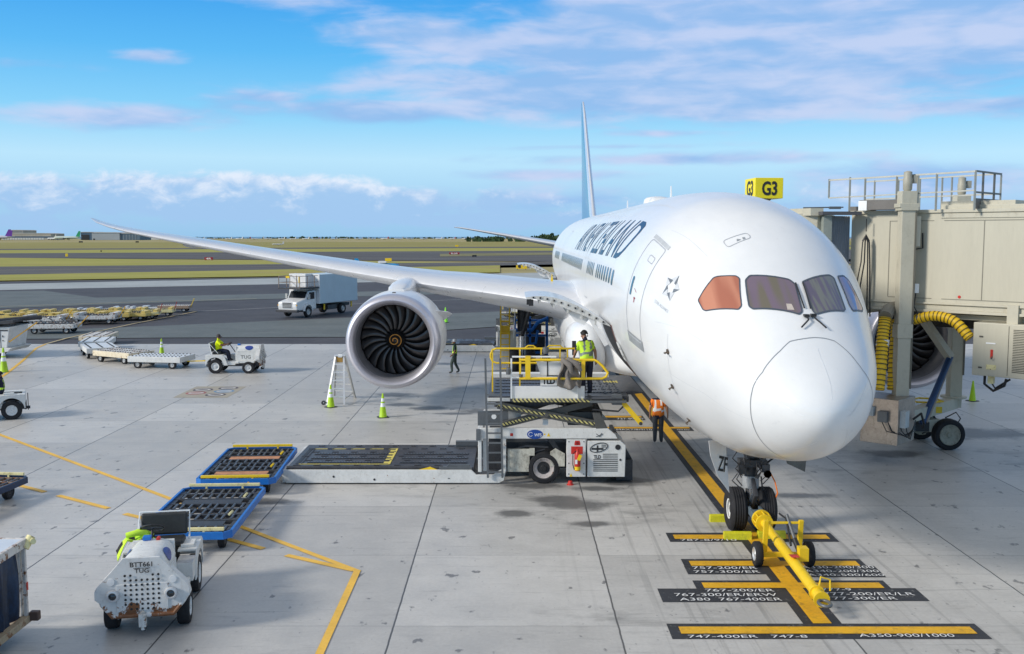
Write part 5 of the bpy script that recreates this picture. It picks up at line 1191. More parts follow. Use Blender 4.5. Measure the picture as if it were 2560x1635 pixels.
# ---------------------------------------------------------------- cones
def cone(x, y, label, mats=(LIME, REFL), base=True, h=.92, z=0):
    c = thing('traffic_cone', label, 'traffic cone', (x, y, z), random.random(), 'lime traffic cones'); s = h/.92
    m = MB(); m.lathe([(.03, .16*s), (.05, .145*s), (.42*s, .095*s), (.42*s, .095*s), (.56*s, .077*s), (.62*s, .069*s), (.74*s, .053*s), (.90*s, .03*s), (.92*s, .025*s), (.92*s, .001)], (0, 0, 0), 'z', 20, mis=[0, 0, 0, 1, 0, 1, 0, 0, 0])
    m.build('cone_body', list(mats), c, smooth=40)
    m = MB(); m.prism([(-.21, -.16), (-.16, -.21), (.16, -.21), (.21, -.16), (.21, .16), (.16, .21), (-.16, .21), (-.21, .16)], 'xy', .0, .035); m.build('cone_base', BLK, c, bevel=.006); return c
cone(-7.23, 39.47, 'lime cone with two white bands at the foot of the step ladder')
cone(-4.86, 37.22, 'lime cone with two white bands standing alone in front of the engine')
cone(-5.27, 79.1, 'plain bright lime cone on the dark asphalt right of the engine', (LIMEB, LIMEB), h=1.2)
cone(-20.26, 57.48, 'lime cone just behind the white dollies of the train')
cone(-25.5, 49.8, 'lime cone at the left edge behind the seated worker', h=1.25)
cone(19.07, 40.98, 'plain lime cone under the boarding bridge on the right', (LIME, LIME), h=.86)
# ---------------------------------------------------------------- step ladder
lad = thing('step_ladder', 'tall aluminium step ladder standing open beside the engine', 'step ladder', (-7.1, 40.9, 0))
m = MB(); F_ = [(-7.48, 40.01, 0), (-6.79, 40.01, 0), (-7.25, 40.85, 1.9), (-6.92, 40.85, 1.9)]; B_ = [(-7.55, 42.1, 0), (-6.62, 41.75, 0), (-7.25, 40.95, 1.9), (-6.90, 40.95, 1.9)]
V3 = Vector
def rails(Q, m, rungs):
    m.beam(Q[0], Q[2], .07, .09); m.beam(Q[1], Q[3], .07, .09)
    for i in range(1, rungs+1):
        t = i/(rungs+1); m.beam(V3(Q[0]).lerp(V3(Q[2]), t), V3(Q[1]).lerp(V3(Q[3]), t), .10, .045)
rails(F_, m, 5); m.build('front_steps', ALU, lad, off=lad.location)
m = MB(); rails(B_, m, 5); m.beam(V3(F_[1]).lerp(V3(F_[3]), .12), V3(B_[1]).lerp(V3(B_[3]), .14), .03, .03); m.build('rear_frame', ALUD, lad, off=lad.location)
m = MB(); m.box((-7.08, 40.9, 1.92), (.46, .32, .03)); m.box((-7.08, 40.86, 1.76), (.24, .14, .22), 1); m.box((-7.06, 40.78, 1.92), (.16, .05, .12), 2); m.build('top_tray', [ALU, M('ochre_bucket', (.35, .2, .04), .6), REFL], lad, off=lad.location)
m = MB(); m.lathe([(-.03, .03), (-.03, .09), (.03, .09), (.03, .03)], (-7.62, 40.0, .10), 'y', 18); m.beam((-7.6, 40, .1), (-7.45, 40.05, .12), .03, .03); m.build('transport_wheel', DARK, lad, off=lad.location, smooth=40)
# ---------------------------------------------------------------- tow bar and chocks
tb = thing('tow_bar', 'long yellow aircraft tow bar coupled to the nose wheel', 'tow bar', (5.5, 19.6, 0))
A_ = V3((5.53, 21.75, .56)); B_ = V3((5.55, 17.42, .32)); off = tb.location; dr = (B_-A_).normalized()
m = MB(); m.tube([A_, A_+dr*1.35, A_+dr*1.5, B_], [.088, .088, .108, .102], 22); m.cyl(A_+dr*.02, A_+dr*.10, .21, n=26); m.cyl(A_+dr*.28, A_+dr*.34, .19, n=26)
for i in range(8):
    a = 2*PI*i/8; u = V3((math.cos(a), 0, math.sin(a)))*.185; m.cyl(A_+dr*.05+u, A_+dr*.32+u, .018, n=8)
m.cyl(B_-dr*.30, B_-dr*.27, .14, n=22); m.cyl(B_-dr*.02, B_+dr*.03, .145, n=22); m.build('bar_tube', YEL, tb, off=off, smooth=40)
m = MB(); m.beam(A_-dr*.35, A_, .22, .18); m.beam(A_-dr*.62+V3((-.12, 0, 0)), A_-dr*.1+V3((-.12, 0, 0)), .06, .16); m.beam(A_-dr*.62+V3((.12, 0, 0)), A_-dr*.1+V3((.12, 0, 0)), .06, .16); m.build('tow_head', M('tow_head_blue', (.12, .16, .20), .5, var=.2), tb, off=off, bevel=.01)
m = MB(); E_ = B_+dr*.18; m.tube([E_+V3((.10*math.cos(a), .16*math.sin(a), 0)) for a in [2*PI*i/18 for i in range(19)]], .032, 8, caps=False); m.build('lunette_ring', GREY, tb, off=off, smooth=50)
m = MB(); H = B_-dr*.30+V3((.05, 0, .13)); m.tube([H, H+V3((.02, 0, .16)), H+V3((.20, .02, .10)), H+V3((.20, 0, -.1))], .018, 6); m.build('grab_handle', YEL, tb, off=off, smooth=40)
m = MB(); C_ = A_+dr*1.55
for sx in (-.30, .42): m.beam((C_.x+sx, C_.y+.05, .18), (C_.x+sx, C_.y-.05, .98), .07, .10)
m.beam((C_.x-.34, C_.y-.03, .92), (C_.x+.46, C_.y-.03, .92), .05, .05); m.beam((C_.x-.36, C_.y, .24), (C_.x+.46, C_.y, .24), .08, .10); m.build('axle_frame', YEL, tb, off=off, bevel=.01)
m = MB(); m.cyl((C_.x+.16, C_.y+.1, 1.05), (C_.x+.24, C_.y-.45, .52), .035, n=12); m.cyl((C_.x+.22, C_.y-.3, .66), (C_.x+.28, C_.y-.62, .38), .055, n=12, mi=1); m.tube([(C_.x+.06, C_.y+.3, 1.02), (C_.x+.14, C_.y+.05, .98), (C_.x+.12, C_.y-.4, .55)], .022, 6, 1); m.box((C_.x+.30, C_.y-.62, .46), (.18, .22, .26), 2); m.build('hand_pump', [GREY, BLK, YEL], tb, off=off, smooth=40)
m = MB(); w_ = MB()
for x in (C_.x-.46, C_.x+.60):
    o = wheel(tb, (x-off[0], C_.y-.02-off[1], .26), .26, .16, 'x', rim=M('rim_bright', (.6, .6, .6), .4, metal=.5))
m = MB(); p_ = A_.lerp(B_, .60); m.box(p_+V3((.0, .0, .135)), (.16, .22, .006), rx=-.05); lb_ = m.build('warning_label', M('label_red', (.6, .05, .05), .5, var=.3), tb, off=off)
def chock(x, y, rz, L_, label):
    m = MB(); m.prism([(-.09, .0), (.09, .0), (.075, .16), (.0, .19), (-.075, .16)], 'yz', -L_/2, L_/2); m.cyl((L_/2, 0, .09), (L_/2+.03, 0, .09), .02, n=8, mi=1)
    o = m.build('wheel_chock', [M('chock_yellow', (.66, .62, .02), .5, var=.12, dirt=.2), ORV], None, bevel=.015); o.location = (x, y, .0); o.rotation_euler.z = rz; return tag(o, label, 'wheel chock', 'yellow nose wheel chocks')
chock(5.08, 22.02, R(-3), .62, 'yellow chock in front of the left nose tyre'); chock(4.98, 23.42, 0, .5, 'yellow chock behind the left nose tyre'); chock(5.86, 22.08, 0, .62, 'yellow chock half hidden behind the tow bar'); 
# ---------------------------------------------------------------- catering truck
CT = thing('catering_truck', 'white catering truck with railed platform above its cab, on the dark asphalt', 'truck', (-17.0, 87.0, 0), math.atan2(-.90, -.42))
# local: +x forward, rear axle x=0, front axle x=5.0
CT.location = (-16.1, 89.3, 0)
m = MB(); m.bb((-1.9, -.55, .62), (4.6, .55, .86)); m.bb((.9, -1.1, .45), (2.4, -.6, .85)); m.bb((.9, .6, .45), (2.2, 1.1, .85)); m.cyl((0, -1, .5), (0, 1, .5), .09); m.cyl((5, -1, .5), (5, 1, .5), .08); m.beam((1.2, -.4, .8), (3.2, -.4, 1.1), .2, .2); m.bb((2.9, -.5, .8), (3.35, .5, 1.4)); m.build('truck_chassis', DARK, CT)
m = MB(); m.bb((-2.2, -1.25, 1.05), (3.55, 1.25, 3.55)); bx = m.build('box_body', M('box_pale_blue', (.52, .62, .68), .45, var=.05, sc=1, dirt=.06, dirtc=(.35, .38, .4)), CT, bevel=.03)
m = MB(); m.bb((3.54, -1.22, 1.75), (4.5, .5, 3.62)); m.bb((-2.2, -1.28, 1.02), (3.55, -1.255, 1.10)); m.bb((3.52, -1.27, 1.05), (3.58, 1.27, 3.58)); m.build('box_front', WHITEC, CT, bevel=.01)
m = MB(); m.prism([(3.65, .60), (6.35, .60), (6.42, .95), (6.38, 1.32), (5.45, 1.52), (5.1, 1.58), (4.72, 2.20), (3.75, 2.24), (3.65, 2.1)], 'xz', -.98, .98)
cb = m.build('cab', WHITEC, CT, bevel=.10)
m = MB(); m.prism([(5.11, 1.60), (5.13, 1.60), (4.77, 2.15), (4.75, 2.15)], 'xz', -.84, .84)
for sd in (-1, 1): m.prism([(3.95, 1.50), (4.98, 1.50), (4.66, 2.08), (3.95, 2.08)], 'xz', sd*.985-.006, sd*.985+.006)
m.build('cab_glass', DGLASS, cb)
m = MB(); m.bb((6.36, -.50, .82), (6.44, .50, 1.30), 0)
m.bb((6.44, -.45, .86), (6.45, .45, 1.27), 1)
for i in range(3): m.bb((6.45, -.44, .93+i*.11), (6.47, .44, .965+i*.11), 0)
m.build('radiator_grille', [ALU, BLK], cb)
m = MB(); m.prism([(6.30, -1.15), (6.55, -1.1), (6.62, -.6), (6.62, .6), (6.55, 1.1), (6.30, 1.15)], 'xy', .48, .68); m.build('bumper', DARK, CT, bevel=.02)
for sd in (-1, 1):
    m = MB(); m.bb((6.34, sd*.72-.16, .95), (6.42, sd*.72+.16, 1.20)); m.bb((6.33, sd*.93-.06, 1.0), (6.40, sd*.93+.05, 1.12), 1); m.build('headlight', [REFL, ORG], cb)
    m = MB(); m.bb((4.9, sd*1.18-.08, 1.55), (5.0, sd*1.18+.08, 1.95)); m.beam((4.95, sd*1.0, 1.7), (4.95, sd*1.18, 1.7), .03, .03); m.build('mirror', ALUD, cb)
    m = MB(); arc = [(5+.62*math.cos(R(a)), .55+.60*math.sin(R(a))) for a in range(0, 181, 15)]; arc2 = [(5+.5*math.cos(R(a)), .55+.5*math.sin(R(a))) for a in range(0, 181, 15)]; m.prism(arc+arc2[::-1], 'xz', sd*1.0, sd*1.16); m.build('fender', WHITEC, CT)
    wheel(CT, (5, sd*1.02, .46), .46, .26, rim=RIM); wheel(CT, (0, sd*1.0, .46), .46, .40, rim=RIM)
    m = MB(); m.bb((2.7, sd*1.12-.05, .5), (2.8, sd*1.12+.05, 1.0)); m.bb((-1.4, sd*1.12-.05, .5), (-1.3, sd*1.12+.05, 1.0)); m.build('stabiliser_leg', YEL, CT)
m = MB(); m.bb((3.6, -1.0, 2.40), (6.3, 1.25, 2.52)); pf = m.build('lift_platform', DARK, CT)
m = MB()
for x, y in ((6.25, -.95), (6.25, .2), (6.25, 1.2), (5.2, -.95), (4.4, -.95), (5.2, 1.2), (4.2, 1.2), (5.2, .1)): m.beam((x, y, 2.5), (x, y, 3.5), .05, .05)
for z in (2.95, 3.48): m.beam((6.25, -.95, z), (6.25, 1.2, z), .04, .04); m.beam((6.25, -.95, z), (3.7, -.95, z), .04, .04); m.beam((6.25, 1.2, z), (3.7, 1.2, z), .04, .04)
m.box((6.25, .0, 3.42), (.05, .4, .18), 1); m.box((6.25, 1.15, 3.2), (.07, .07, .5), 1); m.box((4.2, -1.0, 2.62), (.6, .04, .18), 1); m.build('platform_railing', [M('rail_brown', (.22, .17, .14), .6), YEL], pf)
# ---------------------------------------------------------------- container loader at the left edge
BLc = thing('belt_loader', 'dirty white low loader with dark belt on top, cut off by the left edge', 'cargo loader', (-30.0, 56.5, 0))
m = MB(); m.prism([(-33.5, .12), (-29.4, .12), (-28.0, .42), (-27.8, .62), (-33.5, .62)], 'xz', 55.2, 57.6); m.prism([(-33.5, .62), (-28.1, .62), (-27.9, 1.80), (-33.5, 1.62)], 'xz', 55.3, 57.5); b_ = m.build('loader_body', WHITE, BLc, off=BLc.location, bevel=.03)
m = MB(); m.prism([(-33.5, 1.75), (-29.7, 1.75), (-27.6, 2.05), (-27.6, 2.2), (-29.9, 1.95), (-33.5, 1.98)], 'xz', 55.1, 57.9); m.prism([(-29.7, 1.6), (-27.7, 1.86), (-27.7, 1.93), (-29.7, 1.68)], 'xz', 55.28, 55.3); m.cyl((-29.2, 55.1, 2.08), (-26.9, 57.0, 2.2), .12, n=12); m.cyl((-29.6, 55.5, 2.05), (-27.3, 57.4, 2.2), .10, n=12); m.build('conveyor_belt', DARK, BLc, off=BLc.location)
m = MB(); m.bb((-33.5, 55.0, 2.0), (-30.2, 55.5, 2.14)); m.bb((-33.5, 57.3, 2.05), (-30.5, 57.9, 2.22)); m.prism([(-31.6, 1.75), (-29.4, 1.72), (-29.2, 2.0), (-31.4, 2.02)], 'xz', 55.05, 55.2, 1); m.build('side_rail', [YELP, WHITE], BLc, off=BLc.location)
m = MB(); m.bb((-28.85, 55.27, 1.05), (-28.50, 55.30, 1.38), 0); m.bb((-28.64, 55.25, 1.12), (-28.54, 55.275, 1.30), 1); m.bb((-29.3, 55.27, .65), (-28.95, 55.30, 1.3), 2); m.bb((-28.32, 55.27, 1.22), (-28.27, 55.29, 1.32), 0); m.bb((-28.32, 55.27, 1.0), (-28.27, 55.29, 1.06), 0); m.bb((-28.44, 55.28, .62), (-28.42, 55.295, 1.6), 0); m.bb((-33, 55.28, 1.56), (-28.0, 55.296, 1.62), 0); m.build('control_box', [BLK, YELP, GREY], BLc, off=BLc.location)
m = MB(); m.beam((-28.0, 55.4, .95), (-26.6, 55.8, 2.0), .12, .06); m.build('tow_bar', ORG, BLc, off=BLc.location)
for x in (-32, -29.4):
    for y in (55.5, 57.3): wheel(BLc, (x-BLc.location[0], y-BLc.location[1], .26), .26, .2)
# ---------------------------------------------------------------- covered baggage cart
BC = thing('baggage_cart', 'covered cart with pale roof and dark blue curtains, in the bottom left corner', 'baggage cart', (-9.0, 15.0, 0))
o_ = BC.location.copy(); BC.location.x = -9.12
m = MB(); m.bb((-9.85, 13.2, 1.66), (-8.12, 16.55, 1.70)); m.build('roof', M('roof_pale_blue', (.62, .68, .76), .5, var=.05, dirt=.08), BC, off=o_)
m = MB()
for z in (1.56,): m.bb((-8.16, 13.2, z), (-8.10, 16.58, z+.15)); m.bb((-9.9, 16.52, z), (-8.14, 16.58, z+.15))
for y in (16.50, 15.35, 14.2): m.bb((-8.17, y-.03, .30), (-8.11, y+.03, 1.58))
m.bb((-9.88, 16.45, .3), (-9.8, 16.55, 1.58)); m.bb((-8.28, 16.46, .3), (-8.20, 16.56, 1.58)); m.bb((-8.20, 13.2, .26), (-8.08, 16.6, .38), 1); m.bb((-9.9, 16.46, .26), (-8.1, 16.6, .38), 1); m.bb((-9.9, 13.2, .30), (-8.1, 16.5, .34), 1)
m.build('cart_frame', [M('cart_white_rusty', (.66, .62, .58), .5, var=.1, dirt=.3, rust=.45), M('cart_rail_rusty', (.42, .33, .22), .6, var=.2, dirt=.3, rust=.6)], BC, off=o_, bevel=.006)
m = MB(); m.tube([(-8.3, 16.62, 1.64), (-8.05, 16.62, 1.64), (-7.98, 16.52, 1.66)], [.045, .06, .05], 8); m.cyl((-8.12, 16.5, 1.55), (-8.06, 16.62, 1.72), .07, n=10); m.build('corner_pulley', YELP, BC, off=o_, smooth=40)
m = MB(); m.box((-8.02, 16.55, .36), (.16, .12, .16)); m.build('corner_bumper', M('brown_bumper', (.10, .06, .05), .6), BC, off=o_, bevel=.02)
m = MB(); nu, nv = 40, 10; vs = []
for i in range(nu):
    for j in range(nv):
        u = i/(nu-1); v = j/(nv-1); y = 13.2+u*3.25; vs.append((-8.22-.035*math.sin(y*9+math.sin(v*4))-.03*math.sin(y*23), y, .36+v*1.22))
m.add(vs, [(i*nv+j, (i+1)*nv+j, (i+1)*nv+j+1, i*nv+j+1) for i in range(nu-1) for j in range(nv-1)]); m.build('curtain', M('tarp_blue', (.008, .030, .075), .45, var=.6, sc=2, dirt=.4, dirtc=(.008, .01, .016)), BC, off=o_, smooth=80)
m = MB(); m.bb((-8.105, 16.47, .82), (-8.10, 16.53, .96)); m.build('reflector', RED, BC, off=o_)
for x in (-9.6, -8.4):
    for y in (13.8, 15.9): wheel(BC, (x-o_[0], y-o_[1], .17), .17, .12, 'x')
# ---------------------------------------------------------------- yellow access stairs by the gear
ys_ = thing('service_steps', 'narrow yellow ladder steps standing beside the dark main gear leg', 'steps', (-.35, 50.5, 0))
m = MB()
for x in (-.22, .22): m.beam((x, -.6, 0), (x, .2, 3.1), .07, .07); m.beam((x, .9, 0), (x, .3, 2.7), .06, .06); m.beam((x, -.1, 2.3), (x, .35, 3.5), .05, .05)
for i in range(10): t = (i+.6)/10.5; m.beam((-.22, -.6+.8*t, 3.1*t), (.22, -.6+.8*t, 3.1*t), .14, .04)
m.bb((-.25, .15, 2.45), (.25, .6, 2.55)); m.beam((-.22, .2, 3.45), (.22, .2, 3.45), .05, .05); m.bb((-.2, .0, 1.85), (.2, .05, 2.3)); m.build('ladder_frame', YEL, ys_)
m = MB(); m.bb((-.25, .5, .3), (.55, 1.3, 2.0)); m.build('service_cabinet', WHITE, ys_, bevel=.02)
pu = thing('hydrant_cart', 'blue framed service cart with pipes behind the main gear wheels', 'service cart', (1.05, 52.5, 0))
m = MB(); rr = random.Random(2)
for x in (-.9, -.1, .8): m.beam((x, 0, .3), (x, 0, 2.6), .12, .12); m.beam((x, 1.0, .3), (x, 1.0, 2.2), .1, .1)
for z in (.7, 1.6, 2.4): m.beam((-.9, 0, z), (.8, 0, z), .12, .12)
m.tube([(-.9, -.2, 1.9), (0, -.25, 1.9), (.3, -.2, 2.3), (.8, -.1, 2.5)], .1, 10); m.tube([(-.7, -.2, 1.0), (.2, -.2, 1.2), (.3, -.2, 1.9)], .08, 10); m.build('pipe_frame', BLUE, pu, smooth=40)
m = MB(); m.bb((-.7, .2, .5), (.7, .9, 1.5)); m.bb((-.4, .1, 1.7), (.5, .8, 2.2)); m.build('pump_unit', DARK, pu)
for x in (-.7, .7): wheel(pu, (x, 0, .3), .3, .2)

# ================================================================== BOARDING BRIDGE
BR = thing('boarding_bridge', 'beige passenger boarding bridge on lift columns and wheels, right of the jet', 'boarding bridge', (12.0, 30.5, 0))
bo_ = BR.location
TA = V3((10.92, 31.75, 0)); TD = V3((.71, -.704, 0)).normalized(); TN = V3((.704, .71, 0)).normalized(); TR = math.atan2(TD.y, TD.x)
def tw(t, u, z): return TA+TD*t+TN*u+V3((0, 0, z))
def tbox(m, t0, t1, u0, u1, z0, z1, mi=0):
    m.box(tw((t0+t1)/2, (u0+u1)/2, (z0+z1)/2), (abs(t1-t0), abs(u1-u0), abs(z1-z0)), mi, rz=TR)
ZB0, ZT0 = 4.83, 7.50
m = MB(); tbox(m, -.2, 22, 0, 3.1, ZB0, ZT0); m.build('tunnel_wall', TAN, BR, off=bo_)
m = MB()
for t in (1.05, 3.85, 5.55, 7.3, 9.1, 10.9, 12.7, 14.5, 16.3): tbox(m, t-.012, t+.012, -.008, 0, ZB0+.12, ZT0-.22)
for (a, b) in ((1.05, 2.4), (2.7, 22)): tbox(m, a, b, -.0095, 0, ZB0+.10, ZB0+.12); tbox(m, a, b, -.0095, 0, ZT0-.24, ZT0-.22)
m.build('wall_joint', M('joint_dark', (.22, .21, .17), .6), BR, off=bo_)
m = MB(); tbox(m, -.25, 22, -.06, 3.16, ZT0, ZT0+.10); tbox(m, 2.6, 22, -.03, .0, ZT0-.16, ZT0-.02); tbox(m, 2.6, 22, .1, 3.0, ZT0+.1, ZT0+.22); tbox(m, 2.5, 4.6, .2, 2.6, ZT0+.1, ZT0+.34); rf = m.build('roof', TAN2, BR, off=bo_, bevel=.01)
m = MB(); tbox(m, -.2, 22, -.05, .25, ZB0-.30, ZB0-.22); tbox(m, -.2, 22, .02, .12, ZB0-.22, ZB0); tbox(m, -.2, 22, -.05, .25, ZB0-.06, ZB0-.002); tbox(m, 2.8, 22, .3, .5, ZB0-.5, ZB0-.35); tbox(m, -.2, .05, 0, 3.1, ZB0-.5, ZB0); tbox(m, .1, .4, -.04, .1, ZB0-.75, ZB0-.05); tbox(m, 2.9, 22, 2.85, 3.1, ZB0-.3, ZB0); tbox(m, 0, 22, .5, 2.9, ZB0-.12, ZB0-.01); m.build('floor_beam', TAN2, BR, off=bo_, bevel=.008)
for (t, z) in ((3.22, 5.02), (6.15, 5.0), (9, 5.0)):
    m = MB(); c = tw(t, -.012, z); m.cyl(c, c+TN*.012, .045, n=14); m.build('marker_dot', RED, BR, off=bo_)
# cab and folding curtain at the aircraft end
m = MB(); ca = [(8.55, 33.9), (8.9, 31.9), (9.6, 31.6), (9.95, 31.8), (11.2, 34.9), (9.6, 36.0)]
m.prism(ca, 'xy', 4.6, ZT0+.02); m.prism([(8.5, 33.0), (9.35, 31.5), (9.75, 31.5), (9.75, 31.75), (9.0, 33.2)], 'xy', 7.45, 7.68); m.build('cab', TAN2, BR, off=bo_)
m = MB(); m.bb((9.72, 31.35, 4.7), (9.98, 31.9, 7.45)); m.build('cab_post', M('post_grey_green', (.28, .31, .28), .5), BR, off=bo_)
m = MB(); a = V3((9.98, 31.55, 0)); b = TA+TD*(-.25); n_ = 22
prof = []
for i in range(n_+1): prof.append(a.lerp(b, i/n_)+V3((0, (-.03 if i % 2 else .03), 0)))
vs = []
for p in prof: vs += [(p.x, p.y, 4.75), (p.x, p.y, 7.44)]
m.add(vs, [(2*i, 2*i+2, 2*i+3, 2*i+1) for i in range(n_)]); m.build('folding_curtain', M('curtain_metal', (.34, .37, .41), .5, metal=.0, var=.12), BR, off=bo_, recalc=False)
m = MB(); m.beam((9.6, 31.4, 7.52), (10.85, 31.5, 7.52), .5, .10); m.tube([(9.2, 31.8, 7.7), (10.3, 31.9, 7.72), (10.5, 31.9, 7.72)], .02, 6, 1); m.box((10.2, 31.8, 7.70), (.35, .12, .08), 1); m.build('curtain_rail', [M('rail_dark', (.09, .09, .10), .5), GREY], BR, off=bo_)
# lift columns
def column(u, name, t=1.75):
    s = -1 if u < 0 else 1
    m = MB(); c = tw(t, u, 0); m.box((c.x, c.y, 4.45), (.40, .36, 6.7), 0)
    o = m.build('lift_column', TAN2, BR, off=bo_, bevel=.012)
    m = MB(); m.box((c.x, c.y, 7.62), (.52, .46, .10)); m.box((c.x, c.y, 7.9), (.46, .40, .50)); m.box((c.x, c.y, 3.95), (.46, .42, .42)); m.box((c.x, c.y, 7.72), (.60, .46, .12)); m.build('column_cap', TAN2, o, off=bo_, bevel=.01)
    m = MB(); m.lathe([(8.15, .09), (8.2, .13), (8.5, .14), (8.55, .12), (8.72, .12), (8.75, .04)], (c.x, c.y, 0), 'z', 18); m.box((c.x+.22, c.y, 8.5), (.14, .12, .24)); m.build('lift_motor', M('motor_tan', (.40, .38, .31), .5, var=.1), o, off=bo_, smooth=40)
    m = MB(); m.bb((c.x+.19, c.y-.20, 2.2), (c.x+.24, c.y-.10, 7.5)); m.build('screw_slot', M('slot_dark', (.16, .15, .12), .6), o, off=bo_)
    return c
c1 = column(-.45, 'a'); c2 = column(3.75, 'b')
m = MB(); m.bb((c1.x+.22, c1.y-.08, 5.1), (c1.x+.42, c1.y+.05, 5.38)); m.bb((c1.x+.28, c1.y-.1, 6.5), (c1.x+.40, c1.y+.02, 7.4), 2); m.tube([(c1.x+.25, c1.y-.1, 7.2), (c1.x+.24, c1.y-.12, 6.0), (c1.x+.26, c1.y-.1, 5.3), (c1.x+.24, c1.y-.1, 4.6)], .03, 6, 1); m.cyl((c1.x+.40, c1.y-.2, 4.35), (c1.x+.40, c1.y-.1, 4.35), .09, n=16, mi=3)
m.tube([(c1.x+.5, c1.y, 6.9), (c1.x+.52, c1.y, 6.45), (c1.x+.3, c1.y, 6.42)], .025, 6, 1); m.tube([(c1.x+.32, c1.y-.1, 5.1), (c1.x+.28, c1.y-.1, 4.7), (c1.x+.4, c1.y-.15, 4.45)], .02, 6, 1); m.build('switch_gear', [REFL, BLK, TAN2, GREY], BR, off=bo_)
# roof platform railing
m = MB()
def RP(t, u, z): return tw(t, u, z)
near = -.30; far = 1.75; t0, t1 = -.85, 3.65; zt, zm, zl = 8.72, 8.02, 7.6
posts_n = (t0, .35, 1.35, 1.62, 2.0, 2.55, t1)
m.beam(RP(t0, near, 8.58), RP(t1, near, 8.66), .05, .05); m.beam(RP(t0, near, 8.02), RP(t1, near, 8.12), .04, .04)
for t in posts_n[1:]: m.beam(RP(t, near, 7.55), RP(t, near, 8.58+.08*(t-t0)/(t1-t0)), .05, .05)
m.beam(RP(t0, near, 8.02), RP(t0, near, 8.62), .05, .05); m.beam(RP(-.15, near, 7.55), RP(-.15, near, 8.65), .05, .05)
for (za, zb3) in ((8.60, 8.68), (8.02, 8.08)): m.beam(RP(t0+.2, far, za), RP(t1, far, zb3), .045, .045); m.beam(RP(t1, near, zb3-.01), RP(t1, far, zb3-.01), .05, .05, 1)
for t in (-.3, .5, 1.2, 1.9, 2.2, 2.9, t1): m.beam(RP(t, far, 7.6), RP(t, far, 8.64), .045, .045)
for u in (.3, 1.2): m.beam(RP(t1, u, 7.6), RP(t1, u, 8.66), .05, .05, 1)
m.build('roof_railing', [M('galvanised_rail', (.42, .42, .38), .5, metal=.4), M('galvanised_dark', (.18, .18, .17), .5, metal=.4)], BR, off=bo_)
m = MB(); tbox(m, .2, 1.5, near-.05, .4, ZT0+.12, ZT0+.42, 0); tbox(m, t1-.03, t1, near, far+.1, ZT0+.1, ZT0+.40, 0); tbox(m, -.3, .15, .0, .5, ZT0+.1, ZT0+.24, 0); tbox(m, .18, .45, near-.07, .3, ZT0+.10, ZT0+.40, 1); m.build('toe_board', [M('toe_grey', (.16, .15, .14), .6), REFL], BR, off=bo_)
# hanging cable
m = MB(); cc_ = tw(.42, -.28, 0)
m.tube([(cc_.x, cc_.y, 7.35), (cc_.x, cc_.y, 6.95)], .015, 6)
for dx, w_, zl_ in ((-.11, .10, 3.6), (-.03, .03, 4.2), (.05, .06, 3.8), (.10, .09, 4.3)):
    m.tube([(cc_.x, cc_.y, 6.82), (cc_.x+dx, cc_.y-.02, 6.62), (cc_.x+dx*1.3, cc_.y-.03, 6.0), (cc_.x+dx*1.6-.1*(dx < 0), cc_.y-.02, 5.2), (cc_.x+dx*2.0, cc_.y, zl_)], .022, 6)
m.tube([(cc_.x-.1, cc_.y, 6.65), (cc_.x, cc_.y, 6.85), (cc_.x+.1, cc_.y, 6.65)], .03, 8); m.build('hanging_cable', BLK, BR, off=bo_, smooth=50)
# under carriage
W1 = V3((13.95, 31.55, 0)); W2 = V3((13.75, 33.25, 0))
for W_ in (W1, W2): wheel(BR, (W_.x-bo_[0], W_.y-bo_[1], .50), .50, .38, 'y', rim=M('rim_tan_dirty', (.36, .34, .27), .55, var=.12, dirt=.4), hub=.68)
m = MB(); m.beam((c1.x, c1.y, 1.25), (c2.x, c2.y, 1.25), .34, .36); m.cyl((c2.x, c2.y, 1.42), (c2.x, c2.y, 1.48), .42, n=20); m.beam((13.95, 31.7, .62), (13.75, 33.1, .62), .3, .3); m.cyl((13.6, 32.2, .6), (13.3, 32.3, 1.3), .22, n=16); m.box((13.3, 32.0, .75), (.9, .7, .4)); m.build('cross_beam', TAN2, BR, off=bo_, bevel=.01)
m = MB(); m.box((13.0, 31.6, .75), (.6, .3, .3)); 
for i in range(9):
    x = 12.6+random.random()*1.3; m.tube([(x-.2, 31.9, 1.05+random.random()*.2), (x, 31.85, .9), (x+.15+random.random()*.2, 31.9, .62), (x-.05, 31.9, .45)], .022, 6)
m.tube([(13.9, 31.7, 1.0), (14.2, 31.6, 1.2), (14.35, 31.6, 1.0), (14.3, 31.7, .8)], .02, 6); m.build('drive_gear', BLK, BR, off=bo_)
m = MB(); m.tube([(13.05, 31.9, 1.48), (13.4, 31.7, 1.5), (13.9, 31.9, 1.5), (13.9, 32.4, 1.5), (13.4, 32.6, 1.5), (13.05, 32.3, 1.5), (13.05, 31.9, 1.48)], .03, 8); m.box((13.6, 31.75, 1.25), (.42, .03, .2)); m.build('yellow_guard', YEL, BR, off=bo_)
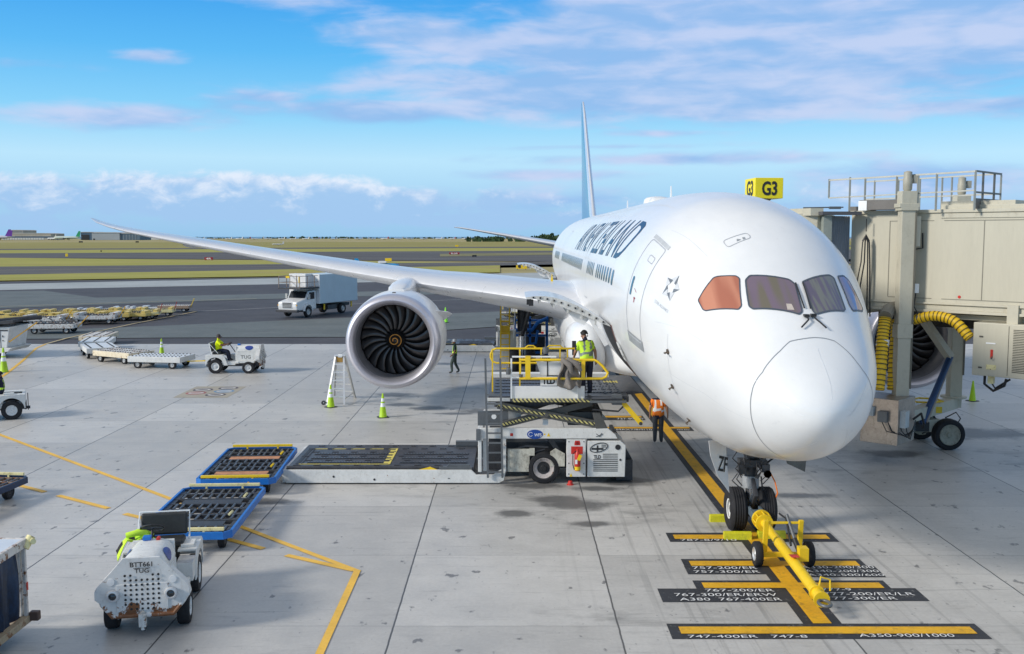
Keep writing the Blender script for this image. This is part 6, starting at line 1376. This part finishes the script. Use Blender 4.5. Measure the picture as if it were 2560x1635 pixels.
# ballast / cabinet box
m = MB(); bx_ = [(10.85, 30.35), (11.45, 29.25), (12.35, 30.1), (12.0, 31.2), (11.2, 31.3)]
m.prism([(10.55, 29.9), (11.4, 29.15), (12.25, 30.05), (11.4, 30.85)], 'xy', .62, 1.98); m.build('steel_cabinet', STAIN, BR, off=bo_, bevel=.01)
m = MB(); f0 = V3((11.4, 29.15, 0)); f1 = V3((10.55, 29.9, 0)); g1 = V3((12.25, 30.05, 0)); L1 = (f1-f0); L2 = (g1-f0)
def fb_(o_, d_, t, z0, z1, w_, th=.12, mi=0):
    p = o_+d_*t; n = V3((-d_.y, d_.x, 0)).normalized()
    if n.y > 0: n = -n
    m.box((p.x+n.x*th/2, p.y+n.y*th/2, (z0+z1)/2), (w_, th, z1-z0), mi, rz=math.atan2(d_.y, d_.x))
fb_(f0, L1, .72, 1.45, 1.72, .22); fb_(f0, L1, .38, 1.30, 1.62, .28, .14, 1); fb_(f0, L2, .22, 1.15, 1.65, .30, .16); 
for k_ in range(5): m.tube([(10.95+.18*k_, 29.45-.04*k_, 1.45), (11.1+.15*k_, 29.25, 1.05), (11.55+.05*k_, 29.1, .95-.03*k_), (12.1, 29.6, 1.0+.08*k_)], .016, 5, 2)
m.tube([(12.1, 29.8, 1.3), (12.3, 29.7, 1.5), (12.6, 30.2, 1.1), (12.9, 31.0, .8)], .035, 6, 2); m.build('junction_box', [M('box_grey', (.48, .52, .54), .5), GREY, BLK], BR, off=bo_)
# diagonal hose arm
m = MB(); Kp = V3((14.05, 31.9, 2.95)); m.beam((12.75, 31.2, 4.4), Kp, .26, .20); m.build('brace_arm', TAN2, BR, off=bo_, bevel=.01)
m = MB(); m.cyl(Kp+V3((0, -.05, 0)), (12.95, 31.2, .9), .10, n=12); m.cyl(Kp+V3((.1, 0, 0)), (13.1, 31.2, .95), .05, n=8, mi=1); m.build('cable_tube', [M('tube_blue', (.02, .06, .16), .4), M('tube_tan', (.35, .3, .25), .6)], BR, off=bo_)
# preconditioned air hoses
def hose(pts, r, name='air_hose', dens=.115):
    P3 = [V3(p) for p in pts]; N = 60; out = []
    def cr(t):
        n = len(P3)-1; i = min(int(t*n), n-1); f = t*n-i; p0 = P3[max(i-1, 0)]; p1 = P3[i]; p2 = P3[i+1]; p3 = P3[min(i+2, n)]
        return .5*((2*p1)+(p2-p0)*f+(2*p0-5*p1+4*p2-p3)*f*f+(-p0+3*p1-3*p2+p3)*f**3)
    L_ = sum((P3[i+1]-P3[i]).length for i in range(len(P3)-1)); nb = int(L_/dens); m = MB(); pp = [cr(i/(nb*4)) for i in range(nb*4+1)]
    rr = [r*(1+.06*math.sin(2*PI*i/4)) for i in range(nb*4+1)]; m.tube(pp, rr, 16)
    for i in range(nb):
        j = i*4+2; m.tube([pp[j]-(pp[j+1]-pp[j])*.15, pp[j]+(pp[j+1]-pp[j])*.45], [r*1.05, r*1.05], 16, 1)
    return m.build(name, [M('hose_yellow', (.80, .50, .01), .5, var=.12, dirt=.15, dirtc=(.3, .18, .03)), BLK], BR, off=bo_, smooth=50)
def hp(px, py, zc): # point on the sight line at depth zc
    c_, s_ = math.cos(PITCH), math.sin(PITCH); kk = (py-817.5)/2500*zc; Y = zc*c_-kk*s_; return V3(((px-1280)/2500*zc, Y, CAMH-zc*s_-kk*c_))
hose([hp(2213, 795, 30.2), hp(2207, 840, 30.1), hp(2203, 900, 30), hp(2196, 975, 29.9)], .17)
hose([hp(2243, 800, 30.9), hp(2237, 880, 30.8), hp(2232, 975, 30.7)], .17)
hose([hp(2285, 800, 30.3), hp(2335, 790, 29.9), hp(2385, 803, 29.5), hp(2425, 845, 29.2)], .15)
m = MB(); m.cyl(hp(2208, 848, 30.1), hp(2205, 866, 30.1), .185, n=18); m.build('hose_band', REFL, BR, off=bo_)
m = MB(); m.tube([hp(2213, 792, 30.2), hp(2222, 775, 30.5), hp(2240, 768, 31)], .2, 14); tbox(m, -.1, 6, 1.9, 2.8, ZB0-.9, ZB0-.4, 1); m.build('duct', [M('duct_grey', (.20, .19, .16), .6), M('under_dark', (.06, .055, .05), .7)], BR, off=bo_)
# air conditioning unit slung below
m = MB(); tbox(m, 3.75, 7.6, -.25, 1.6, 2.78, 4.32); ac = m.build('air_unit', TAN, BR, off=bo_, bevel=.02)
m = MB()
for i in range(26): tbox(m, 4.85, 5.85, -.262, -.25, 2.95+i*.048, 2.97+i*.048, 0)
for i in range(26): tbox(m, 6.2, 7.3, -.262, -.25, 2.95+i*.048, 2.97+i*.048, 0)
for t in (4.72, 6.02): tbox(m, t, t+.015, -.256, -.25, 2.84, 4.26, 0)
tbox(m, 3.93, 4.03, -.27, -.25, 3.9, 3.94, 0); tbox(m, 3.93, 4.03, -.27, -.25, 3.0, 3.04, 0); tbox(m, 4.25, 4.32, -.262, -.25, 3.32, 3.56, 1); tbox(m, 4.15, 4.42, -.262, -.25, 2.98, 3.12, 2); tbox(m, 4.12, 4.38, -.262, -.25, 3.72, 3.76, 3)
q0 = tw(4.3, -.27, 3.3); m.tube([q0, q0+TN*-.08, q0+TN*-.08+TD*.04+V3((0, 0, .08))], .015, 6); m.build('louvre', [M('louvre_dark', (.09, .085, .07), .6), RED, YELP, REFL], ac, off=bo_)
m = MB(); tbox(m, 4.6, 4.9, -.1, .3, 4.32, 4.85, 0); tbox(m, 6.9, 7.2, -.1, .3, 4.32, 4.85, 0); a_ = tw(4.0, .1, 2.7); m.tube([a_+V3((0, 0, .3)), a_+V3((.0, 0, -.2)), a_+TD*.25+V3((0, 0, -.38)), a_+TD*.55+V3((0, 0, -.2)), a_+TD*.6], .04, 8, 1); m.tube([a_+TD*.1, a_+TD*.3+V3((0, 0, -.3)), a_+TD*.7], .03, 8, 1); tbox(m, 4.15, 4.3, -.1, .05, 2.55, 2.78, 2); m.build('unit_hanger', [TAN2, BLK, YELP], BR, off=bo_, smooth=40)
# service stair going down to the right
m = MB(); 
for u in (1.9, 2.7): m.beam(tw(6.3, u, 2.9), tw(11.5, u, .1), .08, .28)
for i in range(14): t = i/14; m.beam(tw(6.3+5.2*t, 1.9, 2.9-2.8*t), tw(6.3+5.2*t, 2.7, 2.9-2.8*t), .25, .04)
m.build('service_stair', M('stair_grey', (.20, .18, .15), .6), BR, off=bo_)
# ------------------------------------------------------------------ gate sign
SG = thing('gate_sign', 'yellow box sign reading G3 in black, above the fuselage by the bridge', 'gate sign', (8.35, 33.0, 7.2))
ya = R(-9); Z0 = 8.02; m = MB(); cx, cy = 8.24, 33.0
# front face towards the camera, side face to the left
m.box((cx, cy, Z0+.33), (.92, 1.1, .66), 0, rz=R(4.0)); sb = m.build('sign_box', [M('sign_yellow', (.90, .74, .01), .4, var=.04)], SG, off=SG.location, bevel=.015)
E_ = Euler((0, 0, R(4.0))).to_matrix()
m = MB(); o0 = V3((cx, cy, Z0))+E_@V3((-.24, -.558, .09)); m.text('G3', o0, E_@V3((1, 0, 0)), (0, 0, 1), .50, .46, bold=.03)
o1 = V3((cx, cy, Z0))+E_@V3((-.468, .33, .09)); m.text('G3', o1, E_@V3((0, -1, 0)), (0, 0, 1), .66, .50, bold=.03); m.build('sign_lettering', BLK, sb, off=SG.location, recalc=False)
m = MB(); m.lathe([(7.3, .08), (7.9, .08), (8.0, .2), (8.03, .22)], (cx+.05, cy, 0), 'z', 14); m.build('sign_post', M('post_dark', (.12, .11, .10), .6), SG, off=SG.location, smooth=40)

# ================================================================== PEOPLE
BASE = dict(pelvis=(0, 0, .95), spine=(0, 0, 1.12), chest=(0, 0, 1.32), neck=(0, 0, 1.47), head=(.015, 0, 1.57), top=(.01, 0, 1.68), nose=(.12, 0, 1.595))
for s, n in ((1, 'l'), (-1, 'r')):
    BASE.update({n+'sh': (0, s*.17, 1.41), n+'el': (-.02, s*.235, 1.13), n+'wr': (.03, s*.25, .90), n+'hand': (.045, s*.25, .83), n+'hip': (0, s*.09, .90), n+'kn': (.015, s*.10, .50), n+'an': (-.01, s*.10, .09), n+'toe': (.16, s*.115, .035)})
RAD = dict(pelvis=(.15, .115), spine=(.14, .105), chest=(.165, .115), neck=(.058, .058), head=(.082, .088), top=(.07, .075), nose=(.018, .018), sh=(.068, .068), el=(.044, .044), wr=(.029, .026), hand=(.036, .020), hip=(.108, .108), kn=(.082, .080), an=(.062, .064), toe=(.038, .03))
def person(label, cat_mats, pose, loc, rz, vest=None, cap=None, height=1.75, sleeves='short', stout=1.0, boots=BLK, group=None):
    """cat_mats: skin, top, trousers. One continuous skinned body."""
    J = dict(BASE); J.update(pose)
    for n in 'lr':   # fingers follow the wrist-hand direction
        w_ = V3(J[n+'wr']); h_ = V3(J[n+'hand']); d = (h_-w_).normalized(); side = d.cross(V3((0, 1, 0))); side = side.normalized() if side.length > .1 else V3((1, 0, 0))
        curl = d.cross(side).normalized()*(.25 if n == 'l' else -.25)
        for k_ in range(4):
            b = h_+side*(.030-.020*k_); l1 = (.040, .046, .043, .034)[k_]
            J['%sf%da' % (n, k_)] = tuple(b+d*l1); J['%sf%db' % (n, k_)] = tuple(b+d*l1*1.75+curl*l1)
        J[n+'tha'] = tuple(h_-d*.02+side*.05); J[n+'thb'] = tuple(h_+d*.025+side*.068)
    names = list(J); idx = {n: i for i, n in enumerate(names)}
    ed = [('pelvis', 'spine'), ('spine', 'chest'), ('chest', 'neck'), ('neck', 'head'), ('head', 'top'), ('head', 'nose')]
    for n in 'lr':
        ed += [('chest', n+'sh'), (n+'sh', n+'el'), (n+'el', n+'wr'), (n+'wr', n+'hand'), ('pelvis', n+'hip'), (n+'hip', n+'kn'), (n+'kn', n+'an'), (n+'an', n+'toe'), (n+'hand', n+'tha'), (n+'tha', n+'thb')]
        for k_ in range(4): ed += [(n+'hand', '%sf%da' % (n, k_)), ('%sf%da' % (n, k_), '%sf%db' % (n, k_))]
    me = bpy.data.meshes.new('b'); me.from_pydata([J[n] for n in names], [(idx[a], idx[b]) for a, b in ed], [])
    o = bpy.data.objects.new('b', me); COL.objects.link(o); md = o.modifiers.new('s', 'SKIN'); md.use_smooth_shade = True; sb_ = o.modifiers.new('u', 'SUBSURF'); sb_.levels = 2; sb_.render_levels = 2
    sv = me.skin_vertices[0].data
    for n in names:
        key = n if n in RAD else (n[1:] if n[1:] in RAD else None); r_ = RAD.get(key, (.0105, .0095))
        f = stout if key in ('pelvis', 'spine', 'chest', 'sh', 'hip', 'el') else 1
        if key in ('pelvis', 'spine', 'chest'): sv[idx[n]].radius = (r_[1]*f*1.15, r_[0]*f)
        else: sv[idx[n]].radius = (r_[0]*f, r_[1]*f)
        sv[idx[n]].use_root = (n == 'pelvis')
    dg = bpy.context.evaluated_depsgraph_get(); dg.update(); bm_ = bpy.data.meshes.new_from_object(o.evaluated_get(dg)); bpy.data.objects.remove(o)
    bm_.name = 'person'; bm_.materials.clear()
    skin, topm, trs = cat_mats
    for m_ in (skin, topm, trs, boots): bm_.materials.append(m_)
    segs = []
    for a, b in ed:
        k2 = b if b in RAD else b[1:]
        if (a, b) == ('chest', 'neck') or 'head' in (a, b) or b in ('nose', 'top'): c = 0 if (a, b) != ('chest', 'neck') else 1
        elif k2 in ('spine', 'chest', 'sh', ): c = 1
        elif k2 == 'el': c = 1
        elif k2 == 'wr': c = 1 if sleeves == 'long' else 0
        elif k2 in ('hip', 'kn', 'an'): c = 2
        elif k2 == 'toe': c = 3
        else: c = 0
        segs.append((V3(J[a]), V3(J[b]), c, k2))
    hs = height/1.75
    for p in bm_.polygons:
        c = p.center; best = 1e9; bc = 1
        for a, b, k_, k2 in segs:
            ab = b-a; t = max(0, min(1, (c-a).dot(ab)/ab.length_squared)); d = (c-(a+ab*t)).length-{'spine': .1, 'chest': .12, 'neck': .05, 'hip': .05, 'kn': .05, 'an': .04}.get(k2, .02)
            if k2 == 'el' and sleeves == 'short' and t > .72 and k_ == 1: kk = 0
            else: kk = k_
            if d < best: best = d; bc = kk
        p.material_index = bc; p.use_smooth = True
    root = thing('person', label, 'person', loc, rz, group); root.scale = (hs,)*3
    bo = bpy.data.objects.new('body', bm_); COL.objects.link(bo); bo.parent = root
    if vest:
        vm, stripe = vest; bmv = bmesh.new(); bmv.from_mesh(bm_); bmv.normal_update(); P0 = V3(J['pelvis']); P1 = V3(J['neck']); ax = (P1-P0); kill = []
        for f in bmv.faces:
            c = f.calc_center_median(); t = (c-P0).dot(ax)/ax.length_squared; rad = (c-(P0+ax*t)).length
            dmin = min(((c-V3(J[n])).length for n in ('lel', 'rel', 'lwr', 'rwr', 'lhand', 'rhand')))
            if not (-.08 < t < .94 and rad < .215*max(1, stout) and dmin > .10) or f.material_index in (0, 3): kill.append(f)
        bmesh.ops.delete(bmv, geom=kill, context='FACES')
        for v in bmv.verts: v.co += v.normal*.014
        for f in bmv.faces:
            c = f.calc_center_median(); t = (c-P0).dot(ax)/ax.length_squared; f.material_index = 1 if .20 < t < .34 or (abs(abs(c.y-P0.y)-.09) < .024 and t > .3) else 0; f.smooth = True
        mv = bpy.data.meshes.new('safety_vest'); mv.materials.append(vm); mv.materials.append(stripe); bmv.to_mesh(mv); bmv.free()
        vo = bpy.data.objects.new('safety_vest', mv); COL.objects.link(vo); vo.parent = root; s_ = vo.modifiers.new('s', 'SOLIDIFY'); s_.thickness = .012
    hd = (V3(J['head'])+V3(J['top']))/2; up = (V3(J['top'])-V3(J['neck'])).normalized(); fw = (V3(J['nose'])-V3(J['head'])); fw = (fw-up*fw.dot(up)).normalized(); rt = fw.cross(up)
    m = MB(); n1, n2 = 8, 16; vs = []
    for i in range(n1+1):
        th = PI*.5*i/n1*1.12
        for j in range(n2):
            ph = 2*PI*j/n2; q_ = up*math.cos(th)*.118+(fw*math.cos(ph)+rt*math.sin(ph)*.90)*math.sin(th)*.112
            if th > 1.1 and math.cos(ph) > .3 and cap is None: q_ = q_+up*.05
            vs.append(hd+up*.018+q_-fw*.010)
    m.add(vs, [(i*n2+j, i*n2+(j+1) % n2, (i+1)*n2+(j+1) % n2, (i+1)*n2+j) for i in range(n1) for j in range(n2)])
    m.build('hair' if cap is None else 'cap', cap or HAIR, root, smooth=70)
    if cap:
        b = MB(); c0 = hd+up*.03+fw*.09; b.add([c0-rt*.07, c0+rt*.07, c0+rt*.05+fw*.08-up*.015, c0-rt*.05+fw*.08-up*.015, c0-rt*.07-up*.012, c0+rt*.07-up*.012, c0+rt*.05+fw*.08-up*.027, c0-rt*.05+fw*.08-up*.027], [(0, 1, 2, 3), (7, 6, 5, 4), (0, 4, 5, 1), (1, 5, 6, 2), (2, 6, 7, 3), (3, 7, 4, 0)]); b.build('cap_peak', cap, root)
    e = MB()
    for s in (-1, 1):
        c0 = hd-up*.03+fw*.088+rt*s*.033; e.lathe([(-.008, .002), (-.004, .009), (.004, .009), (.008, .002)], tuple(c0), 'z', 8)
    c0 = hd-up*.095+fw*.09; e.tube([c0-rt*.022, c0, c0+rt*.022], .005, 5); e.build('face_detail', M('face_dark', (.05, .02, .015), .6), root)
    er = MB()
    for s in (-1, 1):
        c0 = hd-up*.035+rt*s*.088; er.tube([c0-up*.025, c0+rt*s*.012, c0+up*.028], [.008, .014, .008], 6)
    er.build('ear', skin, root, smooth=60)
    return root
def lean(pose, names, ang, piv):
    out = dict(pose); c, s = math.cos(ang), math.sin(ang); J = dict(BASE); J.update(pose)
    for n in names:
        x, y, z = J[n]; dx, dz = x-piv[0], z-piv[1]; out[n] = (piv[0]+dx*c+dz*s, y, piv[1]-dx*s+dz*c)
    return out
UP = ['spine', 'chest', 'neck', 'head', 'top', 'nose']+[a+b for a in 'lr' for b in ('sh', 'el', 'wr', 'hand')]
# man on the loader: back to the camera, reaching forward-left to the console
p = dict(lel=(.24, .20, 1.20), lwr=(.46, .14, 1.10), lhand=(.53, .13, 1.07), rel=(-.02, -.26, 1.16), rwr=(.06, -.30, .95), rhand=(.07, -.30, .88), rkn=(.04, -.10, .50), lkn=(.03, .10, .50))
p = lean(p, UP, .24, (0, .95))
J_ = dict(p)
person('man in lime vest and navy trousers standing on the raised loader platform', (SKIN, NAVY, NAVY), p, (2.06, 27.32, 2.445), R(112), vest=(VEST, M('vest_tape', (.20, .24, .22), .5)), stout=1.10, height=1.80)
# walking man in dark green with helmet, seen from the side (walks to the left)
p = dict(lkn=(.16, .10, .52), lan=(.12, .10, .10), ltoe=(.28, .11, .05), rkn=(-.02, -.10, .50), ran=(-.22, -.10, .12), rtoe=(-.06, -.11, .04), lel=(-.04, .24, 1.14), lwr=(.10, .24, .96), lhand=(.15, .24, .92))
person('worker in dark green with grey helmet walking right of the engine', (SKIND, GRN, TEALC), p, (-2.85, 49.35, .012), R(178), vest=(GRN, VEST), cap=M('helmet_grey', (.45, .48, .52), .4), height=1.72, sleeves='short')
# man in orange vest, standing facing away / seen from front under the nose
p = dict(lkn=(.02, .10, .50), rkn=(.06, -.09, .51), lel=(-.05, .26, 1.16), lwr=(.0, .27, .93), lhand=(.01, .27, .86), rel=(-.04, -.28, 1.15), rwr=(.02, -.30, .93), rhand=(.03, -.30, .86))
person('worker in orange vest and grey trousers, head hidden behind the fuselage', (SKIN, NAVY, GREYC), p, (4.80, 32.41, .03), R(80), vest=(ORV, REFL), height=1.78, stout=1.12, cap=NAVY)
# tug driver, sitting, facing +x
sit = dict(pelvis=(.05, 0, 1.16), spine=(.03, 0, 1.32), chest=(.02, 0, 1.52), neck=(.04, 0, 1.67), head=(.07, 0, 1.765), top=(.065, 0, 1.875), nose=(.18, 0, 1.79))
for s, n in ((1, 'l'), (-1, 'r')):
    sit.update({n+'sh': (.03, s*.18, 1.60), n+'el': (.28, s*.24, 1.40), n+'wr': (.50, s*.15, 1.45), n+'hand': (.57, s*.13, 1.47), n+'hip': (.10, s*.10, 1.12), n+'kn': (.50, s*.14, 1.10), n+'an': (.56, s*.14, .70), n+'toe': (.72, s*.15, .64)})
person('driver in a bright yellow shirt and cap sitting on the moving tractor', (SKIND, SHIRTY, NAVY), sit, (-14.78, 49.9, -.06), R(2), cap=M('cap_brown', (.06, .05, .05), .8), stout=1.22, height=1.78)
s2 = dict(sit); s2.update(lel=(.22, .26, 1.34), lwr=(.40, .2, 1.22), lhand=(.46, .19, 1.2))
person('worker in dark clothes seated on the tractor at the left edge', (SKIND, NAVY, GREYC), s2, (-19.12, 37.15, -.14), R(200), vest=(NAVY, VEST), height=1.72)

# ================================================================== FAR FIELD
def airsign(px, py, w, h, mat, label, name='airfield_sign', legs=True, txt=None):
    p = at(px, py); k_ = p.y/2500; W_ = w*k_; H_ = h*k_
    t = thing(name, label, 'airfield sign', p); m = MB(); m.bb((-W_/2, -.15, H_*.18), (W_/2, .15, H_)); m.build('sign_face', mat, t, bevel=.02)
    m = MB(); m.bb((-W_/2*.8, -.05, 0), (-W_/2*.7, .05, H_*.2)); m.bb((W_/2*.7, -.05, 0), (W_/2*.8, .05, H_*.2)); m.build('sign_leg', BLK, t)
    if txt:
        m = MB(); m.text(txt, (-W_*.32, -.16, H_*.3), (1, 0, 0), (0, 0, 1), W_*.64, H_*.55, bold=.02); m.build('sign_lettering', REFL if mat is RED or mat is DKRED else BLK, t, recalc=False)
    return t
DKRED = M('sign_red', (.30, .015, .03), .5)
airsign(522, 651, 21, 8, DKRED, 'low dark red airfield sign nearest the wing on the left grass', txt='4R')
airsign(1136, 636.5, 26, 5.5, DKRED, 'long dark red airfield sign on the grass right of the wing', txt='8L-26R')
airsign(202, 607, 10, 4, BLK, 'small dark sign far out on the left of the field'); airsign(343, 607, 8, 4, BLK, 'small dark sign far out, left of centre')
airsign(167, 643, 6, 9, YEL, 'narrow yellow marker on the dark taxiway at the left')
airsign(971, 654.5, 16, 9, YEL, 'pair of yellow boards just above the wing', name='airfield_marker')
airsign(1304, 674, 27, 11, YEL, 'large plain yellow board below the small tailplane, right of the wing'); airsign(1186, 643, 11, 5.5, BLK, 'small black board right of the long red sign'); airsign(1142, 617.5, 8, 5, YEL, 'tiny yellow board far behind the long red sign'); airsign(253, 630, 3, 4, BLK, 'tiny black post on the runway edge')
# buildings
def building(px0, px1, y0, ytop, Y, mat, label, name='hangar', depth=60, roof=None):
    x0 = (px0-1280)/2500*Y; x1 = (px1-1280)/2500*Y; h = CAMH+(591-ytop)/2500*Y
    t = thing(name, label, 'building', ((x0+x1)/2, Y, 0)); w = (x1-x0)/2
    m = MB(); m.bb((-w, 0, 0), (w, depth, h)); wl_ = m.build('wall', mat, t)
    m = MB(); m.prism([(-w-1, h), (w+1, h), (w*.6, h+1.2), (-w*.6, h+1.2)], 'xz', -1, depth+1); m.build('roof', roof or M('roof_grey', (.5, .5, .5), .7), t)
    return t, w, h
HB = M('hangar_blue', (.06, .11, .17), .6, var=.2, sc=.05); HGm = M('hangar_grey', (.34, .37, .40), .6, var=.04, sc=.05); FW = M('far_white', (.62, .62, .60), .6, var=.15, sc=.03); FB = M('far_beige', (.42, .38, .32), .7, var=.15, sc=.03)
t, w, h = building(206, 234, 598, 581, 1900, HB, 'dark blue end of the hangar, left of the grey wall'); m = MB(); m.bb((-w*.8, -.5, 0), (w*.5, 0, h*.7)); m.build('hangar_door', BLK, t)
t, w, h = building(234, 303, 598, 582, 1899, HGm, 'long pale grey hangar wall between two dark parts'); m = MB(); m.bb((-w*.9, -.5, 0), (-w*.8, 0, h*.2)); m.build('side_door', BLK, t)
t, w, h = building(303, 353, 598, 584, 1901, M('hangar_slate', (.10, .15, .20), .6, var=.2, sc=.05), 'slate coloured hangar front right of the grey wall'); m = MB()
for i in range(6): m.bb((-w*.9+i*w*.3, -.4, 0), (-w*.9+i*w*.3+.6, 0, h*.85))
m.build('door_rail', HGm, t)
t, w, h = building(28, 132, 598, 584, 1990, FB, 'low beige terminal building at the far left', 'terminal'); m = MB()
for i in range(30): m.bb((-w+2+i*w/15.2, -.5, 4), (-w+2+i*w/15.2+2.4, 0, 7))
m.build('window', HB, t)
t, w, h = building(30, 62, 598, 576, 2050, FB, 'taller grey block behind the purple tail', 'office_block'); m = MB(); m.bb((-w*.9, -.4, h*.8), (w*.9, 0, h*.88)); m.build('window', HB, t)
t, w, h = building(355, 408, 598, 592.5, 2100, FW, 'low white shed right of the hangars', 'shed')
# parked trailers in front of the terminal
for i in range(16):
    x = (12+i*6.6-1280)/2500*1850; m = MB(); m.bb((-1.9, 0, .8), (1.9, 3, 4.2)); m.bb((-1.5, .2, 0), (-1.0, 2.6, .8)); m.bb((1.0, .2, 0), (1.5, 2.6, .8)); o = m.build('cargo_container', FW, None, bevel=.1); o.location = (x, 1850, 0)
    tag(o, ORD[i]+' small white container from the left, before the far terminal', 'container', 'white containers at the far left')
def far_plane(px, Y, L_, yaw, tailm, label, bodym=None, hgt=1.0):
    x = (px-1280)/2500*Y; t = thing('parked_airliner', label, 'airliner', (x, Y, 0), yaw); s = L_/50.; m = MB(); bm_ = bodym or FW
    m.lathe([(25*s, .05), (24*s, 1.1*s), (21*s, 2.1*s), (17*s, 2.5*s), (-12*s, 2.5*s), (-20*s, 1.4*s), (-25*s, .3*s)], (0, 0, 5*s), 'x', 16); m.build('fuselage', bm_, t, smooth=60)
    m = MB(); m.prism([(-16*s, 6.5*s), (-22*s, 17*s), (-25.5*s, 17*s), (-24*s, 6*s)], 'xz', -.3*s, .3*s); m.build('tail_fin', tailm, t)
    for sd in (-1, 1):
        m = MB(); m.prism([(5*s, sd*2*s), (-7*s, sd*24*s), (-9.5*s, sd*24*s), (-6*s, sd*2*s)], 'xy', 4.2*s, 4.7*s); m.build('wing', bm_, t)
        m = MB(); m.prism([(-19*s, sd*1*s), (-23*s, sd*8*s), (-25*s, sd*8*s), (-24*s, sd*.8*s)], 'xy', 6.0*s, 6.4*s); m.build('tailplane', bm_, t)
        m = MB(); m.lathe([(3.5*s, 1.2*s), (3*s, 1.5*s), (-1*s, 1.3*s), (-2*s, .8*s)], (1*s, sd*8*s, 3*s), 'x', 12); m.build('engine', DARK, t); m = MB(); m.cyl((-3*s, sd*2.5*s, 0), (-3*s, sd*2.5*s, 3*s), .5*s, n=8); m.build('landing_gear', DARK, t)
    m = MB(); m.cyl((18*s, 0, 0), (18*s, 0, 3*s), .4*s, n=8); m.build('landing_gear', DARK, t)
    return t
PUR = M('purple_tail', (.14, .03, .32), .5, var=.1, sc=.3)
far_plane(-8, 1750, 56, PI, PUR, 'white cargo jet with a purple tail at the left edge of the horizon', M('cargo_white_purple', (.60, .58, .66), .5))
far_plane(0, 1800, 52, PI, PUR, 'second purple tail, just behind the first at the left edge')
far_plane(172, 1800, 48, PI, M('green_tail', (.02, .30, .12), .5, var=.2, sc=.3), 'pale airliner with a green tail left of the dark hangar', M('pale_green_white', (.55, .62, .56), .5))
far_plane(134, 1820, 30, PI*.8, FB, 'small beige aircraft nose-to-nose with the green tailed airliner')
SMALLW = M('small_plane_white', (.66, .66, .68), .5)
for i in range(22):
    px = 470+i*33+random.uniform(-8, 8); o = far_plane(px, 2150+random.uniform(-50, 50), 15+random.uniform(0, 5), random.choice((PI*.9, PI*1.1, .2)), SMALLW if i % 5 else M('small_tail_red', (.4, .05, .05), .5), ORD[i]+' tiny parked light aircraft from the left, on the horizon'); o['group'] = 'light aircraft parked on the horizon'; o['category'] = 'light aircraft'; o.name = 'light_aircraft'
o = far_plane(697, 760, 9, PI*1.05, SMALLW, 'small white aircraft taxiing on the runway, just above the wing'); o.name = 'light_aircraft'; o['category'] = 'light aircraft'
# blue propeller plane behind the wing
BP = thing('light_aircraft', 'light aircraft with bright blue tail and nose, mostly hidden behind the wing', 'light aircraft', (-28, 182, 0), R(12))
BLP = M('bright_blue', (.01, .30, .62), .4); BP.location = (-24.2, 186, -.05); BP.rotation_euler.z = R(8); BP.scale = (.78,)*3
m = MB(); m.lathe([(4.2, .3), (4.0, .6), (3, .75), (1, .9), (-1, .8), (-5.5, .25), (-6, .1)], (0, 0, 1.6), 'x', 14); m.build('fuselage', BLP, BP, smooth=60)
m = MB(); m.prism([(.8, -8.5), (1.2, 0), (.8, 8.5), (-.6, 8.5), (-.9, 0), (-.6, -8.5)], 'xy', 2.62, 2.8); m.build('wing', FW, BP)
m = MB(); m.prism([(-4.6, 1.9), (-5.6, 3.6), (-6.4, 3.6), (-6.2, 1.7)], 'xz', -.1, .1); m.build('tail_fin', BLP, BP); m = MB(); m.prism([(-5, -2.4), (-4.8, 2.4), (-6, 2.4), (-6, -2.4)], 'xy', 1.8, 1.9); m.build('tailplane', BLP, BP)
for y in (-1.2, 1.2): m = MB(); m.cyl((1, y, .3), (1, y*.5, 1.4), .08); m.lathe([(-.1, .05), (-.12, .3), (.12, .3), (.1, .05)], (1, y, .3), 'y', 14); m.build('landing_gear', DARK, BP)
m = MB(); m.beam((4.3, -.9, 1.2), (4.3, .9, 2.0), .08, .12); m.build('propeller', BLK, BP)
# ------------------------------------------------------------------ woods on the horizon
LEAF = M('far_foliage', (.040, .075, .030), .9, var=.5, sc=.06)
def wood(name, x0, x1, Y, h, n, label, dep=40, seed=1):
    rr = random.Random(seed); m = MB()
    for i in range(n):
        x = rr.uniform(x0, x1); y = Y+rr.uniform(0, dep); H_ = h*(.55+.45*rr.random())*(.8+.3*math.sin(x*.013+seed)); r = H_*rr.uniform(.35, .6)
        # clump made of many small leaf faces
        for k_ in range(26):
            u = V3((rr.gauss(0, 1), rr.gauss(0, 1), rr.gauss(0, 1))).normalized()*r*rr.uniform(.55, 1.05); c = V3((x, y, H_*.55))+V3((u.x*1.3, u.y, u.z*.85)); s_ = r*rr.uniform(.2, .42)
            a = V3((rr.uniform(-1, 1), rr.uniform(-1, 1), rr.uniform(-1, 1))).normalized(); b = a.cross(V3((rr.uniform(-1, 1), rr.uniform(-1, 1), .3))).normalized(); m.add([c-a*s_-b*s_*.6, c+a*s_-b*s_*.8, c+a*s_*.8+b*s_, c-a*s_*.7+b*s_*.7], [(0, 1, 2, 3)])
        m.box((x, y, H_*.3), (r*1.5, r*1.3, H_*.6))
    o = m.build(name, LEAF, None, recalc=False); stuff(o, label, 'trees'); return o
wood('treeline', -1300, 700, 3000, 7.5, 420, 'thin dark line of trees along the horizon in front of the sea', 60, 3)
wood('wood', 82*.75-120, 260, 1300, 16, 170, 'dark green wood on the horizon just left of the fuselage', 60, 5)
wood('treeline', 700, 2600, 2600, 9, 160, 'trees far off behind the boarding bridge', 60, 8)
cam.dof.use_dof = False
